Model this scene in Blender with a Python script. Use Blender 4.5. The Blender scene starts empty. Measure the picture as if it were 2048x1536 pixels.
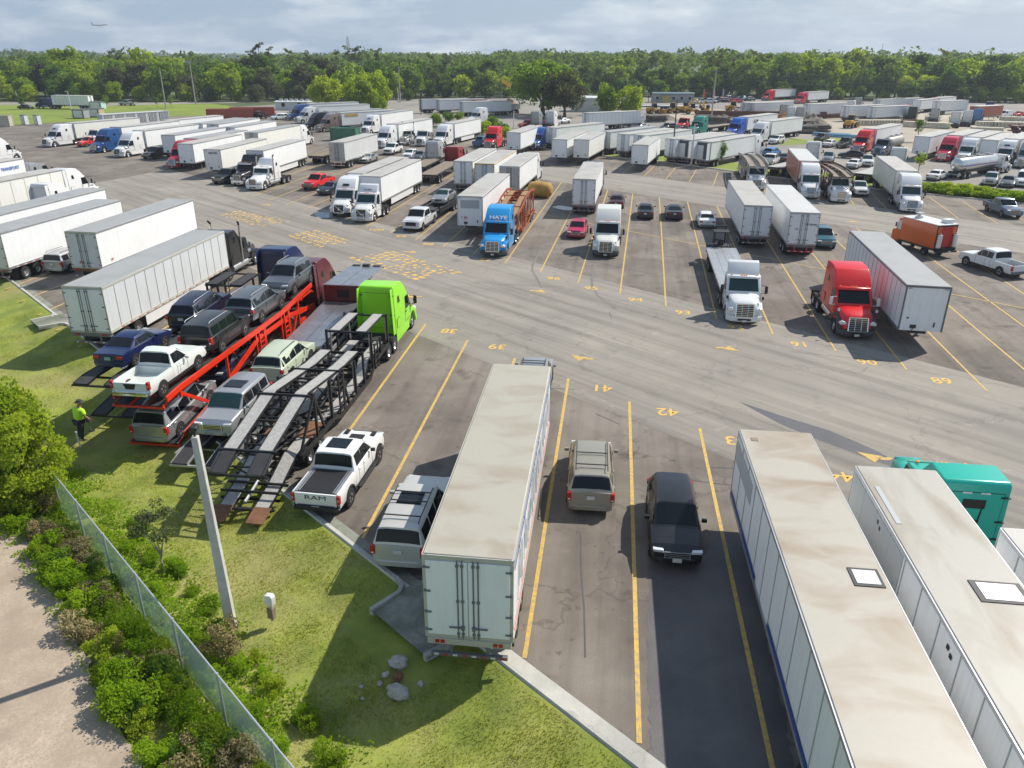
import bpy, bmesh, math, random
import numpy as np
from mathutils import Vector, Matrix
R = math.radians
S = bpy.context.scene
COL = S.collection
# ------------------------------------------------------------------ camera, world, sun, exposure
cam = bpy.data.objects.new('camera', bpy.data.cameras.new('camera'))
COL.objects.link(cam)
cam.location = (0, 0, 17.1)
cam.rotation_mode = 'QUATERNION'
cam.rotation_quaternion = (Matrix.Rotation(R(90 - 23.257), 4, 'X') @ Matrix.Rotation(R(0.29), 4, 'Z')).to_quaternion()
cam.data.sensor_width = 36.0
cam.data.lens = 27.035
cam.data.clip_start = 0.5
cam.data.clip_end = 9000
S.camera = cam
SUN_AZ, SUN_EL = 57.0, 45.0
w = bpy.data.worlds.new('World'); S.world = w; w.use_nodes = True
def build_world():
    nt = w.node_tree; N = nt.nodes; L = nt.links; N.clear()
    out = N.new('ShaderNodeOutputWorld'); bg = N.new('ShaderNodeBackground')
    sky = N.new('ShaderNodeTexSky'); sky.sky_type = 'NISHITA'; sky.sun_disc = False
    sky.sun_elevation = R(SUN_EL); sky.sun_rotation = R(SUN_AZ)
    sky.air_density = 1.2; sky.dust_density = 2.0; sky.ozone_density = 1.2
    tc = N.new('ShaderNodeTexCoord'); sep = N.new('ShaderNodeSeparateXYZ')
    L.new(tc.outputs['Generated'], sep.inputs[0])
    # project the view direction on a flat cloud layer
    zz = N.new('ShaderNodeMath'); zz.operation = 'ADD'; zz.inputs[1].default_value = 0.22
    L.new(sep.outputs['Z'], zz.inputs[0])
    dx = N.new('ShaderNodeMath'); dx.operation = 'DIVIDE'; L.new(sep.outputs['X'], dx.inputs[0]); L.new(zz.outputs[0], dx.inputs[1])
    dy = N.new('ShaderNodeMath'); dy.operation = 'DIVIDE'; L.new(sep.outputs['Y'], dy.inputs[0]); L.new(zz.outputs[0], dy.inputs[1])
    cmb = N.new('ShaderNodeCombineXYZ'); L.new(dx.outputs[0], cmb.inputs[0]); L.new(dy.outputs[0], cmb.inputs[1])
    n1 = N.new('ShaderNodeTexNoise'); n1.inputs['Scale'].default_value = 1.5; n1.inputs['Detail'].default_value = 9; n1.inputs['Roughness'].default_value = 0.6
    L.new(cmb.outputs[0], n1.inputs['Vector'])
    cr = N.new('ShaderNodeValToRGB'); cr.color_ramp.elements[0].position = 0.46; cr.color_ramp.elements[1].position = 0.66
    L.new(n1.outputs['Fac'], cr.inputs[0])
    n2 = N.new('ShaderNodeTexNoise'); n2.inputs['Scale'].default_value = 3.2; n2.inputs['Detail'].default_value = 7
    L.new(cmb.outputs[0], n2.inputs['Vector'])
    cc = N.new('ShaderNodeValToRGB')
    cc.color_ramp.elements[0].position = 0.35; cc.color_ramp.elements[0].color = (4.7, 5.5, 6.2, 1)
    cc.color_ramp.elements[1].position = 0.66; cc.color_ramp.elements[1].color = (7.2, 7.6, 7.7, 1)
    L.new(n2.outputs['Fac'], cc.inputs[0])
    # thin veil over the blue, then the brighter cloud patches
    veil = N.new('ShaderNodeMix'); veil.data_type = 'RGBA'; veil.inputs[0].default_value = 0.72
    veil.inputs[7].default_value = (2.7, 4.1, 5.9, 1)
    L.new(sky.outputs[0], veil.inputs[6])
    mx = N.new('ShaderNodeMix'); mx.data_type = 'RGBA'
    L.new(cr.outputs[0], mx.inputs[0]); L.new(veil.outputs[2], mx.inputs[6]); L.new(cc.outputs[0], mx.inputs[7])
    # the sky overhead is deeper blue than the bright band of haze low down
    mr = N.new('ShaderNodeMapRange'); mr.inputs[1].default_value = 0.15; mr.inputs[2].default_value = 0.75; mr.inputs[4].default_value = 0.75
    L.new(sep.outputs['Z'], mr.inputs[0])
    up = N.new('ShaderNodeMix'); up.data_type = 'RGBA'; up.inputs[7].default_value = (1.5, 2.2, 3.6, 1)
    L.new(mr.outputs[0], up.inputs[0]); L.new(mx.outputs[2], up.inputs[6])
    bg.inputs['Strength'].default_value = 0.1
    L.new(up.outputs[2], bg.inputs[0]); L.new(bg.outputs[0], out.inputs[0])
build_world()
sun = bpy.data.objects.new('sun', bpy.data.lights.new('sun', 'SUN')); COL.objects.link(sun)
sun.data.energy = 5.0; sun.data.angle = R(0.5); sun.data.color = (1.0, 0.945, 0.85)
sun.rotation_euler = (R(90 - SUN_EL), 0, R(180 - SUN_AZ))
S.view_settings.view_transform = 'Standard'; S.view_settings.look = 'None'
S.view_settings.exposure = 0.28; S.view_settings.gamma = 1.0
S.render.engine = 'CYCLES'
S.cycles.max_bounces = 6; S.cycles.diffuse_bounces = 4; S.cycles.glossy_bounces = 3; S.cycles.transmission_bounces = 3; S.cycles.transparent_max_bounces = 8
# ------------------------------------------------------------------ materials
MAT = {}
def nodes(name):
    m = bpy.data.materials.new(name); m.use_nodes = True
    return m, m.node_tree.nodes, m.node_tree.links, m.node_tree.nodes['Principled BSDF']
def obj_vec(N, L, scale=(1, 1, 1), rnd=True):
    tc = N.new('ShaderNodeTexCoord'); mp = N.new('ShaderNodeMapping')
    mp.inputs['Scale'].default_value = scale
    L.new(tc.outputs['Object'], mp.inputs['Vector'])
    if rnd:
        oi = N.new('ShaderNodeObjectInfo'); mu = N.new('ShaderNodeMath'); mu.operation = 'MULTIPLY'; mu.inputs[1].default_value = 97.0
        L.new(oi.outputs['Random'], mu.inputs[0]); L.new(mu.outputs[0], mp.inputs['Location'])
    return mp.outputs[0]
def noise(N, L, vec, scale, detail=4, rough=0.55):
    n = N.new('ShaderNodeTexNoise'); n.inputs['Scale'].default_value = scale; n.inputs['Detail'].default_value = detail
    n.inputs['Roughness'].default_value = rough
    L.new(vec, n.inputs['Vector']); return n.outputs['Fac']
def ramp(N, L, fac, stops):
    r = N.new('ShaderNodeValToRGB'); e = r.color_ramp.elements
    while len(e) < len(stops): e.new(0.5)
    for i, (p, c) in enumerate(stops):
        e[i].position = p; e[i].color = (c, c, c, 1) if isinstance(c, (int, float)) else (*c, 1)
    L.new(fac, r.inputs[0]); return r.outputs[0]
def mixc(N, L, fac, a, b, mode='MIX'):
    m = N.new('ShaderNodeMix'); m.data_type = 'RGBA'; m.blend_type = mode
    for i, s in ((0, fac), (6, a), (7, b)):
        if hasattr(s, 'type') and not isinstance(s, tuple): L.new(s, m.inputs[i])
        else: m.inputs[i].default_value = s if i == 0 else (*s, 1)
    return m.outputs[2]
def plain(name, col, rough=0.5, metal=0.0, var=0.0, scale=2.0, coat=0.0, bump=0.0):
    m, N, L, b = nodes(name)
    b.inputs['Roughness'].default_value = rough; b.inputs['Metallic'].default_value = metal
    b.inputs['Coat Weight'].default_value = coat
    b.inputs['Base Color'].default_value = (*col, 1)
    if var > 0:
        v = obj_vec(N, L)
        f = ramp(N, L, noise(N, L, v, scale, 6, 0.65), [(0.3, 0.0), (0.75, 1.0)])
        c = mixc(N, L, f, tuple(x * (1 - var) for x in col), col)
        L.new(c, b.inputs['Base Color'])
        if bump:
            bp = N.new('ShaderNodeBump'); bp.inputs['Strength'].default_value = bump
            L.new(noise(N, L, v, scale * 8, 4), bp.inputs['Height']); L.new(bp.outputs[0], b.inputs['Normal'])
    MAT[name] = m
    return m
PAINTS = {}
def paint(col, rough=0.28, metal=0.0):
    """vehicle paint: clear coat and a thin uneven film of road dust"""
    k = (tuple(round(c, 3) for c in col), rough, metal)
    if k in PAINTS: return PAINTS[k]
    m, N, L, b = nodes('paint')
    b.inputs['Roughness'].default_value = rough; b.inputs['Metallic'].default_value = metal; b.inputs['Coat Weight'].default_value = 0.3
    b.inputs['Coat Roughness'].default_value = 0.08
    v = obj_vec(N, L)
    f = ramp(N, L, noise(N, L, v, 1.6, 6, 0.7), [(0.4, 0.0), (0.85, 0.4)])
    g = sum(col) / 3
    L.new(mixc(N, L, f, col, (0.82 * col[0] + 0.028, 0.82 * col[1] + 0.025, 0.82 * col[2] + 0.02)), b.inputs['Base Color'])
    PAINTS[k] = m
    return m
def panel_white(name, col, streak, dark, grime=0.5):
    """sheet-metal trailer wall: rain streaks running down and grime towards stains of their own"""
    m, N, L, b = nodes(name)
    v = obj_vec(N, L, (3.0, 3.0, 0.28)); v2 = obj_vec(N, L, (0.35, 0.35, 0.5))
    f = ramp(N, L, noise(N, L, v, 2.2, 5, 0.6), [(0.45, 0.0), (0.9, streak)])
    f2 = ramp(N, L, noise(N, L, v2, 1.0, 5, 0.6), [(0.4, 0.0), (0.8, grime)])
    c = mixc(N, L, f, col, dark)
    c = mixc(N, L, f2, c, tuple(0.5 * (a + d) for a, d in zip(col, dark)))
    L.new(c, b.inputs['Base Color']); b.inputs['Roughness'].default_value = 0.42
    MAT[name] = m
def roof_mat(name, col, stain, amt, sx=0.35, sy=1.3):  # roof sheet with soft stretched stains
    m, N, L, b = nodes(name)
    v = obj_vec(N, L, (sx, sy, 1)); v2 = obj_vec(N, L, (1, 1, 1))
    n1 = N.new('ShaderNodeTexNoise'); n1.inputs['Scale'].default_value = 0.9; n1.inputs['Detail'].default_value = 7; n1.inputs['Distortion'].default_value = 0.5
    L.new(v, n1.inputs['Vector'])
    f = ramp(N, L, n1.outputs['Fac'], [(0.46, 0.0), (0.80, amt)])
    f2 = ramp(N, L, noise(N, L, v2, 5.0, 6, 0.7), [(0.45, 0.0), (0.8, 0.35)])
    c = mixc(N, L, f, col, stain); c = mixc(N, L, f2, c, tuple(x * 0.82 for x in col))
    L.new(c, b.inputs['Base Color']); b.inputs['Roughness'].default_value = 0.5
    MAT[name] = m
plain('tyre', (0.018, 0.018, 0.019), 0.85, 0, 0.3, 6)
plain('rim', (0.62, 0.63, 0.64), 0.35, 0.75, 0.3, 5)
plain('rim_white', (0.6, 0.6, 0.57), 0.5, 0, 0.35, 6)
plain('rim_orange', (0.75, 0.2, 0.04), 0.5, 0, 0.2, 6)
plain('rim_dark', (0.05, 0.05, 0.055), 0.35, 0.4)
plain('chrome', (0.78, 0.79, 0.8), 0.16, 1.0)
plain('dark', (0.018, 0.018, 0.02), 0.55, 0, 0.25, 3)
plain('steel', (0.055, 0.055, 0.058), 0.55, 0.2, 0.4, 3)
plain('grey_trim', (0.16, 0.165, 0.17), 0.5, 0, 0.2, 3)
plain('alu', (0.55, 0.56, 0.57), 0.42, 0.75, 0.25, 2)
plain('glass', (0.008, 0.011, 0.014), 0.08)
plain('glass_tint', (0.02, 0.05, 0.052), 0.08)
for g_ in ('glass', 'glass_tint'): MAT[g_].node_tree.nodes['Principled BSDF'].inputs['Specular IOR Level'].default_value = 0.3
plain('lamp_clear', (0.75, 0.77, 0.78), 0.12, 0.3)
plain('lamp_red', (0.42, 0.015, 0.012), 0.2)
plain('lamp_amber', (0.85, 0.27, 0.03), 0.25)
plain('plate', (0.66, 0.67, 0.62), 0.45, 0, 0.2, 9)
plain('plate_green', (0.28, 0.5, 0.36), 0.45)
plain('reflector', (0.5, 0.03, 0.03), 0.35)
plain('white_paint', (0.74, 0.745, 0.74), 0.35, 0, 0.12, 1.5)
plain('seam', (0.40, 0.42, 0.43), 0.5)
plain('reefer_dark', (0.05, 0.055, 0.06), 0.6, 0, 0.3, 8)
plain('wood_deck', (0.30, 0.235, 0.17), 0.75, 0, 0.5, 2.5)
plain('tread_plate', (0.50, 0.485, 0.455), 0.55, 0.1, 0.4, 7, bump=0.4)
plain('rust', (0.26, 0.12, 0.06), 0.8, 0.1, 0.5, 4)
plain('interior', (0.10, 0.10, 0.105), 0.8)
plain('text_dark', (0.03, 0.035, 0.06), 0.5)
plain('text_white', (0.82, 0.83, 0.84), 0.5)
plain('text_blue', (0.03, 0.16, 0.5), 0.5)
plain('text_red', (0.45, 0.04, 0.05), 0.5)
plain('stripe_blue', (0.02, 0.06, 0.28), 0.5)
plain('stripe_cyan', (0.03, 0.3, 0.62), 0.5)
panel_white('wall_white', (0.82, 0.83, 0.83), 0.35, (0.42, 0.41, 0.38), 0.35)
panel_white('wall_cream', (0.78, 0.78, 0.735), 0.35, (0.45, 0.42, 0.35), 0.4)
panel_white('wall_grey', (0.62, 0.645, 0.655), 0.4, (0.32, 0.32, 0.31), 0.4)
panel_white('wall_dirty', (0.5, 0.49, 0.46), 0.9, (0.12, 0.11, 0.10), 0.8)
panel_white('wall_alu', (0.60, 0.61, 0.61), 0.5, (0.36, 0.36, 0.35), 0.5)
panel_white('wall_red', (0.42, 0.10, 0.06), 0.4, (0.30, 0.16, 0.12), 0.4)
panel_white('door_white', (0.78, 0.80, 0.81), 0.25, (0.45, 0.43, 0.40), 0.3)
panel_white('container_red', (0.40, 0.085, 0.045), 0.6, (0.22, 0.06, 0.04), 0.6)
roof_mat('roof_beige', (0.40, 0.375, 0.31), (0.28, 0.225, 0.155), 0.8, .6, 1.0)
roof_mat('roof_stained', (0.41, 0.38, 0.32), (0.25, 0.165, 0.09), 0.95, 0.45, .8)
roof_mat('roof_dusty', (0.39, 0.37, 0.325), (0.23, 0.18, 0.12), 0.95, 1.2, .35)
roof_mat('roof_pale', (0.44, 0.425, 0.39), (0.29, 0.255, 0.21), 0.8, .5, .5)
roof_mat('roof_grey', (0.33, 0.335, 0.33), (0.23, 0.23, 0.22), 0.6, .5, .5)
roof_mat('roof_white', (0.54, 0.54, 0.52), (0.4, 0.38, 0.33), 0.5, .5, .6)
# ------------------------------------------------------------------ mesh builder
class MB:
    def __init__(s): s.v = []; s.f = []; s.m = []; s.roles = []
    def r(s, role):
        if role not in s.roles: s.roles.append(role)
        return s.roles.index(role)
    def poly(s, pts, role):
        n = len(s.v); s.v += [tuple(p) for p in pts]; s.f.append(tuple(range(n, n + len(pts)))); s.m.append(s.r(role)); return s
    def box(s, x0, x1, y0, y1, z0, z1, role):
        n = len(s.v); k = s.r(role)
        s.v += [(x, y, z) for z in (z0, z1) for y in (y0, y1) for x in (x0, x1)]
        for q in ((0, 2, 3, 1), (4, 5, 7, 6), (0, 1, 5, 4), (2, 6, 7, 3), (0, 4, 6, 2), (1, 3, 7, 5)):
            s.f.append(tuple(n + i for i in q)); s.m.append(k)
        return s
    def bx(s, cx, cy, cz, sx, sy, sz, role): return s.box(cx - sx / 2, cx + sx / 2, cy - sy / 2, cy + sy / 2, cz - sz / 2, cz + sz / 2, role)
    def prism(s, pts, x0, x1, role, axis='x'):
        """pts outline in the plane across the axis, extruded x0..x1"""
        mk = (lambda a, b, c: (c, a, b)) if axis == 'x' else ((lambda a, b, c: (a, c, b)) if axis == 'y' else (lambda a, b, c: (a, b, c)))
        n = len(s.v); m = len(pts); k = s.r(role)
        s.v += [mk(a, b, x0) for a, b in pts] + [mk(a, b, x1) for a, b in pts]
        s.f.append(tuple(range(n, n + m))[::-1]); s.f.append(tuple(range(n + m, n + 2 * m))); s.m += [k, k]
        for i in range(m):
            j = (i + 1) % m; s.f.append((n + i, n + j, n + m + j, n + m + i)); s.m.append(k)
        return s
    def loft(s, rings, role, cap=True, closed=True):
        n = len(s.v); k = s.r(role); M = len(rings[0])
        for r in rings: s.v += [tuple(p) for p in r]
        for i in range(len(rings) - 1):
            for j in range(M if closed else M - 1):
                a = n + i * M + j; b = n + i * M + (j + 1) % M
                s.f.append((a, b, b + M, a + M)); s.m.append(k)
        if cap:
            s.f.append(tuple(range(n, n + M))[::-1]); s.m.append(k)
            e = n + (len(rings) - 1) * M; s.f.append(tuple(range(e, e + M))); s.m.append(k)
        return s
    def tube(s, path, r, role, n=6, r2=None):
        path = [Vector(p) for p in path]; rings = []
        for i, p in enumerate(path):
            d = (path[min(i + 1, len(path) - 1)] - path[max(i - 1, 0)]).normalized()
            u = d.cross(Vector((0, 0, 1)))
            if u.length < 0.05: u = d.cross(Vector((0, 1, 0)))
            u.normalize(); t = d.cross(u); rr = r if r2 is None else r + (r2 - r) * i / (len(path) - 1)
            rings.append([p + rr * (math.cos(2 * math.pi * k / n) * u + math.sin(2 * math.pi * k / n) * t) for k in range(n)])
        return s.loft(rings, role)
    def bar(s, a, b, wx, wz, role):
        """square bar from a to b"""
        a, b = Vector(a), Vector(b); d = (b - a).normalized(); u = d.cross(Vector((0, 0, 1)))
        if u.length < 0.05: u = Vector((1, 0, 0))
        u.normalize(); t = u.cross(d).normalized(); u = u * wx / 2; t = t * wz / 2
        return s.loft([[p - u - t, p + u - t, p + u + t, p - u + t] for p in (a, b)], role)
    def wheel_tyre(s, cx, cy, cz, r, wd, role='tyre', n=18):
        prof = [(0.55, -0.5), (0.93, -0.5), (1.0, -0.34), (1.0, 0.34), (0.93, 0.5), (0.55, 0.5)]
        rings = [[(cx + wd * b, cy + r * a * math.cos(2 * math.pi * k / n), cz + r * a * math.sin(2 * math.pi * k / n)) for k in range(n)] for a, b in prof]
        return s.loft(rings, role, cap=False)
    def disc(s, cx, cy, cz, r, side, role, n=16, dish=0.0):
        """rim disc facing +-x with a dished hub"""
        rad = [(1.0, 0), (0.82, -dish), (0.42, -dish), (0.3, 0.0), (0.0, 0.02)]
        rings = [[(cx + side * o, cy + r * a * math.cos(2 * math.pi * k / n), cz + r * a * math.sin(2 * math.pi * k / n)) for k in range(n)] for a, o in rad]
        return s.loft(rings, role, cap=False)
    def spokes(s, cx, cy, cz, r, side, n, role, back='grey_trim'):
        s.disc(cx - side * 0.03, cy, cz, r, side, back, 14, 0.02)
        for k in range(n):
            a = 2 * math.pi * k / n + 0.3
            for da in (-0.15, 0.15):
                c0, c1 = a - 0.14 + da, a + 0.14 + da
                s.poly([(cx, cy + r * 0.15 * math.cos(a), cz + r * 0.15 * math.sin(a))] + [(cx, cy + r * math.cos(t), cz + r * math.sin(t)) for t in (c0, c1)], role)
        ring = [[(cx + side * o, cy + r * q * math.cos(2 * math.pi * k / 16), cz + r * q * math.sin(2 * math.pi * k / 16)) for k in range(16)] for q, o in ((1.0, 0.005), (0.8, 0.0))]
        s.loft(ring, role, cap=False); return s
    def mesh(s, name, bev=0.0, seg=2, smooth=38):
        me = bpy.data.meshes.new(name)
        me.from_pydata(s.v, [], s.f)
        me.polygons.foreach_set('material_index', s.m)
        for r in s.roles: me.materials.append(MAT.get(r))
        bm = bmesh.new(); bm.from_mesh(me)
        bmesh.ops.recalc_face_normals(bm, faces=bm.faces)
        if bev > 0:
            es = [e for e in bm.edges if len(e.link_faces) == 2 and e.calc_face_angle(0) > 0.35]
            bmesh.ops.bevel(bm, geom=es, offset=bev, segments=seg, affect='EDGES', profile=0.6, clamp_overlap=True)
        bm.to_mesh(me); bm.free()
        if smooth:
            me.polygons.foreach_set('use_smooth', [True] * len(me.polygons))
            me.set_sharp_from_angle(angle=R(smooth))
        me['roles'] = s.roles
        return me
class Kit:
    """the parts of one kind of thing: [name, mesh, index of the parent part or -1]"""
    def __init__(s): s.parts = []
    def add(s, name, mb, parent=-1, bev=0.0, seg=2, smooth=38):
        s.parts.append((name, mb.mesh(name, bev, seg, smooth), parent)); return len(s.parts) - 1
    def text(s, name, txt, size, role, M, parent=-1, sx=1.0, bold=True):
        cu = bpy.data.curves.new('lettering', 'FONT'); cu.body = txt; cu.size = size; cu.extrude = 0.004
        if bold: cu.offset = size * 0.018
        cu.align_x = 'CENTER'; cu.align_y = 'CENTER'; cu.resolution_u = 3
        o = bpy.data.objects.new('lettering', cu); COL.objects.link(o)
        bpy.context.view_layer.update()
        me = bpy.data.meshes.new_from_object(o.evaluated_get(bpy.context.evaluated_depsgraph_get()))
        bpy.data.objects.remove(o)
        me.name = name; me.transform(M @ Matrix.Diagonal((sx, 1, 1, 1)))
        me.materials.clear(); me.materials.append(MAT[role]); me['roles'] = [role]
        s.parts.append((name, me, parent))
    def joined(s):
        if not hasattr(s, 'one'):
            bm = bmesh.new(); roles = []
            for nm, me, p in s.parts:
                n0 = len(bm.faces); bm.from_mesh(me); bm.faces.ensure_lookup_table()
                mp = []
                for r in me['roles']:
                    if r not in roles: roles.append(r)
                    mp.append(roles.index(r))
                for f in bm.faces[n0:]: f.material_index = mp[f.material_index]
            one = bpy.data.meshes.new('joined'); bm.to_mesh(one); bm.free()
            for r in roles: one.materials.append(MAT.get(r))
            one['roles'] = roles; s.one = one
        return s.one
def link(name, me, parent=None):
    o = bpy.data.objects.new(name, me); COL.objects.link(o)
    if parent is not None: o.parent = parent
    return o
def dress(o, mats):
    for i, r in enumerate(o.data['roles']):
        if r in mats:
            o.material_slots[i].link = 'OBJECT'; o.material_slots[i].material = mats[r]
def tag(o, label=None, cat=None, group=None, kind=None):
    if label: o['label'] = label
    if cat: o['category'] = cat
    if group: o['group'] = group
    if kind: o['kind'] = kind
    return o
KITS = {}
def kit(fn, *a):
    k = (fn.__name__,) + a
    if k not in KITS: KITS[k] = fn(*a)
    return KITS[k]
def spawn(name, K, x, y, h, mats, label, cat, group=None, z=0.0, pitch=0.0, lod=0, extra=None, roll=0.0):
    """one thing at its own place: an Empty with its part meshes (lod 0), or one mesh when too small to show parts"""
    if lod:
        t = link(name, K.joined()); dress(t, mats)
    else:
        t = link(name, None); t.empty_display_size = 0.3; made = []
        for nm, me, p in list(K.parts) + list(extra.parts if extra else []):
            o = link(nm, me, t if p < 0 else made[p]); dress(o, mats); made.append(o)
    t.location = (x, y, z)
    t.rotation_euler = (R(pitch), R(roll), R(-h))
    return tag(t, label, cat, group)
def structure(name, mb_or_me, mat=None, parent=None, kind='structure', smooth=0):
    me = mb_or_me.mesh(name, 0, 2, smooth) if isinstance(mb_or_me, MB) else mb_or_me
    o = link(name, me, parent)
    if mat: me.materials.clear(); me.materials.append(mat)
    if parent is None: o['kind'] = kind
    return o
# ------------------------------------------------------------------ measured ground positions (metres)
B = {'utility': [[-115.9, 271.8, 12.1], [-112.5, 289.1, 14.3], [-42.6, 308.0, 12.4], [58.2, 238.7, 13.4]], 'lamp': [[-27.9, 246.1, 7.0], [-40.8, 254.2, 3.9], [28.5, 142.5, 9.8], [29.7, 132.3, 6.6], [0.1, 200.3, 4.1], [-126.1, 232.2, 6.6], [-183.0, 301.8, 3.7], [-43.3, 308.0, 5.1], [53.2, 322.6, 3.3]], 'conc': [-9.1, 19.9, 6.7], 'banner': [-4.6, 327.7, 4.8], 'flags': [[77.8, 336.2, 2.5], [69.2, 337.0, 2.3], [81.6, 335.8, 2.1], [79.6, 343.9, 2.1], [83.7, 343.5, 2.4], [88.0, 345.6, 2.3], [95.8, 355.6, 1.4]], 'sap': [[34.8, 132.8, 4.0], [29.0, 163.9, 2.3], [27.0, 145.8, 2.8], [65.3, 127.5, 2.9], [87.1, 173.3, 5.0], [-157.3, 260.8, 4.5], [-131.7, 263.5, 4.1], [-116.7, 267.2, 3.8], [-112.9, 269.3, 4.0], [-144.5, 304.7, 1.8], [18.3, 192.7, 1.7]], 'shrub': [[-19.6, 205.1, 3.0], [-17.3, 218.1, 3.0], [-14.9, 221.5, 2.4], [-7.0, 183.5, 3.5], [-5.0, 195.4, 3.1], [-2.8, 179.6, 3.5], [-1.8, 172.6, 2.6]], 'oaks': [[10.5, 241.2, 14.8], [14.6, 240.9, 12.0]], 'oaksL': [[-59.0, 258.7, 9.5], [-47.3, 253.5, 10.1], [-43.7, 257.6, 12.6], [-40.1, 244.6, 5.6], [28.5, 248.2, 9.0], [34.7, 243.6, 9.1], [-58.0, 285.7, 13.0]], 'bush': [[-18.95, 25.0], [-20.08, 24.2], [-18.79, 27.33], [-22.06, 29.4]], 'olive': [-12.41, 22.62], 'worker': [-20.53, 32.77], 'util': [-7.86, 20.21], 'rocks': [([-3.44, 18.4], 0.38), ([-3.42, 17.9], 0.24), ([-3.34, 17.3], 0.42), ([-3.8, 17.99], 0.16), ([-2.7, 17.62], 0.14), ([-4.45, 17.51], 0.1), ([-3.91, 17.62], 0.12), ([-4.33, 17.06], 0.08)], 'dots': 0, 'bldgR': [61.42, 314.4], 'bldgW': [[19.45, 261.64], [29.72, 260.88]], 'bldgL': [[-75.57, 261.34], [-66.8, 260.71]], 'cont': [[-83.62, 225.19], [-74.46, 228.32]], 'store': [[-102.52, 203.42], [-94.1, 214.95]], 'cab': [[-122.96, 203.7], [-119.62, 203.52]], 'tankL': [-124.04, 197.16], 'shed': [[-118.01, 229.9], [-120.07, 225.45], [-134.05, 262.32]], 'dumpster': [-35.6, 170.33], 'beams': [[[54.63, 239.71], [81.56, 237.87]], [[85.91, 237.57], [91.35, 237.2]]], 'cbeam': [[[99.41, 233.47], [105.94, 233.03]], [[91.76, 214.94], [103.09, 215.71]], [[105.21, 231.37], [109.92, 229.38]], [[111.69, 232.64], [115.68, 232.37]], [[102.05, 211.43], [111.3, 205.34]], [[116.56, 228.94], [120.49, 228.68]], [[118.35, 219.25], [123.52, 218.92]], [[121.43, 211.66], [129.05, 212.63]], [[125.52, 211.41], [134.18, 209.46]], [[97.59, 240.67], [101.27, 238.61]], [[110.74, 195.13], [117.15, 192.36]], [[138.71, 230.82], [145.07, 227.05]]], 'maroon': [[114.72, 187.85], [120.59, 187.53]], 'mach': [('wheel_loader', [44.01, 254.03]), ('wheel_loader', [49.75, 256.02]), ('wheel_loader', [55.9, 253.17]), ('excavator', [54.41, 260.61]), ('excavator', [58.99, 250.6]), ('wheel_loader', [86.22, 206.84]), ('wheel_loader', [71.98, 266.51]), ('excavator', [37.42, 275.11]), ('wheel_loader', [34.39, 272.59]), ('wheel_loader', [93.07, 247.5]), ('forklift', [58.32, 276.28])], 'piles': [([66.19, 226.95], 4, 1.6, 'o'), ([70.55, 226.66], 4.5, 1.5, 'g'), ([76.7, 230.9], 4.5, 1.8, 'o'), ([80.4, 219.41], 5, 2.2, 'g'), ([74.36, 200.19], 4, 1.8, 'g'), ([58.5, 227.45], 4, 1.5, 'g'), ([-1.33, 276.39], 4, 2.5, 'o'), ([42.14, 230.32], 5, 1.2, 'g')], 'lumber': [[69.12, 191.89], [72.67, 193.36], [75.37, 207.55], [55.15, 216.77], [39.34, 222.87], [52.87, 223.87]], 'pipes': [[72.47, 183.92], [73.64, 180.75]], 'yardpoly': [[41.15, 239.81], [65.39, 186.93], [68.3, 186.78], [77.76, 155.97], [107.74, 168.36], [158.3, 250.76], [107.53, 272.15], [63.63, 280.45]], 'tower': 0, 'puddle': [[4.79, 94.45], [5.67, 95.35], [7.23, 94.11], [7.1, 92.25], [6.15, 92.28], [5.23, 93.27]], 'puddle2': [[-23.14, 89.81], [-22.57, 90.42], [-21.23, 89.76], [-20.7, 87.05], [-21.62, 86.78], [-22.66, 88.28]], 'stain': [[12.17, 37.53], [13.83, 35.88], [15.75, 34.13], [17.04, 32.26], [17.66, 31.03], [17.22, 30.56], [16.19, 31.62], [14.86, 33.06], [13.51, 34.89]], 'wet': [[5.08, 23.67], [6.86, 23.35], [8.08, 25.27], [9.05, 25.26], [7.8, 16.7], [7.31, 14.05], [3.61, 14.07], [4.26, 18.74]], 'nums': [('38', [-4.22, 48.72], 1), ('39', [-0.94, 45.78], 1), ('41', [5.0, 39.27], 1), ('42', [8.09, 36.22], 1), ('43', [10.82, 33.01], 1), ('44', [14.52, 29.64], 1), ('96', [3.4, 61.95], 0), ('95', [6.24, 59.06], 0), ('94', [9.31, 56.01], 0), ('93', [12.3, 52.93], 0), ('92', [15.24, 49.79], 0), ('91', [18.48, 46.43], 0), ('90', [21.5, 43.35], 0), ('89', [24.57, 40.5], 0), ('98', [-8.27, 74.11], 0), ('99', [-11.35, 77.51], 0), ('100', [-14.39, 80.6], 0), ('97', [-2.49, 67.97], 0)], 'arrows': [([4.45, 43.58], 0), ([17.02, 31.13], 0), ([13.44, 45.9], 1), ([1.85, 58.49], 1), ([-9.71, 71.17], 1), ([-30.27, 95.01], 1), ([-7.4, 56.42], 0), ([37.77, 86.47], 1)], 'plane': 0, 'gravel': [[-27.83, 27.81], [-20.24, 25.7], [-17.8, 24.66], [-15.24, 21.28], [-12.04, 17.02], [-9.64, 14.51], [-7.15, 11.09], [-19.11, 11.15]], 'green': [[54.96, 164.93], [61.72, 179.35], [65.84, 177.16], [69.38, 180.97], [75.16, 178.65], [72.32, 171.15], [63.71, 170.66], [59.27, 166.44]], 'bale': [3.54, 100.99], 'hedge': [[54.28, 103.08], [61.66, 92.12], [70.7, 106.68], [61.49, 117.7]], 'verge2': [[14.32, 145.5], [25.31, 137.67], [35.21, 125.88], [50.68, 108.92], [64.41, 97.75], [68.42, 104.3], [60.26, 115.28], [54.75, 119.26], [42.33, 131.33], [28.52, 152.52], [15.21, 154.9]]}
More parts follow.
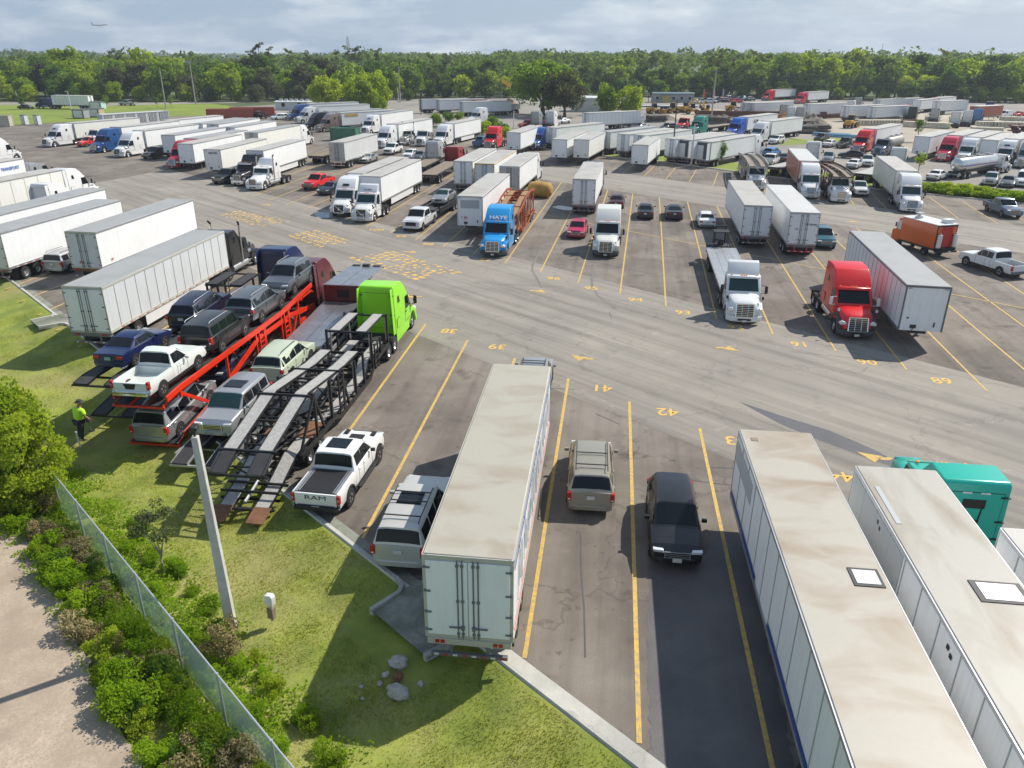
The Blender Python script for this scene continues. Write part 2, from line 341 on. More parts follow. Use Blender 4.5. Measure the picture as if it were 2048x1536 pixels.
# ------------------------------------------------------------------ wheels
def add_wheel(K, cx, cy, r, wd, side, rimrole='rim', parent=-1, spokes=0, dual=False, name='wheel', n=18, cz=None):
    cz = r if cz is None else cz
    m = MB()
    if dual:
        m.wheel_tyre(cx - side * 0.17, cy, cz, r, 0.27, n=n); m.wheel_tyre(cx + side * 0.15, cy, cz, r, 0.27, n=n)
        ox = cx + side * 0.27
    else:
        m.wheel_tyre(cx, cy, cz, r, wd, n=n); ox = cx + side * wd * 0.47
    w_ = K.add(name, m, parent)
    d = MB()
    if spokes: d.spokes(ox, cy, cz, r * 0.66, side, spokes, rimrole)
    else: d.disc(ox, cy, cz, r * 0.6, side, rimrole, 14, 0.10 if dual else 0.05)
    K.add('rim', d, w_, smooth=50)
# ------------------------------------------------------------------ trailers: nose at y=0, rear at y=-L, ground z=0
def trailer(L=16.15, style='plain', feat='', rimrole='rim', nseam=12, tandem=2.3):
    """feat letters: r reefer unit on the nose, s side skirt, l landing legs down, d dark rear underside, o rear doors hooked open, b bare low-detail rear,
    w white bumper frame, m mud flaps, p conspicuity tape, c curtain side graphics, B blue base stripe, C cyan stripe, g grey nose panel, x scuffed swing doors, h roof hatch"""
    K = Kit(); W = 1.295; z0, z1 = 1.16, 4.08
    b = MB(); b.box(-W, W, -L, 0, z0, z1, 'wall')
    body = K.add('box_body', b, -1, 0.02, 1)
    for sx in (-1, 1):
        t = MB(); x = sx * (W + 0.012)
        for k in range(1, nseam):
            y = -L * k / nseam; t.bx(x, y, (z0 + z1) / 2, 0.02, 0.035, z1 - z0 - 0.3, 'seam')
        if nseam: K.add('panel_seams', t, body)
    rl = MB()
    for sx in (-1, 1):
        rl.bx(sx * (W + 0.018), -L / 2, z1 - 0.06, 0.03, L - 0.04, 0.12, 'rail'); rl.bx(sx * (W + 0.018), -L / 2, z0 + 0.08, 0.03, L - 0.04, 0.18, 'rail')
        rl.bx(sx * (W - 0.03), 0.012, (z0 + z1) / 2, 0.10, 0.03, z1 - z0, 'rail'); rl.bx(sx * (W - 0.04), -L - 0.012, (z0 + z1) / 2, 0.12, 0.03, z1 - z0, 'rail')
    rl.bx(0, 0.012, z1 - 0.06, 2 * W - 0.14, 0.03, 0.12, 'rail'); rl.bx(0, -L - 0.012, z1 - 0.08, 2 * W - 0.16, 0.03, 0.16, 'rail'); rl.bx(0, -L - 0.012, z0 + 0.05, 2 * W - 0.16, 0.03, 0.14, 'rail')
    K.add('rails', rl, body)
    ro = MB(); ro.box(-W + 0.015, W - 0.015, -L + 0.015, -0.015, z1, z1 + 0.025, 'roof')
    rf = K.add('roof', ro, -1, 0.012, 1)
    if 'h' in feat:
        h = MB(); h.box(0.35, 1.15, -9.2, -8.4, z1 + 0.026, z1 + 0.05, 'steel'); h.box(0.44, 1.06, -9.1, -8.5, z1 + 0.05, z1 + 0.062, 'white_paint'); K.add('hatch', h, rf)
    if 'H' in feat:
        h = MB(); h.box(-0.1, 1.2, -7.1, -6.2, z1 + 0.026, z1 + 0.05, 'steel'); h.box(0.05, 1.05, -7.0, -6.3, z1 + 0.05, z1 + 0.062, 'alu'); K.add('patch', h, rf)
        h = MB(); h.box(-1.1, -0.95, -3.6, -1.4, z1 + 0.026, z1 + 0.04, 'seam'); K.add('patch', h, rf)
    if 'n' in feat:
        h = MB(); h.box(-1.0, -0.75, -0.95, -0.7, z1 + 0.026, z1 + 0.04, 'wood_deck'); K.add('patch', h, rf)
    # rear doors with lock rods, hinges and latches
    for sx in (-1, 1):
        d = MB()
        if 'o' in feat:
            d.box(sx * 1.2 - 0.025, sx * 1.2 + 0.025, -L - 1.2, -L - 0.03, z0 + 0.13, z1 - 0.17, 'door')
            K.add('door', d, -1)
            continue
        d.box(min(sx * 0.015, sx * 1.215), max(sx * 0.015, sx * 1.215), -L - 0.055, -L - 0.012, z0 + 0.13, z1 - 0.17, 'door')
        di = K.add('door', d, -1, 0.01, 1)
        q = MB()
        for xr in (0.14,) if 'b' in feat else (0.16, 0.30):
            q.tube([(sx * xr, -L - 0.075, z0 + 0.06), (sx * xr, -L - 0.075, z1 - 0.1)], 0.022, 'rod', 6)
            for zz in (z0 + 0.22, z0 + 1.4, z1 - 0.28): q.bx(sx * xr, -L - 0.07, zz, 0.09, 0.05, 0.07, 'rod')
        K.add('lock_rod', q, di)
        q = MB(); q.bx(sx * 0.36, -L - 0.095, z0 + 0.46, 0.42, 0.03, 0.04, 'rod'); q.bx(sx * 0.16, -L - 0.09, z0 + 0.45, 0.1, 0.05, 0.14, 'rod'); K.add('latch_handle', q, di)
        q = MB()
        for zz in (z0 + 0.3, z0 + 0.95, z0 + 1.7, z1 - 0.4): q.bx(sx * 1.19, -L - 0.062, zz, 0.2, 0.03, 0.06, 'rod')
        K.add('hinge', q, di)
    if 'o' in feat:
        d = MB(); d.box(-1.2, 1.2, -L - 0.004, -L + 0.001, z0 + 0.13, z1 - 0.17, 'interior'); K.add('cargo_opening', d, -1)
        d = MB(); d.box(-1.15, -0.05, -L - 0.03, -L - 0.006, z0 + 0.13, z0 + 2.3, 'wall_cream'); K.add('cargo', d, -1)
    e = MB(); e.box(-1.25, 1.25, -L - 0.06, -L + 0.25, z0 - 0.22, z0 - 0.005, 'rear_sill')
    si = K.add('rear_sill', e)
    lt = MB()
    for sx in (-1, 1):
        for k in range(2): lt.bx(sx * (0.95 - 0.16 * k), -L - 0.07, z0 - 0.11, 0.12, 0.03, 0.11, 'lamp_red')
    K.add('tail_light', lt, si)
    gb = MB()
    gb.bx(0, -L - 0.02, 0.56, 2.3, 0.1, 0.11, 'guard')
    for sx in (-0.55, 0.55): gb.bx(sx, -L + 0.02, 0.78, 0.1, 0.08, 0.36, 'guard')
    gi = K.add('rear_guard', gb)
    tp = MB()
    for k in range(8): tp.bx(-1.0 + k * 0.286, -L - 0.075, 0.56, 0.143, 0.01, 0.06, 'reflector' if k % 2 else 'white_paint')
    K.add('reflective_tape', tp, gi)
    if 'p' in feat:
        tp = MB()
        for sx in (-1, 1):
            for k in range(16):
                y = -0.7 - k * (L - 1.0) / 16; tp.bx(sx * (W + 0.036), y, z0 + 0.05, 0.008, 0.28, 0.05, 'reflector'); tp.bx(sx * (W + 0.036), y - 0.3, z0 + 0.05, 0.008, 0.28, 0.05, 'white_paint')
        K.add('reflective_tape', tp, body)
    # underframe, axles, wheels
    u = MB(); u.box(-0.5, 0.5, -L + 0.3, -0.3, 0.9, z0 - 0.005, 'steel')
    u.box(-0.65, 0.65, -L + tandem - 1.9, -L + tandem + 1.9, 0.62, 0.9, 'steel')
    for k in range(9): u.bx(0, -1 - k * (L - 2) / 8, z0 - 0.09, 2.4, 0.1, 0.15, 'steel')
    K.add('underframe', u)
    for yy in (-L + tandem - 0.64, -L + tandem + 0.64):
        for sx in (-1, 1): add_wheel(K, sx * 0.98, yy, 0.51, 0.3, sx, rimrole, dual=True)
    if 'm' in feat or True:
        for sx in (-1, 1): K.add('mud_flap', MB().bx(sx * 0.95, -L + tandem - 1.45, 0.62, 0.6, 0.02, 0.75, 'dark'))
    g = MB()
    zl = 0.05 if 'l' in feat else 0.42
    for sx in (-1, 1):
        g.bx(sx * 0.75, -2.6, (z0 + zl) / 2, 0.14, 0.14, z0 - zl, 'grey_trim'); g.bx(sx * 0.75, -2.6, zl + 0.03, 0.3, 0.3, 0.05, 'grey_trim')
    g.bar((-0.75, -2.6, 0.8), (0.75, -2.6, 0.8), 0.06, 0.06, 'steel'); K.add('landing_gear', g)
    if 's' in feat:
        for sx in (-1, 1):
            f = MB(); f.box(sx * 1.24 - 0.012, sx * 1.24 + 0.012, -L + tandem + 1.6, -3.4, 0.38, z0 - 0.01, 'skirt'); K.add('side_skirt', f)
    if 'r' in feat:
        f = MB(); f.box(-1.0, 1.0, 0.02, 0.6, 1.75, 3.95, 'unit'); ri = K.add('cooling_unit', f, -1, 0.07, 2)
        f = MB(); f.box(-0.75, 0.75, 0.6, 0.625, 2.9, 3.75, 'reefer_dark'); f.box(-0.85, -0.1, 0.6, 0.62, 1.95, 2.7, 'reefer_dark'); f.box(0.1, 0.85, 0.6, 0.62, 1.95, 2.7, 'grey_trim'); K.add('grille', f, ri)
    elif 'f' in feat or 'l' in feat:
        f = MB(); f.bx(0.45, 0.03, 1.45, 0.36, 0.04, 0.22, 'steel'); f.tube([(0.45, 0.06, 1.4), (0.5, 0.12, 1.2), (0.45, 0.1, 1.0)], 0.025, 'steel'); f.bx(-0.75, 0.03, 1.62, 0.08, 0.04, 0.3, 'steel'); f.bx(0.85, 0.03, 2.0, 0.1, 0.03, 0.1, 'dark')
        for sx in (-1, 1): f.bx(sx * 1.05, 0.03, 3.9, 0.22, 0.02, 0.06, 'seam')
        K.add('nose_fittings', f, body)
    if 'g' in feat:
        f = MB(); f.bx(0, 0.032, 3.3, 1.9, 0.01, 0.8, 'seam'); K.add('nose_panel', f, body)
    if 'B' in feat:
        f = MB()
        f.box(-W - 0.045, -W - 0.035, -5.6, -0.1, z0 + 0.19, z0 + 0.36, 'stripe_blue'); f.box(-W - 0.045, -W - 0.035, -L + 0.1, -7.8, z0 + 0.19, z0 + 0.36, 'stripe_blue')
        f.box(-W - 0.018, -W - 0.002, -3.4, -0.15, z0 + 1.7, z0 + 2.5, 'seam'); K.add('stripe', f, body)
    if 'G' in feat:
        K.add('panel', MB().box(-W - 0.018, -W - 0.002, -5.0, -0.1, z0 + 0.9, z1 - 0.2, 'seam'), body)
        for y in (-2.8, -8.4):
            f = MB()
            for k in range(2): f.bx(-W - 0.02, y - 0.22 * k, z1 - 0.45 - 0.1 * k, 0.012, 0.13, 0.13, 'dark')
            K.add('vent', f, body)
    if 'C' in feat:
        f = MB(); f.box(W + 0.033, W + 0.045, -7.0, -0.2, z0 + 0.3, z0 + 0.62, 'stripe_cyan'); K.add('stripe', f, body)
    if 'c' in feat:
        f = MB(); rnd = random.Random(4)
        for k in range(46):
            y = -0.8 - k * (L - 1.6) / 46 + rnd.uniform(-.15, .15); za = rnd.uniform(1.7, 2.4); zb = rnd.uniform(2.9, 3.8); dy = rnd.uniform(-.5, .5)
            f.bar((W + 0.03, y, za), (W + 0.03, y + dy, zb), 0.012, rnd.uniform(.03, .09), rnd.choice(['seam', 'alu', 'grey_blue', 'seam']))
        f.box(W + 0.032, W + 0.044, -L + 0.1, -0.1, z1 - 0.42, z1 - 0.34, 'stripe_blue'); f.box(W + 0.032, W + 0.044, -L + 0.1, -0.1, z0 + 0.36, z0 + 0.42, 'reflector')
        K.add('curtain_graphic', f, body)
    if 'S' in feat:
        f = MB()
        f.box(W + 0.035, W + 0.045, -L + 2.2, -L + 5.4, z1 - 1.0, z1 - 0.62, 'stripe_cyan')
        c = (-L + 1.1, 2.75); pts = []
        for k in range(10):
            a = math.pi / 2 + k * math.pi / 5; q = 0.8 if k % 2 == 0 else 0.32; pts.append((c[0] + q * math.cos(a), c[1] + q * math.sin(a)))
        f.prism(pts, W + 0.035, W + 0.045, 'text_blue'); K.add('star_emblem', f, body)
    return K
MAT['grey_blue'] = plain('grey_blue', (0.42, 0.5, 0.6), 0.5)
def flatbed(L=14.6, wood=1):
    K = Kit(); W = 1.28
    d = MB(); n = 4
    for k in range(n):
        a = -W + 0.08 + k * (2 * W - 0.16) / n; d.box(a + 0.01, a + (2 * W - 0.16) / n - 0.01, -L, 0, 1.34, 1.42, 'deck')
    K.add('deck', d)
    f = MB()
    for sx in (-1, 1): f.box(sx * (W - 0.03) - 0.05, sx * (W - 0.03) + 0.05, -L, 0, 1.22, 1.425, 'rail'); f.box(sx * 0.45 - 0.08, sx * 0.45 + 0.08, -L + 0.2, -0.4, 0.85, 1.3, 'frame')
    for k in range(10): f.bx(0, -0.6 - k * (L - 1.2) / 9, 1.28, 2.4, 0.1, 0.1, 'frame')
    f.bx(0, -L - 0.03, 1.22, 2.5, 0.06, 0.4, 'frame'); K.add('frame', f)
    b = MB()
    for k in range(10): b.bx(-1.1 + k * 0.245, -L - 0.067, 1.1, 0.12, 0.01, 0.06, 'reflector' if k % 2 else 'white_paint')
    K.add('reflective_tape', b)
    for yy in (-L + 1.7, -L + 3.1):
        for sx in (-1, 1): add_wheel(K, sx * 0.98, yy, 0.51, 0.3, sx, 'rim', dual=True)
    g = MB()
    for sx in (-1, 1): g.bx(sx * 0.7, -2.6, 0.75, 0.13, 0.13, 1.0, 'grey_trim')
    K.add('landing_gear', g)
    return K
def tanker(L=11.5, r=1.02):
    K = Kit()
    rings = []
    for y, q in ((0, .05), (-.12, .55), (-.4, .9), (-.8, 1), (-L + .8, 1), (-L + .4, .9), (-L + .12, .55), (-L, .05)):
        rings.append([(r * q * math.cos(2 * math.pi * k / 20), y, 2.05 + r * q * math.sin(2 * math.pi * k / 20)) for k in range(20)])
    K.add('tank', MB().loft(rings, 'tank'), -1, smooth=50)
    s = MB()
    for sx in (-1, 1): s.box(sx * (r + .005) - .01, sx * (r + .005) + .01, -L + .8, -.8, 1.85, 2.0, 'band')
    K.add('stripe', s)
    w_ = MB(); w_.box(-.3, .3, -L + 1, -1, 2.05 + r, 2.12 + r, 'grey_trim')
    for k in range(3): w_.tube([(0, -2.5 - 3 * k, 2.1 + r), (0, -2.5 - 3 * k, 2.3 + r)], .28, 'alu', 10)
    K.add('walkway', w_)
    f = MB(); f.box(-.5, .5, -L + .3, -.5, .8, 1.1, 'steel'); f.bx(0, -L + .1, .7, 2.3, .12, .2, 'alu'); K.add('frame', f)
    for yy in (-L + 1.2, -L + 2.5):
        for sx in (-1, 1): add_wheel(K, sx * .98, yy, .51, .3, sx, 'rim', dual=True)
    return K
def dump_trailer(L=10.0):
    K = Kit(); W = 1.25
    b = MB(); b.box(-W, W, -L, 0, 1.3, 1.42, 'wall')
    for sx in (-1, 1):
        b.box(sx * W - .04, sx * W + .04, -L, 0, 1.3, 2.9, 'wall')
        for k in range(int(L / .75)): b.bx(sx * (W + .08), -.3 - k * .75, 2.1, .1, .14, 1.5, 'wall')
        b.bx(sx * (W + .05), -L / 2, 2.88, .2, L, .12, 'wall')
    b.box(-W, W, -.05, .05, 1.3, 3.0, 'wall'); b.box(-W, W, -L - .05, -L + .05, 1.3, 2.8, 'wall')
    K.add('dump_body', b)
    f = MB(); f.box(-.5, .5, -L + .2, -.4, .8, 1.28, 'steel'); K.add('frame', f)
    for yy in (-L + 1.1, -L + 2.45):
        for sx in (-1, 1): add_wheel(K, sx * .98, yy, .51, .3, sx, 'rim', dual=True)
    return K
# ------------------------------------------------------------------ tractors: front bumper at y=0, tail at negative y
def tractor(style='aero', grille='bars', feat=''):
    """style aero | mid | day | classic | dayfair ; feat: b dark bumper, c chrome bumper, s stacks, v roof vent, l marker lights, t tinted-sky windscreen, n no bumper, g bull bar, e back-wall panel, d dark hood sides, f side fairings"""
    K = Kit(); W = 1.2
    P = {'aero': (1.62, 5.25, 3.98), 'mid': (1.62, 5.25, 3.25), 'day': (1.62, 3.35, 2.9), 'dayfair': (1.62, 3.35, 2.9), 'classic': (2.35, 5.7, 3.72), 'cday': (2.2, 3.7, 2.85)}
    hl, bk, zr = P[style]; cl = style in ('classic', 'cday')
    wz0, wz1 = (1.95, 2.68) if cl else (1.86, 2.72)
    wy0, wy1 = (-hl, -hl - 0.28) if cl else (-hl, -hl - 0.62)
    def fx(z): return 1.0 - max(0, z - 2.3) * 0.055
    # cab and sleeper shell
    if style in ('aero', 'mid'):
        prof = [(-hl + .05, .95), (wy0, wz0), (wy1, wz1), (wy1 - .12, wz1 + .17), (wy1 - .55, wz1 + .55 * (zr - wz1)), (wy1 - 1.15, zr - .12), (wy1 - 1.75, zr), (-bk + .1, zr), (-bk, zr - .12), (-bk, .95)]
    elif style in ('day', 'dayfair', 'cday'):
        prof = [(-hl + .05, .95), (wy0, wz0), (wy1, wz1), (wy1 - .2, zr), (-bk + .1, zr), (-bk, zr - .1), (-bk, .95)]
    else:
        prof = [(-hl + .05, 1.0), (wy0, wz0), (wy1, wz1), (wy1 - .1, wz1 + .12), (wy1 - .95, wz1 + .18), (wy1 - 1.05, wz1 + .2), (wy1 - 1.75, zr), (-bk + .1, zr), (-bk, zr - .12), (-bk, 1.0)]
    b = MB(); b.prism(prof, -W, W, 'paint')
    b.v = [(x * fx(z), y, z) for x, y, z in b.v]
    cab = K.add('cab', b, -1, 0.13, 3, 30)
    # windscreen
    n = Vector((0, wz1 - wz0, -(wy1 - wy0))).normalized()
    def wp(x, s, off=0.012):
        y = wy0 + (wy1 - wy0) * s; z = wz0 + (wz1 - wz0) * s
        return Vector((x * fx(z), y, z)) + n * off
    g = MB(); g.poly([wp(-1.02, .1), wp(1.02, .1), wp(.98, .97), wp(-.98, .97)], 'wind')
    g.bar(wp(0, .1, .02), wp(0, .97, .02), .03, .02, 'dark') if cl else None
    K.add('windscreen', g, cab, smooth=0)
    if not cl:
        v = MB(); v.prism([(wy1 + .02, wz1 + .0), (wy1 + .16, wz1 + .02), (wy1 + .1, wz1 + .17), (wy1 - .1, wz1 + .2)], -1.06, 1.06, 'paint'); K.add('sun_visor', v, cab, .02, 1)
    else:
        v = MB(); v.prism([(wy1 + .02, wz1), (wy1 + .3, wz1 - .06), (wy1 + .3, wz1 - .02), (wy1 - .02, wz1 + .1)], -1.05, 1.05, 'visor'); K.add('sun_visor', v, cab)
    mk = MB()
    for k in (-.85, -.16, 0, .16, .85): mk.bx(k, wy1 - (.06 if not cl else .2), wz1 + (.21 if not cl else .2), .1, .12, .06, 'lamp_amber')
    K.add('marker_light', mk, cab)
    if style == 'dayfair':
        f = MB(); f.prism([(wy1 - .25, zr - .02), (wy1 - .5, zr + .35), (wy1 - .85, zr + .75), (wy1 - 1.1, zr + .85), (wy1 - 1.15, zr + .85), (wy1 - 1.05, zr - .02)], -1.05, 1.05, 'paint'); K.add('roof_fairing', f, cab, .06, 2, 30)
    if 'v' in feat:
        y0 = wy1 - .5; z0 = wz1 + .52 * (zr - wz1)
        f = MB(); sl = Vector((0, -.43, (zr - wz1) * .35)).normalized()
        nn = Vector((0, sl.z, -sl.y)); c = Vector((0, wy1 - .33, wz1 + .17 + .20 * (zr - wz1)))
        p = [c + sl * a + Vector((x, 0, 0)) + nn * .06 for x, a in ((-.42, 0), (.42, 0), (.36, .3), (-.36, .3))]
        f.poly(p, 'dark'); K.add('roof_vent', f, cab, smooth=0)
    # side glass, doors, sleeper ports
    for sx in (-1, 1):
        def q(y, z, off=.008): return (sx * (W * fx(z) + off), y, z)
        g = MB(); g.poly([q(wy0 - .12, wz0 + .02), q(wy1 - .72, wz0 + .02), q(wy1 - .72, wz1 - .02), q(wy1 - .02, wz1 - .02)], 'glass'); wi = K.add('side_window', g, cab, smooth=0)
        d = MB()
        ya, yb = wy0 - .04, wy1 - .8
        for y in (ya, yb): d.bx(sx * (W + .002), y, 1.5, .012, .022, .78, 'gap')
        d.bx(sx * (W + .002), (ya + yb) / 2, 1.1, .012, abs(yb - ya), .022, 'gap'); d.bx(sx * (W + .02), yb + .16, 1.72, .04, .2, .05, 'dark'); K.add('door', d, cab, smooth=0)
        if style in ('aero', 'mid', 'classic'):
            d = MB(); yc = -bk + .95; zc = min(zr - .75, 2.95)
            d.poly([q(yc - .2, zc - .2), q(yc + .2, zc - .2), q(yc + .12, zc + .22), q(yc - .2, zc + .22)], 'glass'); K.add('sleeper_window', d, cab, smooth=0)
            d = MB(); d.bx(sx * (W + .004), -bk + .55, 1.55, .012, .6, .6, 'gap'); d.bx(sx * (W + .008), -bk + .55, 1.55, .012, .56, .56, 'paint'); K.add('locker_hatch', d, cab, smooth=0)
    # back wall details
    bw = MB(); bw.box(-.95, .95, -bk - .012, -bk + .01, 1.35, zr - .4, 'gap'); bw.box(-.93, .93, -bk - .018, -bk + .01, 1.37, zr - .42, 'paint')
    for sx in (-1, 1):
        for zz in (zr - .55, 2.2, 1.5): bw.bx(sx * .98, -bk - .03, zz, .3, .05, .05, 'dark')
        bw.bx(sx * .22, -bk - .025, 2.15, .12, .02, .18, 'dark')
        if 'E' in feat: bw.bx(sx * .3, -bk - .03, zr - .42, .3, .02, .05, 'white_paint')
    if 'E' in feat: bw.bx(0, -bk - .03, zr - .85, .75, .03, .34, 'dark'); bw.bar((.3, -bk - .03, zr - .85), (.22, -bk - .03, 1.4), .03, .04, 'dark')
    K.add('back_wall', bw, cab, smooth=0)
    if style in ('aero', 'mid'):
        for sx in (-1, 1):
            f = MB(); f.box(sx * 1.13 - .025, sx * 1.13 + .025, -bk - .45, -bk + .02, 1.0, zr - .1, 'paint'); f.v = [(x * fx(z), y, z) for x, y, z in f.v]; K.add('side_extender', f, cab, .015, 1)
    # hood
    h = MB(); rings = []
    if cl: secs = [(.05, .62, 1.5, .95), (-.1, .66, 1.62, .75), (-.9, .74, 1.74, .75), (-hl - .05, .98, wz0 - .03, .8)]
    else: secs = [(.0, .72, 1.2, .72), (-.16, .86, 1.48, .6), (-.55, .98, 1.63, .6), (-1.1, 1.06, 1.76, .7), (-hl - .05, 1.14, wz0 - .02, .8)]
    for y, hw, zt, zb in secs:
        half = [(hw, zb), (hw, zt - .26), (hw - .07, zt - .1), (hw - .25, zt - .02), (hw * .4, zt + .01)]
        rings.append([(x, y, z) for x, z in half] + [(-x, y, z) for x, z in half[::-1]])
    h.loft(rings, 'hood'); hd_ = K.add('hood', h, -1, 0, 2, 50)
    if not cl:
        for sx in (-1, 1):
            f = MB(); f.poly([(sx * 1.07, -.75, 1.45), (sx * 1.12, -1.5, 1.52), (sx * 1.12, -1.5, 1.62), (sx * 1.09, -1.0, 1.58)], 'dark'); K.add('hood_vent', f, hd_, smooth=0)
    # fenders
    wy = -1.25 if not cl else -1.15
    for sx in (-1, 1):
        f = MB(); n = 9; out = [(wy + .72, .62)] + [(wy + .68 * math.cos(a), .55 + .68 * math.sin(a)) for a in [math.pi * k / n for k in range(n + 1)]] + [(wy - .8, .62), (wy - .85, 1.0), (wy - .55, 1.3), (wy, 1.42), (wy + .5, 1.36), (wy + .95, 1.12), (wy + 1.0, .62)]
        f.prism(out, sx * .72, sx * 1.2, 'fender'); K.add('fender', f, -1, .04, 2, 40)
    # grille
    g = MB(); gw, ga, gb = (.52, .6, 1.52) if cl else (.6, .62, 1.47)
    yf = .09 if cl else .14
    tl = 0 if cl else -.19
    def gy(z): return yf + tl * (z - ga) / (gb - ga)
    g.poly([(-gw, gy(ga) - .01, ga), (gw, gy(ga) - .01, ga), (gw * .96, gy(gb) - .01, gb), (-gw * .96, gy(gb) - .01, gb)], 'dark')
    fr = 'grille_frame'
    for a, c in (((-gw, ga), (gw, ga)), ((gw, ga), (gw * .96, gb)), ((gw * .96, gb), (-gw * .96, gb)), ((-gw * .96, gb), (-gw, ga))):
        g.bar((a[0], gy(a[1]), a[1]), (c[0], gy(c[1]), c[1]), .06, .07, fr)
    if grille == 'bars':
        for k in range(1, 7): z = ga + (gb - ga) * k / 7; g.bar((-gw, gy(z), z), (gw, gy(z), z), .025, .035, 'grille_bar')
        for k in (-.33, .33): g.bar((k * gw * 1.0, gy(ga) + .01, ga), (k * gw, gy(gb) + .01, gb), .02, .03, 'grille_bar')
    elif grille == 'vert':
        for k in range(-4, 5): g.bar((k * gw / 5, gy(ga), ga), (k * gw / 5, gy(gb), gb), .03, .03, 'grille_bar')
    elif grille == 'slash':
        g.bar((-gw * .9, gy(ga) + .02, ga + .05), (gw * .9, gy(gb) + .02, gb - .05), .035, .06, 'chrome'); g.bx(0, gy(1.0) + .03, 1.0, .2, .02, .2, 'chrome')
        for k in range(1, 9): z = ga + (gb - ga) * k / 9; g.bar((-gw, gy(z) - .002, z), (gw, gy(z) - .002, z), .01, .015, 'grey_trim')
    elif grille == 'solid':
        for k in range(1, 12): z = ga + (gb - ga) * k / 12; g.bar((-gw, gy(z), z), (gw, gy(z), z), .02, .045, 'grille_bar')
    K.add('grille', g, hd_, smooth=0)
    for sx in (-1, 1):
        l = MB()
        if cl: l.bx(sx * .92, wy + 1.0, 1.0, .42, .14, .24, 'lamp_clear'); l.bx(sx * .92, wy + .95, 1.0, .48, .14, .3, 'chrome')
        else: l.prism([(sx * .72, 1.02), (sx * 1.12, .98), (sx * 1.13, 1.14), (sx * .98, 1.24), (sx * .74, 1.16)], -.26, .02, 'lamp_clear', 'y'); l.bx(sx * 1.14, -.3, 1.06, .08, .22, .1, 'lamp_amber')
        K.add('headlight', l, -1, .015, 1)
    if 'n' not in feat:
        bm_ = MB(); hw = 1.2
        y1 = .22 if cl else .16
        bm_.prism([(-hw, -.45), (-hw, -.2), (-.9, y1 - .06), (-.5, y1), (.5, y1), (.9, y1 - .06), (hw, -.2), (hw, -.45)], .3, .66 if not cl else .78, 'bumper', 'z')
        bi = K.add('bumper', bm_, -1, .03, 2)
        f = MB(); f.bx(0, y1 + .008, .45, .9, .02, .14, 'dark'); f.bx(.0, y1 + .02, .35, .3, .02, .15, 'plate'); K.add('licence_plate', f, bi)
    if 'g' in feat:
        f = MB()
        for z in (.45, .75, 1.05): f.tube([(-1.0, .28, z), (1.0, .28, z)], .035, 'chrome')
        for x in (-1, -.4, .4, 1): f.tube([(x, .28, .4), (x, .28, 1.1)], .035, 'chrome')
        K.add('grille_guard', f)
    # chassis
    tail = -bk - 2.75
    c = MB()
    for sx in (-1, 1): c.box(sx * .42 - .05, sx * .42 + .05, tail, -.3, .72, .98, 'steel')
    c.bx(0, tail + .04, .85, .95, .08, .26, 'steel'); c.box(-.9, .9, -bk - .35, -bk + .05, .85, .95, 'steel')
    for k in range(2): c.bx(0, tail + .75 + 1.32 * k, .55, 1.3, .18, .2, 'steel')
    c.box(-.35, .35, -hl, -.2, .55, .95, 'dark'); K.add('chassis', c)
    f5 = MB(); f5.prism([(-.45, tail + .95), (.45, tail + .95), (.5, tail + 1.7), (-.5, tail + 1.7)], 1.05, 1.16, 'steel', 'z'); f5.bx(0, tail + 1.35, 1.02, .7, .5, .1, 'steel'); K.add('fifth_wheel', f5)
    for sx in (-1, 1):
        add_wheel(K, sx * 1.02, wy, .52, .3, sx, 'rim')
        for yy in (tail + .75, tail + 2.07): add_wheel(K, sx * .97, yy, .52, .3, sx, 'rim', dual=True)
        if 'f' in feat:
            f = MB(); f.box(sx * 1.16 - .02, sx * 1.16 + .02, -bk + .1, wy - .86, .38, 1.0, 'paint'); K.add('side_fairing', f, -1, .015, 1)
        else:
            f = MB(); f.tube([(sx * .88, -bk + .3, .72), (sx * .88, wy - 1.5, .72)], .32, 'tank', 14); K.add('fuel_tank', f)
            f = MB()
            for z in (.4, .75): f.bx(sx * 1.0, wy - 1.15, z, .35, .6, .05, 'alu')
            K.add('step', f)
        f = MB(); f.bx(sx * .95, tail + .02, .65, .6, .02, .7, 'dark'); K.add('mud_flap', f)
        # mirrors
        m = MB(); my = wy0 + .05 if not cl else wy1 - .1
        m.bx(sx * 1.5, my, 2.12, .2, .1, .52, 'mirror'); m.bar((sx * 1.15, my - .1, 2.4), (sx * 1.5, my, 2.4), .035, .035, 'dark'); m.bar((sx * 1.15, my - .1, 1.85), (sx * 1.5, my, 1.85), .035, .035, 'dark'); K.add('mirror', m, cab, .02, 1)
        if not cl:
            m = MB(); m.bar((sx * 1.05, -.7, 1.45), (sx * 1.18, -.62, 1.72), .03, .03, 'dark'); m.bx(sx * 1.18, -.62, 1.8, .16, .08, .2, 'mirror'); K.add('hood_mirror', m, hd_, .015, 1)
        else:
            m = MB(); m.tube([(sx * 1.08, -hl + .15, 1.55), (sx * 1.08, -hl - .35, 1.55)], .2, 'chrome', 12); K.add('air_cleaner', m, hd_)
        if 's' in feat:
            m = MB(); m.tube([(sx * 1.22, -bk + .35 if style != 'classic' else wy1 - 1.15, .95), (sx * 1.22, -bk + .35 if style != 'classic' else wy1 - 1.15, 4.0)], .085, 'chrome', 10)
            yy = -bk + .35 if style != 'classic' else wy1 - 1.15
            m.tube([(sx * 1.22, yy, 4.0), (sx * 1.24, yy - .05, 4.15), (sx * 1.28, yy - .22, 4.28)], .085, 'dark', 10); K.add('exhaust_stack', m)
    return K
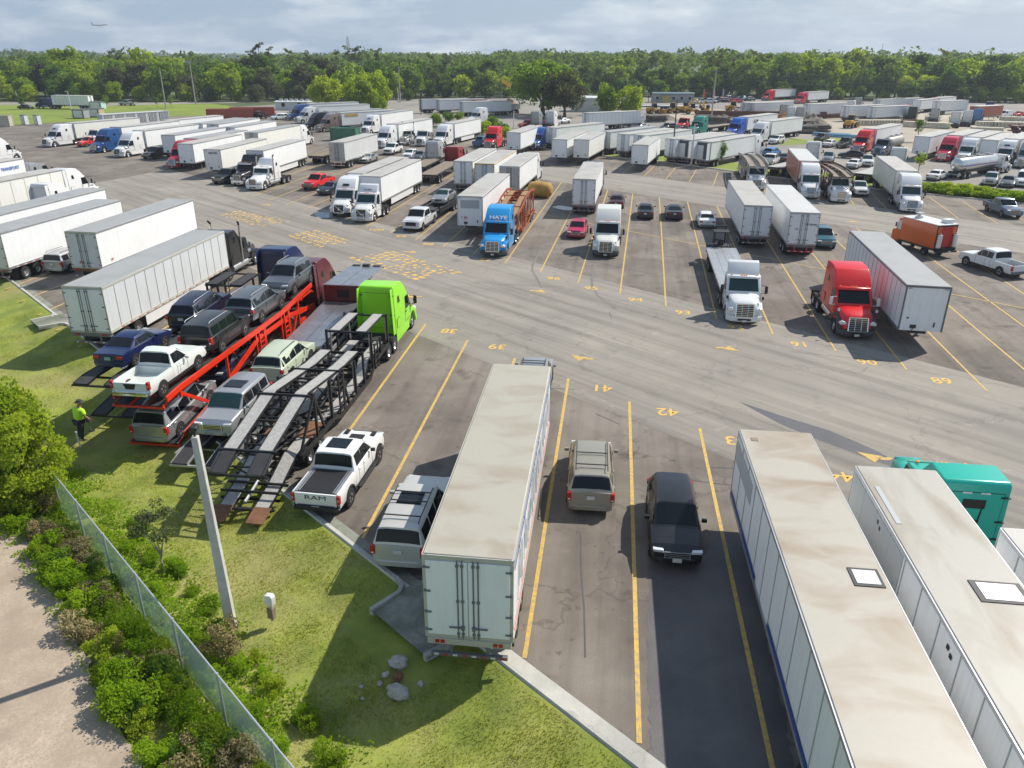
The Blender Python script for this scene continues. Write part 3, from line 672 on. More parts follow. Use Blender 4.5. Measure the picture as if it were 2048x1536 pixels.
# ------------------------------------------------------------------ cars: centre at the origin, front towards +y
CARS = {
 # L, W, zb, sections (y, zbelt, zroof, wroof) rear to front ; greenhouse index ranges
 'sedan': dict(L=4.85, W=.92, r=.33, ax=(-1.42, 1.42), sec=[(-2.42, .62, .66, .8), (-2.36, .9, .93, .8), (-1.85, .98, 1.0, .78), (-1.72, .98, 1.01, .76), (-.98, .96, 1.39, .6), (.02, .94, 1.45, .62), (.36, .94, 1.44, .62), (1.12, .95, .99, .75), (1.3, .93, .96, .78), (2.1, .78, .82, .76), (2.38, .62, .66, .66), (2.42, .5, .52, .6)], roof=(4, 6), rear=(3, 4), front=(6, 7)),
 'coupe': dict(L=4.9, W=.95, r=.35, ax=(-1.45, 1.45), sec=[(-2.45, .68, .72, .82), (-2.4, .96, 1.0, .82), (-1.9, 1.0, 1.03, .8), (-1.75, 1.0, 1.04, .78), (-.85, .98, 1.36, .58), (.0, .96, 1.42, .6), (.2, .96, 1.41, .6), (.95, .98, 1.02, .76), (1.15, .95, .98, .8), (2.1, .84, .88, .8), (2.4, .68, .72, .7), (2.45, .5, .52, .6)], roof=(4, 6), rear=(3, 4), front=(6, 7)),
 'suv': dict(L=4.75, W=.94, r=.37, ax=(-1.4, 1.4), sec=[(-2.37, .7, .74, .84), (-2.34, 1.08, 1.12, .82), (-2.28, 1.1, 1.14, .8), (-1.95, 1.1, 1.62, .64), (-1.0, 1.08, 1.72, .67), (.2, 1.06, 1.72, .68), (.42, 1.06, 1.70, .68), (1.15, 1.08, 1.12, .8), (1.3, 1.06, 1.1, .82), (2.12, .95, .99, .8), (2.34, .75, .78, .72), (2.37, .55, .57, .66)], roof=(3, 6), rear=(2, 3), front=(6, 7)),
 'bigsuv': dict(L=5.4, W=1.0, r=.4, ax=(-1.55, 1.65), sec=[(-2.7, .75, .79, .9), (-2.67, 1.15, 1.19, .88), (-2.62, 1.17, 1.2, .87), (-2.42, 1.17, 1.8, .72), (-1.2, 1.15, 1.88, .74), (.25, 1.14, 1.88, .75), (.5, 1.14, 1.86, .75), (1.15, 1.16, 1.2, .85), (1.3, 1.14, 1.18, .88), (2.4, 1.06, 1.1, .86), (2.66, .82, .86, .8), (2.7, .58, .6, .74)], roof=(3, 6), rear=(2, 3), front=(6, 7)),
 'boxsuv': dict(L=4.55, W=.94, r=.37, ax=(-1.3, 1.38), sec=[(-2.27, .7, .74, .84), (-2.25, 1.08, 1.12, .84), (-2.21, 1.1, 1.13, .83), (-2.05, 1.1, 1.7, .7), (-.9, 1.1, 1.76, .72), (.3, 1.09, 1.74, .72), (.5, 1.09, 1.72, .72), (1.12, 1.1, 1.14, .82), (1.25, 1.08, 1.12, .84), (2.05, 1.0, 1.04, .82), (2.24, .8, .84, .76), (2.27, .55, .57, .7)], roof=(3, 6), rear=(2, 3), front=(6, 7)),
 'minivan': dict(L=5.0, W=.96, r=.35, ax=(-1.5, 1.52), sec=[(-2.5, .62, .66, .86), (-2.47, 1.02, 1.06, .86), (-2.4, 1.04, 1.08, .84), (-2.1, 1.04, 1.66, .68), (-1.0, 1.0, 1.76, .7), (.5, .98, 1.75, .7), (.85, .98, 1.7, .7), (1.75, 1.02, 1.06, .8), (1.85, 1.0, 1.04, .8), (2.3, .85, .89, .76), (2.47, .68, .72, .7), (2.5, .5, .52, .66)], roof=(3, 6), rear=(2, 3), front=(6, 7)),
 'hatch': dict(L=4.3, W=.89, r=.32, ax=(-1.3, 1.3), sec=[(-2.14, .62, .66, .8), (-2.1, .96, 1.0, .78), (-2.02, .98, 1.02, .76), (-1.55, .98, 1.42, .62), (-.8, .96, 1.5, .64), (.1, .95, 1.5, .64), (.35, .95, 1.48, .64), (1.15, .97, 1.01, .74), (1.3, .95, .98, .76), (1.95, .8, .84, .74), (2.1, .64, .68, .66), (2.14, .5, .52, .6)], roof=(3, 6), rear=(2, 3), front=(6, 7)),
 'convertible': dict(L=4.5, W=.87, r=.32, ax=(-1.35, 1.35), sec=[(-2.25, .6, .64, .78), (-2.2, .88, .92, .78), (-1.6, .94, .96, .76), (-1.45, .94, .97, .74), (-.75, .93, 1.34, .58), (.0, .92, 1.38, .6), (.25, .92, 1.36, .6), (.95, .92, .96, .72), (1.1, .9, .94, .75), (2.0, .76, .8, .74), (2.2, .62, .66, .68), (2.25, .48, .5, .62)], roof=(4, 6), rear=(3, 4), front=(6, 7)),
 'cargovan': dict(L=5.6, W=1.0, r=.36, ax=(-1.7, 1.75), sec=[(-2.8, .7, .74, .92), (-2.78, 1.2, 1.24, .92), (-2.76, 1.22, 1.25, .92), (-2.7, 1.22, 1.98, .8), (-1.0, 1.2, 2.08, .82), (.9, 1.18, 2.06, .8), (1.1, 1.18, 2.02, .8), (1.75, 1.2, 1.24, .86), (1.85, 1.18, 1.22, .86), (2.55, 1.0, 1.04, .82), (2.77, .8, .84, .76), (2.8, .55, .57, .7)], roof=(3, 6), rear=(2, 3), front=(6, 7)),
}
# pickups: the cab end of the greenhouse; bed added behind
PICK = {'pickup': dict(L=5.9, W=1.0, r=.4, ax=(-1.75, 1.9), cab0=-.95, wr=.78, zr=1.92, zb=1.18, crew=1), 'smallpickup': dict(L=5.3, W=.92, r=.37, ax=(-1.6, 1.6), cab0=-.55, wr=.7, zr=1.76, zb=1.06, crew=0),
        'heavypickup': dict(L=6.4, W=1.02, r=.43, ax=(-2.05, 2.1), cab0=-1.0, wr=.8, zr=2.02, zb=1.26, crew=1)}
def car(kind='sedan', feat=''):
    """feat: s sunroof, r roof rails, x cross bars, g chrome grille, p rear plate, q front plate, t tonneau, a arch flares, T rear text area, b black trim, c soft top, n navy trunk plate green, k spoked rims, d dark rims"""
    K = Kit()
    pk = kind in PICK
    if pk:
        D = PICK[kind]; L = D['L']; h = L / 2; W = D['W']; zb_ = D['zb']; zr = D['zr']; c0 = D['cab0']; wr = D['wr']
        yw = h - 1.62
        sec = [(c0 - .02, zb_, zb_ + .03, W * .9), (c0, zb_, zb_ + .04, W * .88), (c0 + .13, zb_, zr - .05, wr - .02), (c0 + .5, zb_, zr, wr), (yw - .95, zb_, zr, wr), (yw - .8, zb_, zr - .03, wr), (yw, zb_ + .01, zb_ + .05, W * .86), (yw + .15, zb_ - .01, zb_ + .03, W * .87), (h - .3, zb_ - .1, zb_ - .06, W * .85), (h - .06, zb_ - .3, zb_ - .26, W * .8), (h, .62, .64, W * .74)]
        D = dict(D, sec=sec, roof=(2, 5), rear=(1, 2), front=(5, 6))
    else: D = CARS[kind]
    L, W, r, ax, sec = D['L'], D['W'], D['r'], D['ax'], D['sec']; h = L / 2
    zlow = .26 if r < .36 else .36
    if pk: zlow = .42
    rings = []
    def ring(y, zbelt, zroof, wr):
        e = abs(y) / h; w = W * (1 - .10 * max(0, (e - .82) / .18) ** 2); g = zroof - zbelt
        wb = min(w * .965, w)
        hp = [(w * .86, zlow), (w * .985, zlow + .1), (w, zlow + (zbelt - zlow) * .45), (w * .992, zlow + (zbelt - zlow) * .72), (wb, zbelt - .015)]
        if g > .2: hp += [(wb - .03, zbelt + .015), (wr + .035, zroof - .09), (wr - .03, zroof - .025), (wr * .6, zroof + .008)]
        else: hp += [(wb - .04, zbelt + g * .3), (wr + .02, zbelt + g * .6), (wr * .8, zbelt + g * .9), (wr * .4, zroof + .015)]
        return [(x, y, z) for x, z in hp] + [(-x, y, z) for x, z in hp[::-1]]
    for s in sec: rings.append(ring(*s))
    b = MB(); b.loft(rings, 'paint')
    if 'c' in feat:
        pass
    body = K.add('body', b, -1, 0, 2, 32)
    V = [[Vector(p) for p in rg] for rg in rings]; M = len(V[0])
    def patch(quad, s0, s1, t0, t1, off):
        a, b_, c, d = quad
        def P(s, t): return (a * (1 - s) + b_ * s) * (1 - t) + (d * (1 - s) + c * s) * t
        n = (b_ - a).cross(d - a)
        if n.length < 1e-9: n = (c - b_).cross(d - c)
        n.normalize()
        mid = (a + b_ + c + d) / 4
        if n.dot(mid - Vector((0, mid.y * .6, .6))) < 0: n = -n
        return [P(s0, t0) + n * off, P(s1, t0) + n * off, P(s1, t1) + n * off, P(s0, t1) + n * off]
    # glass
    def band(i0, i1, role, name, s0, s1):
        g = MB()
        # left point 6 .. right point M-7 across the screen (indices of the roof corner on each side)
        A, B = V[i0], V[i1]
        for j in range(6, M - 7):   # follow the curve of the shell strip by strip
            q = [A[j], A[j + 1], B[j + 1], B[j]]
            g.poly(patch(q, .35 if j == 6 else 0, .65 if j == M - 8 else 1, s0, s1, .012), role)
        K.add(name, g, body, smooth=0)
    f0, f1 = D['front']; band(f0, f1, 'wind', 'windscreen', .06, .93)
    r0, r1 = D['rear']
    band(r0, r1, 'glass', 'rear_window', .14, .9)
    a0, a1 = D['roof']
    ends = [i for i in range(a0, a1 + 1)]
    for side in (0, 1):
        i5, i6 = (5, 6) if side == 0 else (M - 6, M - 7)
        segs = [(ends[0], ends[-1])]
        ya, yb = V[a0][5].y, V[a1][5].y
        # one daylight opening split in panes by the pillars
        nP = 3 if kind in ('suv', 'bigsuv', 'boxsuv', 'minivan') else (2 if kind != 'cargovan' else 1)
        if pk: nP = 2
        za = [V[a0][i5], V[a1][i5], V[a1][i6], V[a0][i6]]
        lo = .04 if not pk else .08
        for k in range(nP):
            if kind == 'cargovan': s0, s1 = .74, .97
            else: s0, s1 = lo + (1 - lo) * k / nP + .015, lo + (1 - lo) * (k + 1) / nP - .015
            g = MB(); g.poly(patch(za, s0, s1, .1, .93, .022), 'glass')
            K.add('side_window', g, body, smooth=0)
        # front quarter triangle
        g = MB(); A, B = V[f0], V[f1]
        q = patch([A[i5], B[i5], B[i6], A[i6]], .03, .72, .1, .9, .016)
        g.poly([q[0], q[1], q[3]], 'glass'); K.add('side_window', g, body, smooth=0)
        if r1 == a0 and not pk and kind != 'cargovan':
            A, B = V[r0], V[r1]
            q = patch([A[i5], B[i5], B[i6], A[i6]], .45, .98, .1, .9, .016); g = MB(); g.poly([q[0], q[1], q[2]], 'glass'); K.add('side_window', g, body, smooth=0)
    zmid = zlow + .3
    # lower trim, door seams, handles
    t = MB()
    for sx in (-1, 1):
        t.bx(sx * (W * .99), 0, zlow + .03, .05, abs(ax[1] - ax[0]) - 2.3 * r, .13, 'trim')
        zb0 = sec[a0][1]
        ys = [V[a1][5].y + .45, (V[a1][5].y + V[a0][5].y) / 2 + .1] + ([V[a0][5].y + .2] if kind not in ('coupe', 'convertible') else [])
        for y in ys:
            pp = [(sx * (xx + .002), y, zz) for xx, zz in ((W * .99, zlow + .14), (W, zlow + (zb0 - zlow) * .45), (W * .992, zlow + (zb0 - zlow) * .72), (W * .968, zb0 - .03))]
            for a, b_ in zip(pp, pp[1:]): t.bar(a, b_, .012, .012, 'gap')
    K.add('trim', t, body, smooth=0)
    hnd = MB()
    for sx in (-1, 1):
        for y in ys[1:3]: hnd.bx(sx * W * .99, y + .18, sec[a0][1] - .14, .05, .17, .035, 'handle')
    K.add('door_handle', hnd, body)
    # arches and wheels
    for sx in (-1, 1):
        for y in ax:
            m = MB(); m.disc(sx * (W + .006), y, r + .02, r * 1.16, sx, 'dark', 18)
            if 'a' in feat:
                n = 12; rg = [[(sx * xx, y + r * q * math.cos(math.pi * k / n), r + .02 + r * q * math.sin(math.pi * k / n)) for k in range(n + 1)] for q, xx in ((1.32, W - .01), (1.30, W + .04), (1.12, W + .045))]
                m.loft(rg, 'dark', cap=False, closed=False)
            K.add('wheel_arch', m, body)
            add_wheel(K, sx * (W - .095), y, r, .23, sx, 'rim_dark' if 'd' in feat else 'rim', spokes=(6 if 'k' in feat else 5), n=16)
    # front
    nose = sec[-1]; y1 = h
    hz = sec[-2][1] + .06 if not pk else sec[-2][1] + .08
    for sx in (-1, 1):
        l = MB(); l.prism([(sx * W * .5, hz - .06), (sx * W * .9, hz - .03), (sx * W * .93, hz + .07), (sx * W * .55, hz + .06)], y1 - .24, y1 - .0, 'lamp_clear', 'y'); K.add('headlight', l, body, .01, 1)
    g = MB(); gt = hz + .04
    g.bx(0, y1 + .005, gt - (.2 if pk else .16), W * (1.05 if pk else .95), .05, .38 if pk else .26, 'dark')
    if 'g' in feat or pk:
        for k in range(5 if pk else 4): g.bx(0, y1 + .035, gt - (.36 if pk else .26) + .075 * k, W * (1.0 if pk else .92), .02, .022, 'grille_bar')
        for sx in (-1, 1): g.bx(sx * W * (.525 if pk else .475), y1 + .025, gt - (.2 if pk else .16), .03, .04, .4 if pk else .28, 'grille_bar')
    else: g.bx(0, y1 + .03, gt - .1, W * .8, .02, .03, 'grille_bar')
    K.add('grille', g, body)
    m = MB()
    m.prism([(-W * .9, y1 - .35), (-W * .86, y1 - .05), (-W * .5, y1 + .05), (W * .5, y1 + .05), (W * .86, y1 - .05), (W * .9, y1 - .35)], zlow, zlow + .2, 'bumper', 'z'); K.add('bumper', m, body, .02, 1)
    if 'q' in feat: K.add('licence_plate', MB().bx(0, y1 + .06, zlow + .14, .32, .015, .16, 'plate'), body)
    # rear
    rz = sec[1][1] - .12 if not pk else .95
    y0 = -h
    for sx in (-1, 1):
        l = MB()
        if pk: l.bx(sx * (W - .055), y0 + .06, .93, .13, .16, .36, 'lamp_red'); l.bx(sx * (W - .055), y0 - .015, .93, .06, .02, .1, 'lamp_clear')
        elif kind in ('suv', 'bigsuv', 'boxsuv', 'minivan', 'cargovan'): l.bx(sx * (W - .1), y0 + .06, rz - .02, .17, .2, .36 if kind != 'suv' else .2, 'lamp_red'); l.bx(sx * (W - .1), y0 - .03, rz - .12, .12, .03, .08, 'lamp_clear')
        else: l.bx(sx * (W * .70), y0 + .05, rz, W * .36, .18, .14, 'lamp_red')
        K.add('tail_light', l, body, .012, 1)
    m = MB(); m.prism([(-W * .92, y0 + .3), (-W * .9, y0 + .03), (-W * .6, y0 - .06), (W * .6, y0 - .06), (W * .9, y0 + .03), (W * .92, y0 + .3)], zlow + .02, zlow + .24, 'bumper_rear', 'z'); K.add('rear_bumper', m, body, .02, 1)
    pl = 'plate_green' if 'n' in feat else 'plate'
    if 'p' in feat: K.add('licence_plate', MB().bx(0, y0 - .03 - (.04 if pk else 0), (rz - .05) if not pk else zlow + .14, .32, .02, .16, pl), body)
    for sx in (-1, 1):
        m = MB(); ym = V[f0][5].y + .28; m.bx(sx * (W + .12), ym, sec[f0][1] + .09, .2, .12, .14, 'mirror_shell'); K.add('mirror', m, body, .03, 2)
    zt = sec[a0 + 1][2]
    if 's' in feat:
        ys_ = (V[a0][5].y + V[a1][5].y) / 2 + (.35 if not pk else .05)
        K.add('sunroof', MB().box(-.46, .46, ys_ - .4, ys_ + .45, zt + .008, zt + .03, 'glass'), body, .01, 1)
    if 'r' in feat or 'x' in feat:
        m = MB(); wr = sec[a0 + 1][3] - .06; ya, yb = V[a0][5].y + .2, V[a1][5].y - .25
        for sx in (-1, 1): m.tube([(sx * wr, ya, zt + .0), (sx * wr, ya + .12, zt + .07), (sx * wr, yb - .12, zt + .07), (sx * wr, yb, zt + .0)], .02, 'rack', 6)
        if 'x' in feat:
            for y in (ya + .35, (ya + yb) / 2 + .1, yb - .5)[:2 if 'X' in feat else 3]: m.bx(0, y, zt + .085, 2 * wr, .05, .03, 'rack')
        K.add('roof_rack', m, body)
    if pk:
        z0 = .62; zt_ = zb_ - .02 ; yA = c0 - .04
        bd = MB(); bd.box(-W * .97, W * .97, -h + .05, yA, .55, z0 + .06, 'bedfloor')
        bi = K.add('bed', bd, body)
        for sx in (-1, 1):
            s_ = MB(); rg = []
            for y in (-h + .06, -h + .2, yA - .1, yA): rg.append([(sx * W * .93, y, .44), (sx * W * .998, y, .55), (sx * W * .99, y, zt_ - .12), (sx * W * .965, y, zt_), (sx * (W * .965 - .1), y, zt_), (sx * (W * .965 - .1), y, .62)])
            s_.loft(rg, 'paint'); K.add('bed_side', s_, bi, .0, 1)
        hb = MB(); hb.box(-W * .88, W * .88, yA - .06, yA, .6, zt_, 'paint'); K.add('bed_front', hb, bi)
        tg = MB(); tg.box(-W * .86, W * .86, -h, -h + .08, .56, zt_, 'paint'); K.add('tailgate', tg, body, .02, 2)
        if 'H' in feat: K.add('tailgate_badge', MB().prism([(-.3, zt_ - .04), (.3, zt_ - .04), (.2, zt_ - .3), (-.2, zt_ - .3)], -h - .012, -h + .02, 'dark', 'y'), body)
        if 't' in feat:
            tn = MB(); tn.box(-W * .84, W * .84, -h + .1, yA - .05, zt_ - .02, zt_ + .03, 'tonneau')
            for sx in (-1, 1):
                tn.box(sx * W * .82 - .06, sx * W * .82 + .06, -h + .1, yA - .05, zt_ + .0, zt_ + .045, 'rail_trim'); tn.box(sx * W * .70 - .02, sx * W * .70 + .02, -h + .12, yA - .08, zt_ + .02, zt_ + .042, 'rail_trim')
            K.add('bed_cover', tn, body)
        K.add('step_bumper', MB().box(-W * .9, W * .9, -h - .12, -h + .06, .45, .62, 'bumper_rear'), body, .03, 2)
        if 'S' in feat:
            for sx in (-1, 1): K.add('running_board', MB().bx(sx * (W + .06), .3, .42, .2, 2.5, .07, 'dark'), body)
        if 'V' in feat:
            vv = MB(); vv.box(-.32, .32, yw + .35, yw + .8, zb_ + .03, zb_ + .075, 'dark')
            for sx in (-1, 1): vv.box(sx * .62 - .1, sx * .62 + .1, yw + .9, yw + 1.25, zb_ - .01, zb_ + .045, 'dark')
            K.add('hood_scoop', vv, body)
    return K
# ------------------------------------------------------------------ car haulers (local y = metres along the parking axis)
HAUL = {
 'black': dict(up=[(-25.5, 1.85), (-24.3, 2.3), (-20.2, 3.08), (-15.4, 2.5), (-13.2, 2.42)], up2=[(-11.6, 3.0), (-8.4, 2.95)], low=[(-25.3, .22), (-24.7, .3), (-23.8, .5), (-22.1, .98), (-18.4, .98), (-17.2, .62), (-12.4, .62), (-11.6, 1.3), (-8.6, 1.3)],
     posts=[(-20.2, .7, 3.05), (-18.2, .6, 2.9), (-16.4, .6, 2.7), (-14.6, .6, 2.45), (-13.2, .6, 2.4), (-11.6, .6, 3.0), (-10.0, 1.2, 2.1), (-8.5, 1.2, 3.0)], diag=[(-22.3, 1.0, -20.2, 3.0), (-19.2, .7, -20.2, 2.9), (-15.8, .6, -16.6, 2.6)], lad=[(-17.0, .7, 2.6), (-11.1, .7, 2.2)], rail=[(-22.2, .85), (-18.0, .8), (-17.0, .45), (-12.2, .45), (-11.2, 1.05), (-8.4, 1.15)], ax=[-21.2, -19.9]),
 'red': dict(up=[(-26.6, 2.35), (-25.5, 2.45), (-8.2, 2.48)], up2=[], low=[(-26.0, .12), (-25.3, .3), (-22.4, .62), (-20.6, .62), (-18.5, .62), (-17, .45), (-11.5, .45), (-10.6, 1.1), (-8.2, 1.25)], solid=1,
     posts=[(-25.2, 2.2, 2.55), (-20.6, .95, 2.5), (-17.1, .5, 2.5), (-15.9, .5, 2.5), (-13.6, .5, 2.5), (-12.4, .5, 2.5), (-10.9, .7, 2.5)], diag=[(-25.5, .42, -22.4, .8), (-22.4, .8, -19.8, 1.35), (-19.8, 1.35, -16.6, 2.15), (-22.6, .7, -25.2, 2.4), (-12.0, .8, -10.8, 2.3)], lad=[(-16.5, .5, 2.45), (-13.0, .5, 2.45)], rail=[(-23, .55), (-18.2, .5), (-17.1, .4), (-11.4, .4), (-10.4, 1.0), (-8.2, 1.2)], rail2=[(-26.4, 2.6), (-25.2, 2.68), (-13.4, 2.55), (-12.4, 2.62), (-8.4, 2.9)], rail3=[(-20.6, 1.2), (-16.8, 2.12), (-12, 2.0), (-10.6, 1.75), (-8.3, 1.5)], ax=[-20.3, -19.0]),
 'blue': dict(up=[(-27.4, 2.3), (-26.6, 2.42), (-20.5, 2.42), (-19.5, 2.2), (-13.5, 1.9)], up2=[(-13.9, 3.5), (-11.2, 3.55)], low=[(-26.6, .3), (-23.5, .8), (-19, .8), (-18, .6), (-12.4, .6), (-11.6, 1.2), (-8.4, 1.25)], solid=1,
     posts=[(-22, .8, 2.4), (-18, .6, 2.1), (-14.4, .6, 1.9), (-13.7, .6, 3.5), (-12.4, .6, 3.5), (-11.4, 1.2, 3.5)], diag=[(-23.5, .8, -22, 2.3)], lad=[], rail=[(-24, .8), (-18, .7), (-12.4, .5), (-11.4, 1.1), (-8.4, 1.2)], ax=[-22.8, -21.5]),
 'silver': dict(up=[(-13.2, 1.5), (-6.0, 1.92)], up2=[(-5.8, 3.02), (-.2, 2.9)], low=[(-25.6, .5), (-24.4, .72), (-19.5, .72), (-18.5, .85), (-13.3, .85), (-13, 1.2), (-6.2, 1.3)], solid=1, wide=1,
     posts=[(-5.7, 1.0, 3.0), (-3.6, 1.0, 2.95), (-9.5, 1.0, 1.65), (-12.8, .9, 1.5)], diag=[], lad=[], rail=[(-25, .55), (-13.2, .7), (-6, 1.0), (-.5, .9)], ax=[-22.4, -21.0, -8.2, -6.9]),
 'orange': dict(up=[(-.6, 2.6), (-3.5, 2.75), (-6.5, 3.2), (-10, 3.45), (-13.2, 3.1)], up2=[], low=[(-.8, 1.3), (-3.0, 1.3), (-4.0, .6), (-9.0, .6), (-10, .95), (-13.6, .95), (-15, .3)],
     posts=[(-.8, 1.2, 2.6), (-3.2, .8, 2.75), (-4.6, .6, 2.9), (-6.5, .6, 3.2), (-8.4, .6, 3.3), (-10, .9, 3.45), (-12.6, .9, 3.1)], diag=[(-3.2, 2.4, -4.6, .7), (-6.5, .6, -8.4, 3.2), (-10, .9, -12.6, 3.0), (-4.6, .7, -6.5, 3.1)], lad=[(-5.5, .7, 2.9)], rail=[(-.8, 1.25), (-3.2, 1.2), (-4.2, .5), (-9.2, .5), (-10.2, .85), (-14, .85)], rail2=[(-.6, 2.75), (-3.5, 2.9), (-6.5, 3.4), (-10, 3.62), (-13.2, 3.25)], ax=[-11.2, -12.5]),
 'goose': dict(up=[], up2=[(-.3, 1.55), (-2.2, 1.5)], low=[(-2.2, 1.05), (-6, .95), (-12.4, .95), (-14.2, .35)], posts=[(-2.1, .8, 1.5)], diag=[(-2.1, 1.5, -3.4, .95)], lad=[], rail=[(-2.2, 1.0), (-6, .85), (-12.6, .85)], rail2=[(-2.2, 1.25), (-6, 1.2), (-12.4, 1.2)], ax=[-8.4, -9.5, -10.6], solid=1),
 'rack': dict(up=[(2.6, 3.15), (-1.5, 3.3), (-6, 3.2), (-11, 3.0), (-15.5, 2.6)], up2=[], low=[(-3, 1.2), (-5, .7), (-12, .8), (-16, .5)], posts=[(2.2, 2.2, 3.2), (.4, 2.2, 3.25), (-3, 1.1, 3.25), (-5.5, .7, 3.2), (-8, .7, 3.1), (-10.5, .8, 3.0), (-13, .8, 2.8)], diag=[(-3, 1.2, -5.5, 3.1), (-8, .8, -10.5, 3.0), (-10.5, .8, -13, 2.8), (2.2, 2.3, .4, 3.2)], lad=[(-6.7, .8, 3.1)], rail=[(-3, 1.1), (-5, .6), (-12, .7), (-15, .7)], rail2=[(2.6, 3.35), (-1.5, 3.5), (-6, 3.4), (-11, 3.2), (-15.5, 2.8)], ax=[-11.5, -12.8]),
}
def hauler(spec):
    D = HAUL[spec]; K = Kit(); W = 1.27
    solid = D.get('solid')
    def runway(m, pts, t=.07, role='runway'):
        for (a, za), (b, zb) in zip(pts, pts[1:]):
            for sx in (-1, 1):
                wide = D.get('wide') and pts is not D['low']; x0, x1 = ((sx * .44, sx * 1.06) if spec in ('black', 'orange') else (sx * .42, sx * 1.18)) if not wide else (sx * .02, sx * 1.22)
                m.loft([[(x0, y, z - t), (x1, y, z - t), (x1, y, z), (x0, y, z)] for y, z in ((a, za), (b, zb))], role)
                if not wide:
                    for e in (x0, x1): m.bar((e, a, za - .03), (e, b, zb - .03), .035, .11, 'frame')
            n = max(1, int(abs(b - a) / 1.9))
            for k in range(n + 1):
                y = a + (b - a) * k / n; z = za + (zb - za) * k / n; m.bar((-W, y, z - .1), (W, y, z - .1), .09, .09, 'frame')
    for nm, key in (('upper_deck', 'up'), ('front_deck', 'up2'), ('lower_deck', 'low')):
        if D[key]:
            m = MB(); runway(m, D[key], .07, 'runway_low' if key == 'low' else 'runway'); K.add(nm, m, -1, smooth=0)
    for sx in (-1, 1):
        m = MB(); x = sx * (W + .0)
        for y, z0, z1 in D['posts']: m.bx(x, y, (z0 + z1) / 2, .1, .13, z1 - z0, 'frame')
        for y0, z0, y1, z1 in D['diag']: m.bar((x, y0, z0), (x, y1, z1), .09, .17 if spec == 'red' else .12, 'frame')
        for key, hh in (('rail', .22), ('rail2', .26), ('rail3', .26)):
            p = D.get(key, [])
            for (a, za), (b, zb) in zip(p, p[1:]): m.bar((x + sx * (.012 if key == 'rail' else .02), a, za), (x + sx * (.012 if key == 'rail' else .02), b, zb), .1, hh, 'frame')
        K.add('side_frame', m, -1, smooth=0)
        for y, z0, z1 in D['lad']:
            m = MB(); xo = x + sx * .09
            for e in (-.3, .3): m.bx(xo, y + e, (z0 + z1) / 2, .07, .1, z1 - z0, 'frame')
            n = int((z1 - z0) / .3)
            for k in range(n): m.bx(xo, y, z0 + .15 + k * .3, .05, .6, .08, 'frame')
            K.add('ladder', m, -1, smooth=0)
        m = MB()
        for y, z0, z1 in D['posts'][1::2]: m.tube([(sx * (W - .16), y + .2, z0 + .1), (sx * (W - .16), y + .2, z1 - .15)], .05, 'piston', 8)
        K.add('hydraulic_ram', m)
        for y in D['ax']: add_wheel(K, sx * .98, y, .42, .3, sx, 'rim', dual=True)
    m = MB(); zc = .5
    for sx in (-.45, .45): m.box(sx - .06, sx + .06, min(D['ax']) - 1.6, max(D['ax']) + 1.6, .32, .52, 'steel')
    for y in D['ax']: m.bx(0, y, .42, 1.6, .14, .14, 'steel')
    K.add('axle_frame', m)
    if spec == 'silver':
        m = MB(); m.box(-1.2, 1.2, -5.9, -5.82, 1.0, 3.0, 'bulk'); m.box(-.3, .5, -5.93, -5.9, 2.2, 2.7, 'glass'); K.add('bulkhead', m)
        m = MB(); m.prism([(-2.4, .55), (-2.4, 1.8), (-3.0, 2.7), (-5.6, 2.7), (-5.6, .55)], -1.15, 1.15, 'bulk'); m.prism([(-.3, .5), (-.3, 1.3), (-2.4, 1.8), (-2.4, .5)], -1.0, 1.0, 'bulk'); K.add('cab', m, -1, .08, 2)
        for sx in (-1, 1): add_wheel(K, sx * 1.0, -1.3, .5, .3, sx, 'rim')
        m = MB()
        for sx in (-1, 1): m.box(sx * .75 - .28, sx * .75 + .28, -.45, -.15, 2.93, 2.95, 'dark')
        m.bx(0, -.35, 2.98, .5, .35, .12, 'steel'); K.add('deck_end', m)
    if spec in ('black', 'orange', 'rack'):
        rnd = random.Random(3); m = MB()   # inner struts, rungs and hoses between and below the runways
        ys = [p[0] for p in D['up']]; ylo, yhi = min(ys), max(ys)
        zt = lambda y: float(np.interp(y, sorted(ys), [z for _, z in sorted(D['up'])]))
        y = ylo + .5
        while y < yhi:
            z = zt(y) - .16
            m.bar((-.42, y, z), (.42, y, z), .05, .07, 'frame')
            if rnd.random() < .7: m.bar((rnd.choice([-.4, .4]), y, z), (rnd.choice([-.4, .4]), y + rnd.uniform(-.9, .9), max(.6, z - rnd.uniform(.6, 1.6))), .06, .06, 'frame')
            if rnd.random() < .5: m.bx(rnd.choice([-.3, .3, -1.2, 1.2]), y, z - .05, .2, .35, .16, 'frame')
            y += .62
        y = min(p[0] for p in D['low']) + .6
        while y < max(p[0] for p in D['low']):
            m.bar((-1.25, y, .55), (1.25, y, .55), .07, .1, 'frame')
            if rnd.random() < .5: m.bx(rnd.uniform(-.3, .3), y, .66, rnd.uniform(.2, .5), .3, .2, 'frame')
            y += .7
        for k in range(5):
            x = rnd.uniform(-.35, .35); m.tube([(x, ylo + 3, 1.2), (x + .1, (ylo + yhi) / 2, .8), (x, yhi - 1, 1.1)], .03, 'frame', 5)
        if spec != 'rack':
            for y in np.arange(ylo + 1.1, yhi, 3.9): m.bar((-1.25, y, zt(y) + .02), (1.25, y, zt(y) + .02), .09, .1, 'frame')
        K.add('inner_frame', m, -1, smooth=0)
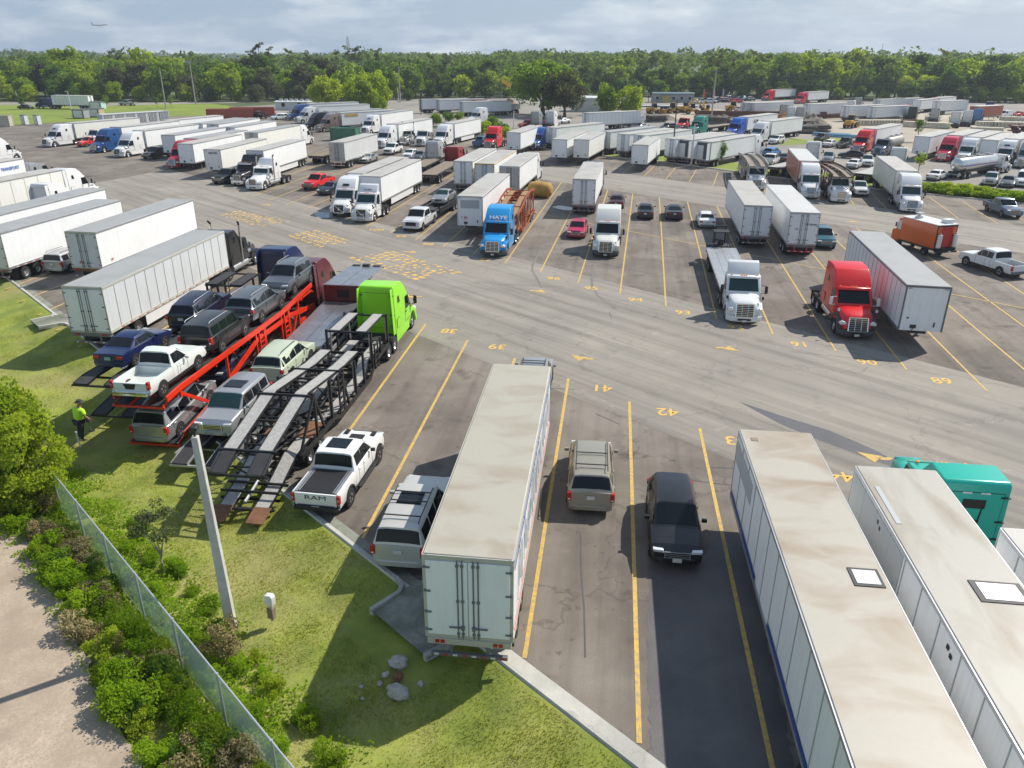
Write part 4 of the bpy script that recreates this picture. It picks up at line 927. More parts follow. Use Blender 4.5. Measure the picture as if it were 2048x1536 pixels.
    if spec == 'black':
        m = MB(); m.tube([(0, -25.2, .35), (0, -22.5, .8)], .07, 'piston', 8); m.box(-1.22, 1.22, -25.45, -25.33, .1, .2, 'frame'); K.add('ramp_ram', m)
        m = MB()
        for sx in (-1, 1):
            x0, x1 = sx * .44, sx * 1.16
            m.loft([[(min(x0, x1), y, z - .05), (max(x0, x1), y, z - .05), (max(x0, x1), y, z), (min(x0, x1), y, z)] for y, z in ((-26.2, .06), (-25.3, .24))], 'rusty'); m.loft([[(min(x0, x1), y, z - .02), (max(x0, x1), y, z - .02), (max(x0, x1), y, z + .012), (min(x0, x1), y, z + .012)] for y, z in ((-25.52, 1.85), (-24.5, 2.235))], 'deck_black'); m.loft([[(min(x0, x1), y, z - .05), (max(x0, x1), y, z - .05), (max(x0, x1), y, z), (min(x0, x1), y, z)] for y, z in ((-20.6, 1.03), (-19.0, 1.03))], 'rusty')
        K.add('ramp_tip', m, -1, smooth=0)
    return K
def food_truck():
    K = Kit(); W = 1.1; L = 5.6
    b = MB(); b.box(-W, W, -2.9, 1.5, .75, 2.95, 'paint'); body = K.add('box_body', b, -1, .04, 2)
    K.add('roof', MB().box(-W - .02, W + .02, -2.93, 1.6, 2.952, 3.03, 'white_paint'), body, .02, 1)
    K.add('trim', MB().box(-W - .012, W + .012, -2.915, 1.5, .68, .86, 'dark').box(-W - .012, -W + .05, -2.915, -2.85, .86, 2.95, 'dark').box(W - .05, W + .012, -2.915, -2.85, .86, 2.95, 'dark').box(-W - .01, W + .01, -2.915, -2.86, 2.82, 2.95, 'dark'), body)
    K.add('rear_wall', MB().box(-.6, .62, -2.93, -2.9, .9, 2.8, 'rear_red'), body)
    f = MB(); f.prism([(1.5, .6), (1.5, 2.85), (1.95, 2.8), (2.15, 1.75), (2.6, 1.6), (2.65, .6)], -1.05, 1.05, 'paint'); cab = K.add('cab', f, -1, .05, 2)
    g = MB(); g.poly([(-.92, 2.0, 2.68), (.92, 2.0, 2.68), (.92, 2.165, 1.8), (-.92, 2.165, 1.8)], 'glass'); K.add('windscreen', g, cab, smooth=0)
    for sx in (-1, 1):
        K.add('side_window', MB().box(sx * 1.054 - .006, sx * 1.054 + .006, 1.55, 1.95, 1.75, 2.55, 'white_paint' if sx < 0 else 'glass'), cab)
        K.add('mirror', MB().bx(sx * 1.3, 1.95, 2.2, .12, .08, .4, 'dark'), cab)
        t = MB(); t.tube([(sx * .88, -3.12, 1.0), (sx * .88, -3.12, 1.95), (sx * .88, -3.12, 2.15)], .2, 'white_paint', 12); t.tube([(sx * .88, -3.12, 2.15), (sx * .88, -3.12, 2.3)], .09, 'alu', 8); K.add('gas_cylinder', t)
        for y in (-1.7, 1.7): add_wheel(K, sx * .92, y, .4, .26, sx, 'rim_dark')
    K.add('rear_bumper', MB().box(-1.1, 1.1, -3.38, -2.95, .55, .72, 'dark').bx(.25, -3.4, .62, .32, .02, .16, 'plate').box(-1.1, 1.1, -3.2, -2.95, .72, .95, 'dark'), body)
    K.add('roof_unit', MB().bx(.55, -2.2, 3.2, .9, .7, .34, 'white_paint'), body, .04, 2)
    K.add('roof_vent', MB().bx(-.3, .4, 3.12, .5, .5, .18, 'alu').tube([(-.3, .4, 3.2), (-.3, .4, 3.5)], .16, 'alu', 10).bx(-.3, .4, 3.52, .6, .6, .04, 'alu'), body)
    return K
def forklift():
    K = Kit()
    m = MB()
    for sx in (-.45, .45): m.bx(sx, .6, 1.3, .12, .14, 2.3, 'dark')
    for z in (.3, 1.2, 2.4): m.bx(0, .6, z, .9, .1, .12, 'dark')
    K.add('mast', m)
    m = MB(); m.box(-.75, .75, -.9, .4, .35, .95, 'dark'); m.bx(0, -.3, 1.2, .5, .5, .5, 'dark'); K.add('chassis', m, -1, .05, 2)
    m = MB()
    for sx in (-.6, .6):
        for y in (-.7, .3): m.bx(sx, y, 1.5, .06, .06, 1.3, 'dark')
    m.box(-.66, .66, -.76, .36, 2.12, 2.18, 'dark'); K.add('roll_cage', m)
    for sx in (-1, 1):
        for y in (.55, -.75): add_wheel(K, sx * .95, y, .42, .3, sx, 'rim_white', n=12)
    return K
def wheel_loader():
    K = Kit()
    b = MB(); b.prism([(-2.6, .8), (-2.6, 1.9), (-.6, 2.0), (-.2, 1.4), (1.2, 1.4), (1.2, .8)], -.85, .85, 'yellow'); K.add('body', b, -1, .1, 2)
    c = MB(); c.prism([(-.9, 1.9), (-.8, 3.1), (.3, 3.1), (.5, 1.7)], -.7, .7, 'glass'); c.box(-.75, .75, -.95, .4, 3.1, 3.2, 'yellow'); K.add('cab', c, -1, .03, 1)
    a = MB()
    for sx in (-.5, .5): a.bar((sx, .6, 1.5), (sx, 2.6, .7), .2, .3, 'yellow')
    K.add('lift_arm', a)
    k = MB(); k.prism([(2.5, .2), (3.6, .15), (3.6, .25), (2.9, .4), (2.8, 1.2), (2.6, 1.3)], -1.3, 1.3, 'yellow'); K.add('bucket', k)
    for sx in (-1, 1):
        for y in (-1.6, 1.2): add_wheel(K, sx * .95, y, .72, .5, sx, 'yellow', n=14)
    return K
def excavator():
    K = Kit()
    t = MB()
    for sx in (-1, 1): t.prism([(-1.8, .3), (-1.5, .05), (1.5, .05), (1.8, .3), (1.5, .75), (-1.5, .75)], sx * .7, sx * 1.25, 'dark')
    K.add('track', t)
    b = MB(); b.box(-1.3, 1.3, -2.0, 1.0, .95, 1.9, 'yellow'); K.add('body', b, -1, .1, 2)
    c = MB(); c.box(-1.3, -.3, -.3, 1.1, 1.9, 2.9, 'glass'); K.add('cab', c, -1, .08, 2)
    a = MB(); a.bar((.2, 1, 1.6), (.2, 3.6, 4.2), .3, .45, 'yellow'); a.bar((.2, 3.6, 4.2), (.2, 5.6, 2.4), .25, .35, 'yellow'); K.add('boom', a)
    k = MB(); k.prism([(5.3, 2.5), (5.9, 2.3), (5.8, 1.5), (5.2, 1.4)], -.3, .7, 'dark'); K.add('bucket', k)
    return K
def container(L=12.2, doors=0):
    K = Kit(); W = 1.22
    n = int(L / .28); pts = []
    for k in range(n): pts += [(-L / 2 + k * L / n, W - (.0 if k % 2 else .05)), (-L / 2 + (k + .5) * L / n, W - (.0 if k % 2 else .05))]
    pts = pts + [(L / 2, W)] + [(y, -x) for y, x in [(L / 2, W)] + pts[::-1]]
    b = MB(); b.prism([(x, y) for y, x in pts], .12, 2.5, 'paint', 'z'); body = K.add('body', b, -1, 0, 2, 20)
    f = MB()
    for sx in (-1, 1):
        f.box(sx * W - .06, sx * W + .06, -L / 2, L / 2, .05, .2, 'paint'); f.box(sx * W - .06, sx * W + .06, -L / 2, L / 2, 2.45, 2.6, 'paint')
        for y in (-L / 2, L / 2): f.bx(sx * W, y, 1.3, .16, .16, 2.6, 'paint')
    for y in (-L / 2, L / 2): f.box(-W, W, y - .06, y + .06, 2.46, 2.59, 'paint')
    K.add('frame', f)
    if doors:
        for k in range(doors):
            y = -L / 2 + (k + .5) * L / doors; d = MB()
            for e in (-.52, .52):
                d.box(W + .055, W + .07, y + e - .48, y + e + .48, .3, 2.3, 'door'); d.bx(W + .08, y + e - .1, 1.3, .03, .05, 1.9, 'dark'); d.bx(W + .08, y + e + .25, 1.3, .03, .05, 1.9, 'dark')
            d.box(W + .05, W + .054, y - 1.06, y + 1.06, .22, 2.38, 'dark'); K.add('door', d)
    return K
def cabinet():
    K = Kit(); b = MB(); b.box(-.6, .6, -.6, .6, .1, 2.3, 'paint'); K.add('body', b, -1, .03, 1)
    K.add('door', MB().box(-.45, .45, -.63, -.605, .25, 2.1, 'white_paint').bx(.3, -.645, 1.2, .06, .04, .2, 'dark').box(-.5, .5, -.62, -.6, .2, 2.15, 'dark')); K.add('roof', MB().box(-.66, .66, -.66, .66, 2.3, 2.42, 'grey_trim'), -1, .02, 1)
    return K
def utility_pole(H_=13):
    K = Kit(); K.add('pole', MB().tube([(0, 0, 0), (0, 0, H_)], .24, 'post', 8, .15)); m = MB(); m.bx(0, 0, H_ - .6, 2.6, .12, .12, 'wood_deck')
    for x in (-1.2, -.4, .4, 1.2): m.tube([(x, 0, H_ - .54), (x, 0, H_ - .25)], .06, 'grey_trim', 6)
    K.add('cross_arm', m); return K
def street_lamp(H_=10, heads=1, post='post'):
    K = Kit(); K.add('pole', MB().tube([(0, 0, 0), (0, 0, H_)], .14, 'post', 8, .09)); m = MB()
    for k in range(heads):
        sx = 1 if k == 0 else -1
        m.bar((0, 0, H_ - .05), (sx * .9, 0, H_ + .1), .08, .08, 'post'); m.bx(sx * 1.1, 0, H_ + .12, .75, .4, .14, 'head')
    K.add('lamp_head', m, -1, .02, 1); K.add('base', MB().tube([(0, 0, 0), (0, 0, .5)], .3, 'concrete', 10)); return K
# ------------------------------------------------------------------ foliage
def leaf_material(name, cols, rough=0.55, trans=0.55):
    m = bpy.data.materials.new(name); m.use_nodes = True
    N, L = m.node_tree.nodes, m.node_tree.links; N.clear()
    out = N.new('ShaderNodeOutputMaterial'); d = N.new('ShaderNodeBsdfDiffuse'); t = N.new('ShaderNodeBsdfTranslucent'); mx = N.new('ShaderNodeMixShader'); mx.inputs[0].default_value = trans
    ge = N.new('ShaderNodeNewGeometry'); oi = N.new('ShaderNodeObjectInfo')
    tc = N.new('ShaderNodeTexCoord'); nz = N.new('ShaderNodeTexNoise'); nz.inputs['Scale'].default_value = 0.35; nz.inputs['Detail'].default_value = 3; L.new(tc.outputs['Object'], nz.inputs['Vector'])
    a = N.new('ShaderNodeMath'); a.operation = 'MULTIPLY_ADD'; a.inputs[1].default_value = 0.45; L.new(ge.outputs['Random Per Island'], a.inputs[0])
    b = N.new('ShaderNodeMath'); b.operation = 'MULTIPLY_ADD'; b.inputs[1].default_value = 0.75; b.inputs[2].default_value = -0.12; L.new(oi.outputs['Random'], b.inputs[0])
    c_ = N.new('ShaderNodeMath'); c_.operation = 'MULTIPLY_ADD'; c_.inputs[1].default_value = 0.35; L.new(nz.outputs['Fac'], c_.inputs[0]); L.new(b.outputs[0], c_.inputs[2])
    L.new(c_.outputs[0], a.inputs[2])
    col = ramp(N, L, a.outputs[0], [(i / (len(cols) - 1), c) for i, c in enumerate(cols)])
    L.new(col, d.inputs[0])
    br = mixc(N, L, 1.0, col, (1.45, 1.42, .55), 'MULTIPLY'); L.new(br, t.inputs[0])
    L.new(d.outputs[0], mx.inputs[1]); L.new(t.outputs[0], mx.inputs[2]); L.new(mx.outputs[0], out.inputs[0])
    MAT[name] = m; return m
leaf_material('leaf_tree', [(.05, .10, .024), (.09, .17, .034), (.145, .24, .045), (.22, .31, .055)])
leaf_material('leaf_dark', [(.045, .08, .025), (.085, .14, .038), (.125, .19, .045)])
leaf_material('leaf_bright', [(.13, .20, .02), (.22, .31, .03), (.33, .40, .045)])
leaf_material('leaf_pine', [(.08, .105, .05), (.115, .145, .06), (.15, .18, .07)])
leaf_material('leaf_grey', [(.06, .075, .045), (.09, .105, .065), (.13, .14, .09)])
leaf_material('leaf_olive', [(.09, .12, .06), (.15, .18, .10), (.22, .24, .14)])
leaf_material('leaf_brown', [(.20, .16, .075), (.28, .235, .12), (.36, .31, .17)], trans=.25)
leaf_material('leaf_weed', [(.11, .20, .015), (.19, .31, .022), (.29, .42, .03)])
leaf_material('grass_blade', [(.14, .175, .022), (.24, .27, .035), (.36, .36, .075)], trans=.4)
plain('bark', (.11, .085, .065), .9, 0, .5, 3)
plain('bark_pale', (.3, .27, .22), .9, 0, .4, 3)
def leaf_mesh(name, P, Nn, size, seed, role, jitter=.7, aspect=1.0):
    """P n x 3 leaf positions, Nn n x 3 preferred normals: one small quad per leaf clump"""
    r = np.random.default_rng(seed); n = len(P)
    nv = Nn + jitter * r.normal(size=(n, 3)); nv /= np.linalg.norm(nv, axis=1)[:, None] + 1e-9
    a = np.cross(nv, r.normal(size=(n, 3))); a /= np.linalg.norm(a, axis=1)[:, None] + 1e-9
    b = np.cross(nv, a)
    s = (size * r.uniform(.6, 1.3, n))[:, None] if np.ndim(size) == 0 else (size * r.uniform(.6, 1.3, n))[:, None]
    V = np.stack([P - a * s * .5, P + b * s * .32 * aspect - a * s * .02, P + a * s * .5, P - b * s * .32 * aspect + a * s * .05], 1).reshape(-1, 3)
    me = bpy.data.meshes.new(name); me.vertices.add(4 * n); me.vertices.foreach_set('co', V.astype(np.float32).ravel())
    me.loops.add(4 * n); me.loops.foreach_set('vertex_index', np.arange(4 * n, dtype=np.int32))
    me.polygons.add(n); me.polygons.foreach_set('loop_start', np.arange(0, 4 * n, 4, dtype=np.int32)); me.polygons.foreach_set('loop_total', np.full(n, 4, dtype=np.int32))
    me.update(); me.validate(); me.materials.append(MAT[role]); me['roles'] = [role]
    return me
def blobs(seed, nb, per, cz, rx, rz, br, flat=1.0, low=.0):
    """leaf positions on the shells of nb clumps spread through an ellipsoid"""
    r = np.random.default_rng(seed); P = []; Nn = []
    for k in range(nb):
        d = r.normal(size=3); d /= np.linalg.norm(d); q = r.uniform(.25, 1) ** .6
        c = np.array([d[0] * rx * q, d[1] * rx * q, cz + d[2] * rz * q])
        if d[2] < -.3 and r.random() < low: continue
        m = int(per * r.uniform(.6, 1.3)); u = r.normal(size=(m, 3)); u[:, 2] = u[:, 2] * .9 + .25; u /= np.linalg.norm(u, axis=1)[:, None]
        rad = br * r.uniform(.65, 1.3) * r.uniform(.55, 1.05, m)[:, None]
        P.append(c + u * rad * np.array([1, 1, flat])); Nn.append(u * .9 + d * .35)
    return np.concatenate(P), np.concatenate(Nn)
def limbs(seed, H_, fork, spread, n, r0, role='bark'):
    m = MB(); rnd = random.Random(seed)
    m.tube([(0, 0, 0), (rnd.uniform(-.1, .1), rnd.uniform(-.1, .1), fork * .5), (rnd.uniform(-.15, .15), rnd.uniform(-.15, .15), fork)], r0, role, 7, r0 * .7)
    for k in range(n):
        a = 2 * math.pi * (k + rnd.random() * .6) / n; q = spread * rnd.uniform(.5, 1)
        m.tube([(0, 0, fork * rnd.uniform(.75, 1)), (q * .45 * math.cos(a), q * .45 * math.sin(a), fork + (H_ - fork) * .35), (q * math.cos(a), q * math.sin(a), fork + (H_ - fork) * rnd.uniform(.6, .9))], r0 * .5, role, 5, r0 * .12)
    return m
def tree(kind='broad', seed=0, leaf='leaf_tree'):
    K = Kit()
    if kind == 'broad':
        H_ = 15; t = K.add('trunk', limbs(seed, H_ * .9, 4.5, 4.2, 7, .35))
        P, Nn = blobs(seed, 64, 72, 7.9, 4.5, 6.6, 1.7, .85); sz = .9
    elif kind == 'low':
        H_ = 9; t = K.add('trunk', limbs(seed, H_ * .9, 2, 3.2, 7, .28))
        P, Nn = blobs(seed, 42, 75, 4.5, 3.9, 4.1, 1.6, .9); sz = .8
    elif kind == 'oak':
        H_ = 16; t = K.add('trunk', limbs(seed, H_ * .85, 3.5, 8.5, 9, .7))
        P, Nn = blobs(seed, 105, 100, 8.6, 9.0, 6.2, 2.3, .8, .4); sz = .9
    elif kind == 'pine':
        H_ = 21; m = MB(); m.tube([(0, 0, 0), (.2, 0, 10), (0, .2, 20)], .26, 'bark', 6, .08); rnd = random.Random(seed)
        r = np.random.default_rng(seed); Ps = []; Ns = []
        for k in range(15):
            a = rnd.uniform(0, 6.28); z = rnd.uniform(13.5, 20.8); q = rnd.uniform(.5, 2.9) * (1.15 - (z - 13) / 14)
            e = (q * math.cos(a), q * math.sin(a), z + .4); m.tube([(.1, .1, z - .3), e], .06, 'bark', 4)
            n = 45; u = r.normal(size=(n, 3)); u /= np.linalg.norm(u, axis=1)[:, None]; Ps.append(np.array(e) + u * r.uniform(.5, 1.1) * np.array([1, 1, .5])); Ns.append(u)
        t = K.add('trunk', m); P = np.concatenate(Ps); Nn = np.concatenate(Ns); sz = .6
    elif kind == 'sapling':
        t = K.add('trunk', limbs(seed, 4.6, 1.6, .9, 5, .06)); P, Nn = blobs(seed, 20, 38, 3.2, .85, 1.6, .48); sz = .3
    elif kind == 'shrub':
        t = K.add('trunk', limbs(seed, 2.4, .3, 1.0, 6, .05)); P, Nn = blobs(seed, 24, 60, 1.5, 1.25, 1.05, .55); sz = .32
    elif kind == 'bush':   # the large bush close to the camera
        t = K.add('trunk', limbs(seed, 4.2, .5, 1.9, 10, .09)); P, Nn = blobs(seed, 92, 210, 2.5, 2.25, 2.15, .52, .8); sz = .17
    elif kind == 'weed':   # leafy weed or scrub along the fence
        t = K.add('stem', limbs(seed, 1.1, .1, .5, 7, .02)); P, Nn = blobs(seed, 34, 80, .55, .62, .52, .22, .8); sz = .085
    elif kind == 'olive':
        t = K.add('trunk', limbs(seed, 3.3, 1.0, 1.0, 6, .055, 'bark_pale')); P, Nn = blobs(seed, 26, 75, 2.5, .85, .95, .34, .7); sz = .13
    K.parts.append(('crown' if kind not in ('weed',) else 'foliage', leaf_mesh('crown', P, Nn, sz, seed + 1, 'leaf', .75), -1))
    return K
# material slot named by role 'leaf' is always dressed per object
MAT['leaf'] = MAT['leaf_tree']
# ------------------------------------------------------------------ ground
def world_vec(N, L, scale=(1, 1, 1), rot=0.0):
    ge = N.new('ShaderNodeNewGeometry'); mp = N.new('ShaderNodeMapping'); mp.vector_type = 'TEXTURE'; mp.inputs['Scale'].default_value = tuple(1 / q for q in scale); mp.inputs['Rotation'].default_value = (0, 0, -rot)
    L.new(ge.outputs['Position'], mp.inputs['Vector']); return mp.outputs[0]
def ground_mat(name, base, light, dark, patch=.06, streak=0.0, rot=0.0, fine=18.0, crack=0.0, rough=.9, spots=0.0, tint=None, grit=.5):
    m, N, L, b = nodes(name)
    v = world_vec(N, L)
    c = mixc(N, L, ramp(N, L, noise(N, L, v, patch, 7, .65), [(.36, 0), (.64, 1)]), dark, light)
    c = mixc(N, L, ramp(N, L, noise(N, L, v, .55, 6, .65), [(.35, 0), (.7, .6)]), c, base)
    if tint: c = mixc(N, L, ramp(N, L, noise(N, L, v, .16, 5, .6), [(.45, 0), (.62, .75)]), c, tint)
    if streak:
        vs = world_vec(N, L, (1.1, .035, 1), rot)
        c = mixc(N, L, ramp(N, L, noise(N, L, vs, 1.0, 5, .6), [(.45, 0), (.75, streak)]), c, tuple(x * .5 for x in dark))
        vs2 = world_vec(N, L, (.5, .02, 1), rot)
        c = mixc(N, L, ramp(N, L, noise(N, L, vs2, 1.0, 4, .6), [(.5, 0), (.75, streak * .8)]), c, tuple(x * 1.12 for x in light))
    if spots:
        c = mixc(N, L, ramp(N, L, noise(N, L, v, .45, 4, .55), [(.60, 0), (.72, spots)]), c, tuple(x * .35 for x in dark))
        c = mixc(N, L, ramp(N, L, noise(N, L, v, 1.7, 4, .6), [(.63, 0), (.70, spots * .7)]), c, tuple(x * .4 for x in dark))
        c = mixc(N, L, ramp(N, L, noise(N, L, v, 1.1, 6, .7), [(.60, 0), (.74, .5)]), c, tuple(x * 1.35 for x in light))
    c = mixc(N, L, ramp(N, L, noise(N, L, v, fine, 3, .7), [(.3, 0), (.75, grit)]), c, tuple(x * .6 for x in base))
    if crack:
        vo = N.new('ShaderNodeTexVoronoi'); vo.feature = 'DISTANCE_TO_EDGE'; vo.inputs['Scale'].default_value = .16
        wv = N.new('ShaderNodeMix'); wv.data_type = 'RGBA'; wv.inputs[0].default_value = .12
        nn = N.new('ShaderNodeTexNoise'); nn.inputs['Scale'].default_value = .9; nn.inputs['Detail'].default_value = 5; L.new(v, nn.inputs['Vector'])
        L.new(v, wv.inputs[6]); 
        ad = N.new('ShaderNodeVectorMath'); ad.operation = 'MULTIPLY_ADD'; ad.inputs[1].default_value = (3, 3, 0); L.new(nn.outputs['Color'], ad.inputs[0]); L.new(v, ad.inputs[2])
        L.new(ad.outputs[0], vo.inputs['Vector'])
        c = mixc(N, L, ramp(N, L, vo.outputs['Distance'], [(.0, crack), (.012, 0)]), c, tuple(x * .3 for x in dark))
    L.new(c, b.inputs['Base Color']); b.inputs['Roughness'].default_value = rough
    bp = N.new('ShaderNodeBump'); bp.inputs['Strength'].default_value = .25; bp.inputs['Distance'].default_value = .02
    L.new(noise(N, L, v, fine, 4, .7), bp.inputs['Height']); L.new(bp.outputs[0], b.inputs['Normal'])
    MAT[name] = m; return m
LANE = -math.atan2(.695, .719)   # the aisle runs towards (0.695, -0.719)
ground_mat('m_land', (.075, .10, .03), (.10, .13, .035), (.05, .075, .022), .02)
ground_mat('m_asphalt', (.165, .139, .115), (.225, .192, .158), (.10, .084, .071), .09, .55, R(8), 22, .4, spots=.75, tint=(.285, .25, .21))
ground_mat('m_lane', (.295, .266, .226), (.36, .325, .277), (.215, .193, .163), .06, .8, LANE, 22, .3, spots=.35, tint=(.25, .228, .198))
ground_mat('m_yardlot', (.27, .25, .22), (.34, .31, .27), (.18, .165, .15), .05, .2, .7, 16, 0)
ground_mat('m_sand', (.40, .345, .265), (.48, .42, .33), (.28, .24, .18), .05, .15, .7, 10)
ground_mat('m_gravel', (.45, .36, .27), (.56, .455, .35), (.29, .225, .16), .5, .25, .75, 16, grit=.95)
ground_mat('m_grass', (.225, .27, .035), (.33, .365, .055), (.10, .15, .022), .5, 0, 0, 14, tint=(.33, .28, .12))
ground_mat('m_grass_far', (.19, .25, .022), (.25, .31, .028), (.13, .18, .02), .08, 0, 0, 8)
ground_mat('m_concrete', (.50, .48, .43), (.58, .56, .51), (.33, .33, .30), .5, .0, 0, 20, .2, .8)
ground_mat('m_mossy', (.24, .245, .20), (.34, .34, .29), (.09, .11, .06), .8, .0, 0, 9, .2, .8)
ground_mat('m_wet', (.11, .10, .10), (.16, .145, .135), (.075, .07, .072), .35, .3, R(8), 22, 0, .55)  # asphalt darkened to carry the trailer shade of the bay
ground_mat('m_dark_stain', (.075, .075, .085), (.10, .10, .11), (.055, .055, .065), .4, .3, LANE, 22, 0, .6)  # darker, slightly bluish asphalt
ground_mat('m_faint', (.19, .175, .16), (.23, .21, .19), (.16, .145, .13), .4, 0, 0, 22)
ground_mat('m_dirt', (.20, .155, .09), (.26, .20, .12), (.14, .11, .06), .5, 0, 0, 24)
MAT['concrete'] = MAT['m_concrete']
def yellow_mat():
    m, N, L, b = nodes('m_yellow'); v = world_vec(N, L)
    f = ramp(N, L, noise(N, L, v, 5, 6, .75), [(.38, 0), (.62, 1)])
    L.new(mixc(N, L, f, (.36, .27, .14), (.66, .41, .055)), b.inputs['Base Color']); b.inputs['Roughness'].default_value = .75; MAT['m_yellow'] = m
    m, N, L, b = nodes('m_yellow_worn'); v = world_vec(N, L)
    f = ramp(N, L, noise(N, L, v, 3, 6, .75), [(.3, 0), (.5, 1)])
    L.new(mixc(N, L, f, (.36, .28, .17), (.68, .42, .08)), b.inputs['Base Color']); b.inputs['Roughness'].default_value = .8; MAT['m_yellow_worn'] = m
yellow_mat()
def sheet(name, pts, z, mat, parent=None, kind='structure'):
    m = MB(); m.poly([(x, y, z) for x, y in pts], 'x'); MAT.setdefault('x', MAT['steel'])
    return structure(name, m, MAT[mat], parent, kind)
def blob_outline(pts, n=60, amp=.25, seed=1):
    """a closed polygon resampled with a ragged edge"""
    r = random.Random(seed); out = []
    for i in range(len(pts)):
        a, b = Vector(pts[i]), Vector(pts[(i + 1) % len(pts)]); k = max(1, int((b - a).length / max(.2, amp * 1.2)))
        for j in range(k):
            p = a.lerp(b, j / k); out.append((p.x + r.uniform(-amp, amp), p.y + r.uniform(-amp, amp)))
    return out
big = 6000
gm_ = MB(); MAT.setdefault('x', MAT['steel'])
for q_ in ([(-big, 96), (big, 96), (big, big), (-big, big)], [(-big, -200), (-60, -200), (-60, 96), (-big, 96)], [(15, -200), (big, -200), (big, 96), (15, 96)]): gm_.poly([(x, y, -.03) for x, y in q_], 'x')
structure('ground', gm_, MAT['m_land'])
lot_pts = [(-75, 96.3), (-41.2, 61), (3.41, 14.43), (12, 5.4), (45, -25), (110, 40), (64.4, 97.7), (50.6, 108.8), (35.2, 125.8), (25.3, 137.6), (16.2, 144.8), (4, 165), (-8, 190), (-40, 215), (-75, 240), (-104, 232), (-126, 200.6), (-132, 190), (-110, 140)]
sheet('parking_lot', lot_pts, 0, 'm_asphalt')
# stall geometry measured along the rows
FG0 = Vector((-5.95, 50.12)); FGD = Vector((3.06, -3.162)); ST_F = Vector((math.sin(R(7.2)), math.cos(R(7.2))))
MD0 = Vector((2.33, 63.79)); MDD = Vector((3.005, -3.085)); ST_M = Vector((math.sin(R(9.3)), math.cos(R(9.3))))
e_ = Vector((.695, -.719))
a0 = FG0 + FGD * -18 - ST_F * 2.2; a1 = FG0 + FGD * 16 - ST_F * 2.2; c0 = MD0 + MDD * -19 + ST_M * 2.6; c1 = MD0 + MDD * 16 + ST_M * 2.6
sheet('drive_lane', [tuple(a0), tuple(a1), tuple(c1), tuple(c0)], .004, 'm_lane')
far0 = MD0 + ST_M * 47.6; d0, d1 = far0 + MDD * -9, far0 + MDD * 16
far1 = Vector((22.8, 117.4)); k0, k1 = far1 + Vector((-9.9, 10)) , far1 + Vector((60, -61.5))
sheet('drive_lane_far', [tuple(d0), tuple(d1), (k1.x, k1.y), (k0.x, k0.y)], .004, 'm_lane')
# painted lines
ln = MB(); lw = MB()
def stripe(m, a, b, wd=.12, z=.012):
    a, b = Vector(a), Vector(b); d = (b - a).normalized(); n = Vector((-d.y, d.x)) * wd / 2
    m.poly([(*(a - n), z), (*(b - n), z), (*(b + n), z), (*(a + n), z)], 'm_yellow')
for k in range(-12, 8):
    p = FG0 + FGD * k; L_ = 22.4 if k > -1 else 24
    stripe(ln, p, p - ST_F * L_, .15)
for k in range(-16, 14):
    p = MD0 + MDD * k; stripe(ln, p, p + ST_M * 47.4, .125)
q0, q1 = MD0 + MDD * -16 + ST_M * 23.4, MD0 + MDD * 13 + ST_M * 23.4
stripe(ln, q0, q1, .125)
FR0 = Vector((22.8, 117.42)); FRD = Vector((2.82, -2.9))
for k in range(-2, 15):
    p = FR0 + FRD * k; h_ = R(16.9 - .22 * max(0, k)); stripe(ln, p, p + Vector((math.sin(h_), math.cos(h_))) * 14.3, .11)
lines = structure('painted_lines', ln)
for pl in lines.data.polygons: pl.use_smooth = False
def paint_text(txt, x, y, flip, size=1.0):
    cu = bpy.data.curves.new('t', 'FONT'); cu.body = txt; cu.size = size; cu.align_x = 'CENTER'; cu.align_y = 'CENTER'; cu.resolution_u = 3; cu.offset = .012
    o = bpy.data.objects.new('t', cu); COL.objects.link(o); bpy.context.view_layer.update()
    me = bpy.data.meshes.new_from_object(o.evaluated_get(bpy.context.evaluated_depsgraph_get())); bpy.data.objects.remove(o)
    ang = -R(8) + (math.pi if flip else 0)
    me.transform(Matrix.Translation((x, y, .0135)) @ Matrix.Rotation(ang, 4, 'Z') @ Matrix.Diagonal((1.15, 1.25, 1, 1)))
    return me
bm = bmesh.new()
for t, (x, y), fl in B['nums']: 
    n0_ = len(bm.faces); bm.from_mesh(paint_text(t, x, y, fl, 1.0)); bm.faces.ensure_lookup_table()
    for f_ in bm.faces[n0_:]: f_.material_index = 1
# hooked lane arrows
for (x, y), d in B['arrows']:
    a = math.atan2(-.719, .695) + (math.pi if d == 0 else 0); ca, sa = math.cos(a), math.sin(a)
    def W_(p): return (x + .85 * (p[0] * ca - p[1] * sa), y + .85 * (p[0] * sa + p[1] * ca), .0135)
    sgn = 1 if d == 0 else 1
    for poly in ([(.15, .55), (1.35, .05), (.15, -.45)],):
        bm.faces.new([bm.verts.new(W_(p)) for p in poly])
    arc = [(.2 - .55 * math.sin(t), -.55 + .55 * math.cos(t)) for t in [k * 1.7 / 6 for k in range(7)]]; arc2 = [(.2 - .22 * math.sin(t) - .04, -.55 + .22 * math.cos(t)) for t in [k * 1.7 / 6 for k in range(7)]]
    for i in range(6): bm.faces.new([bm.verts.new(W_(p)) for p in (arc[i], arc[i + 1], arc2[i + 1], arc2[i])])
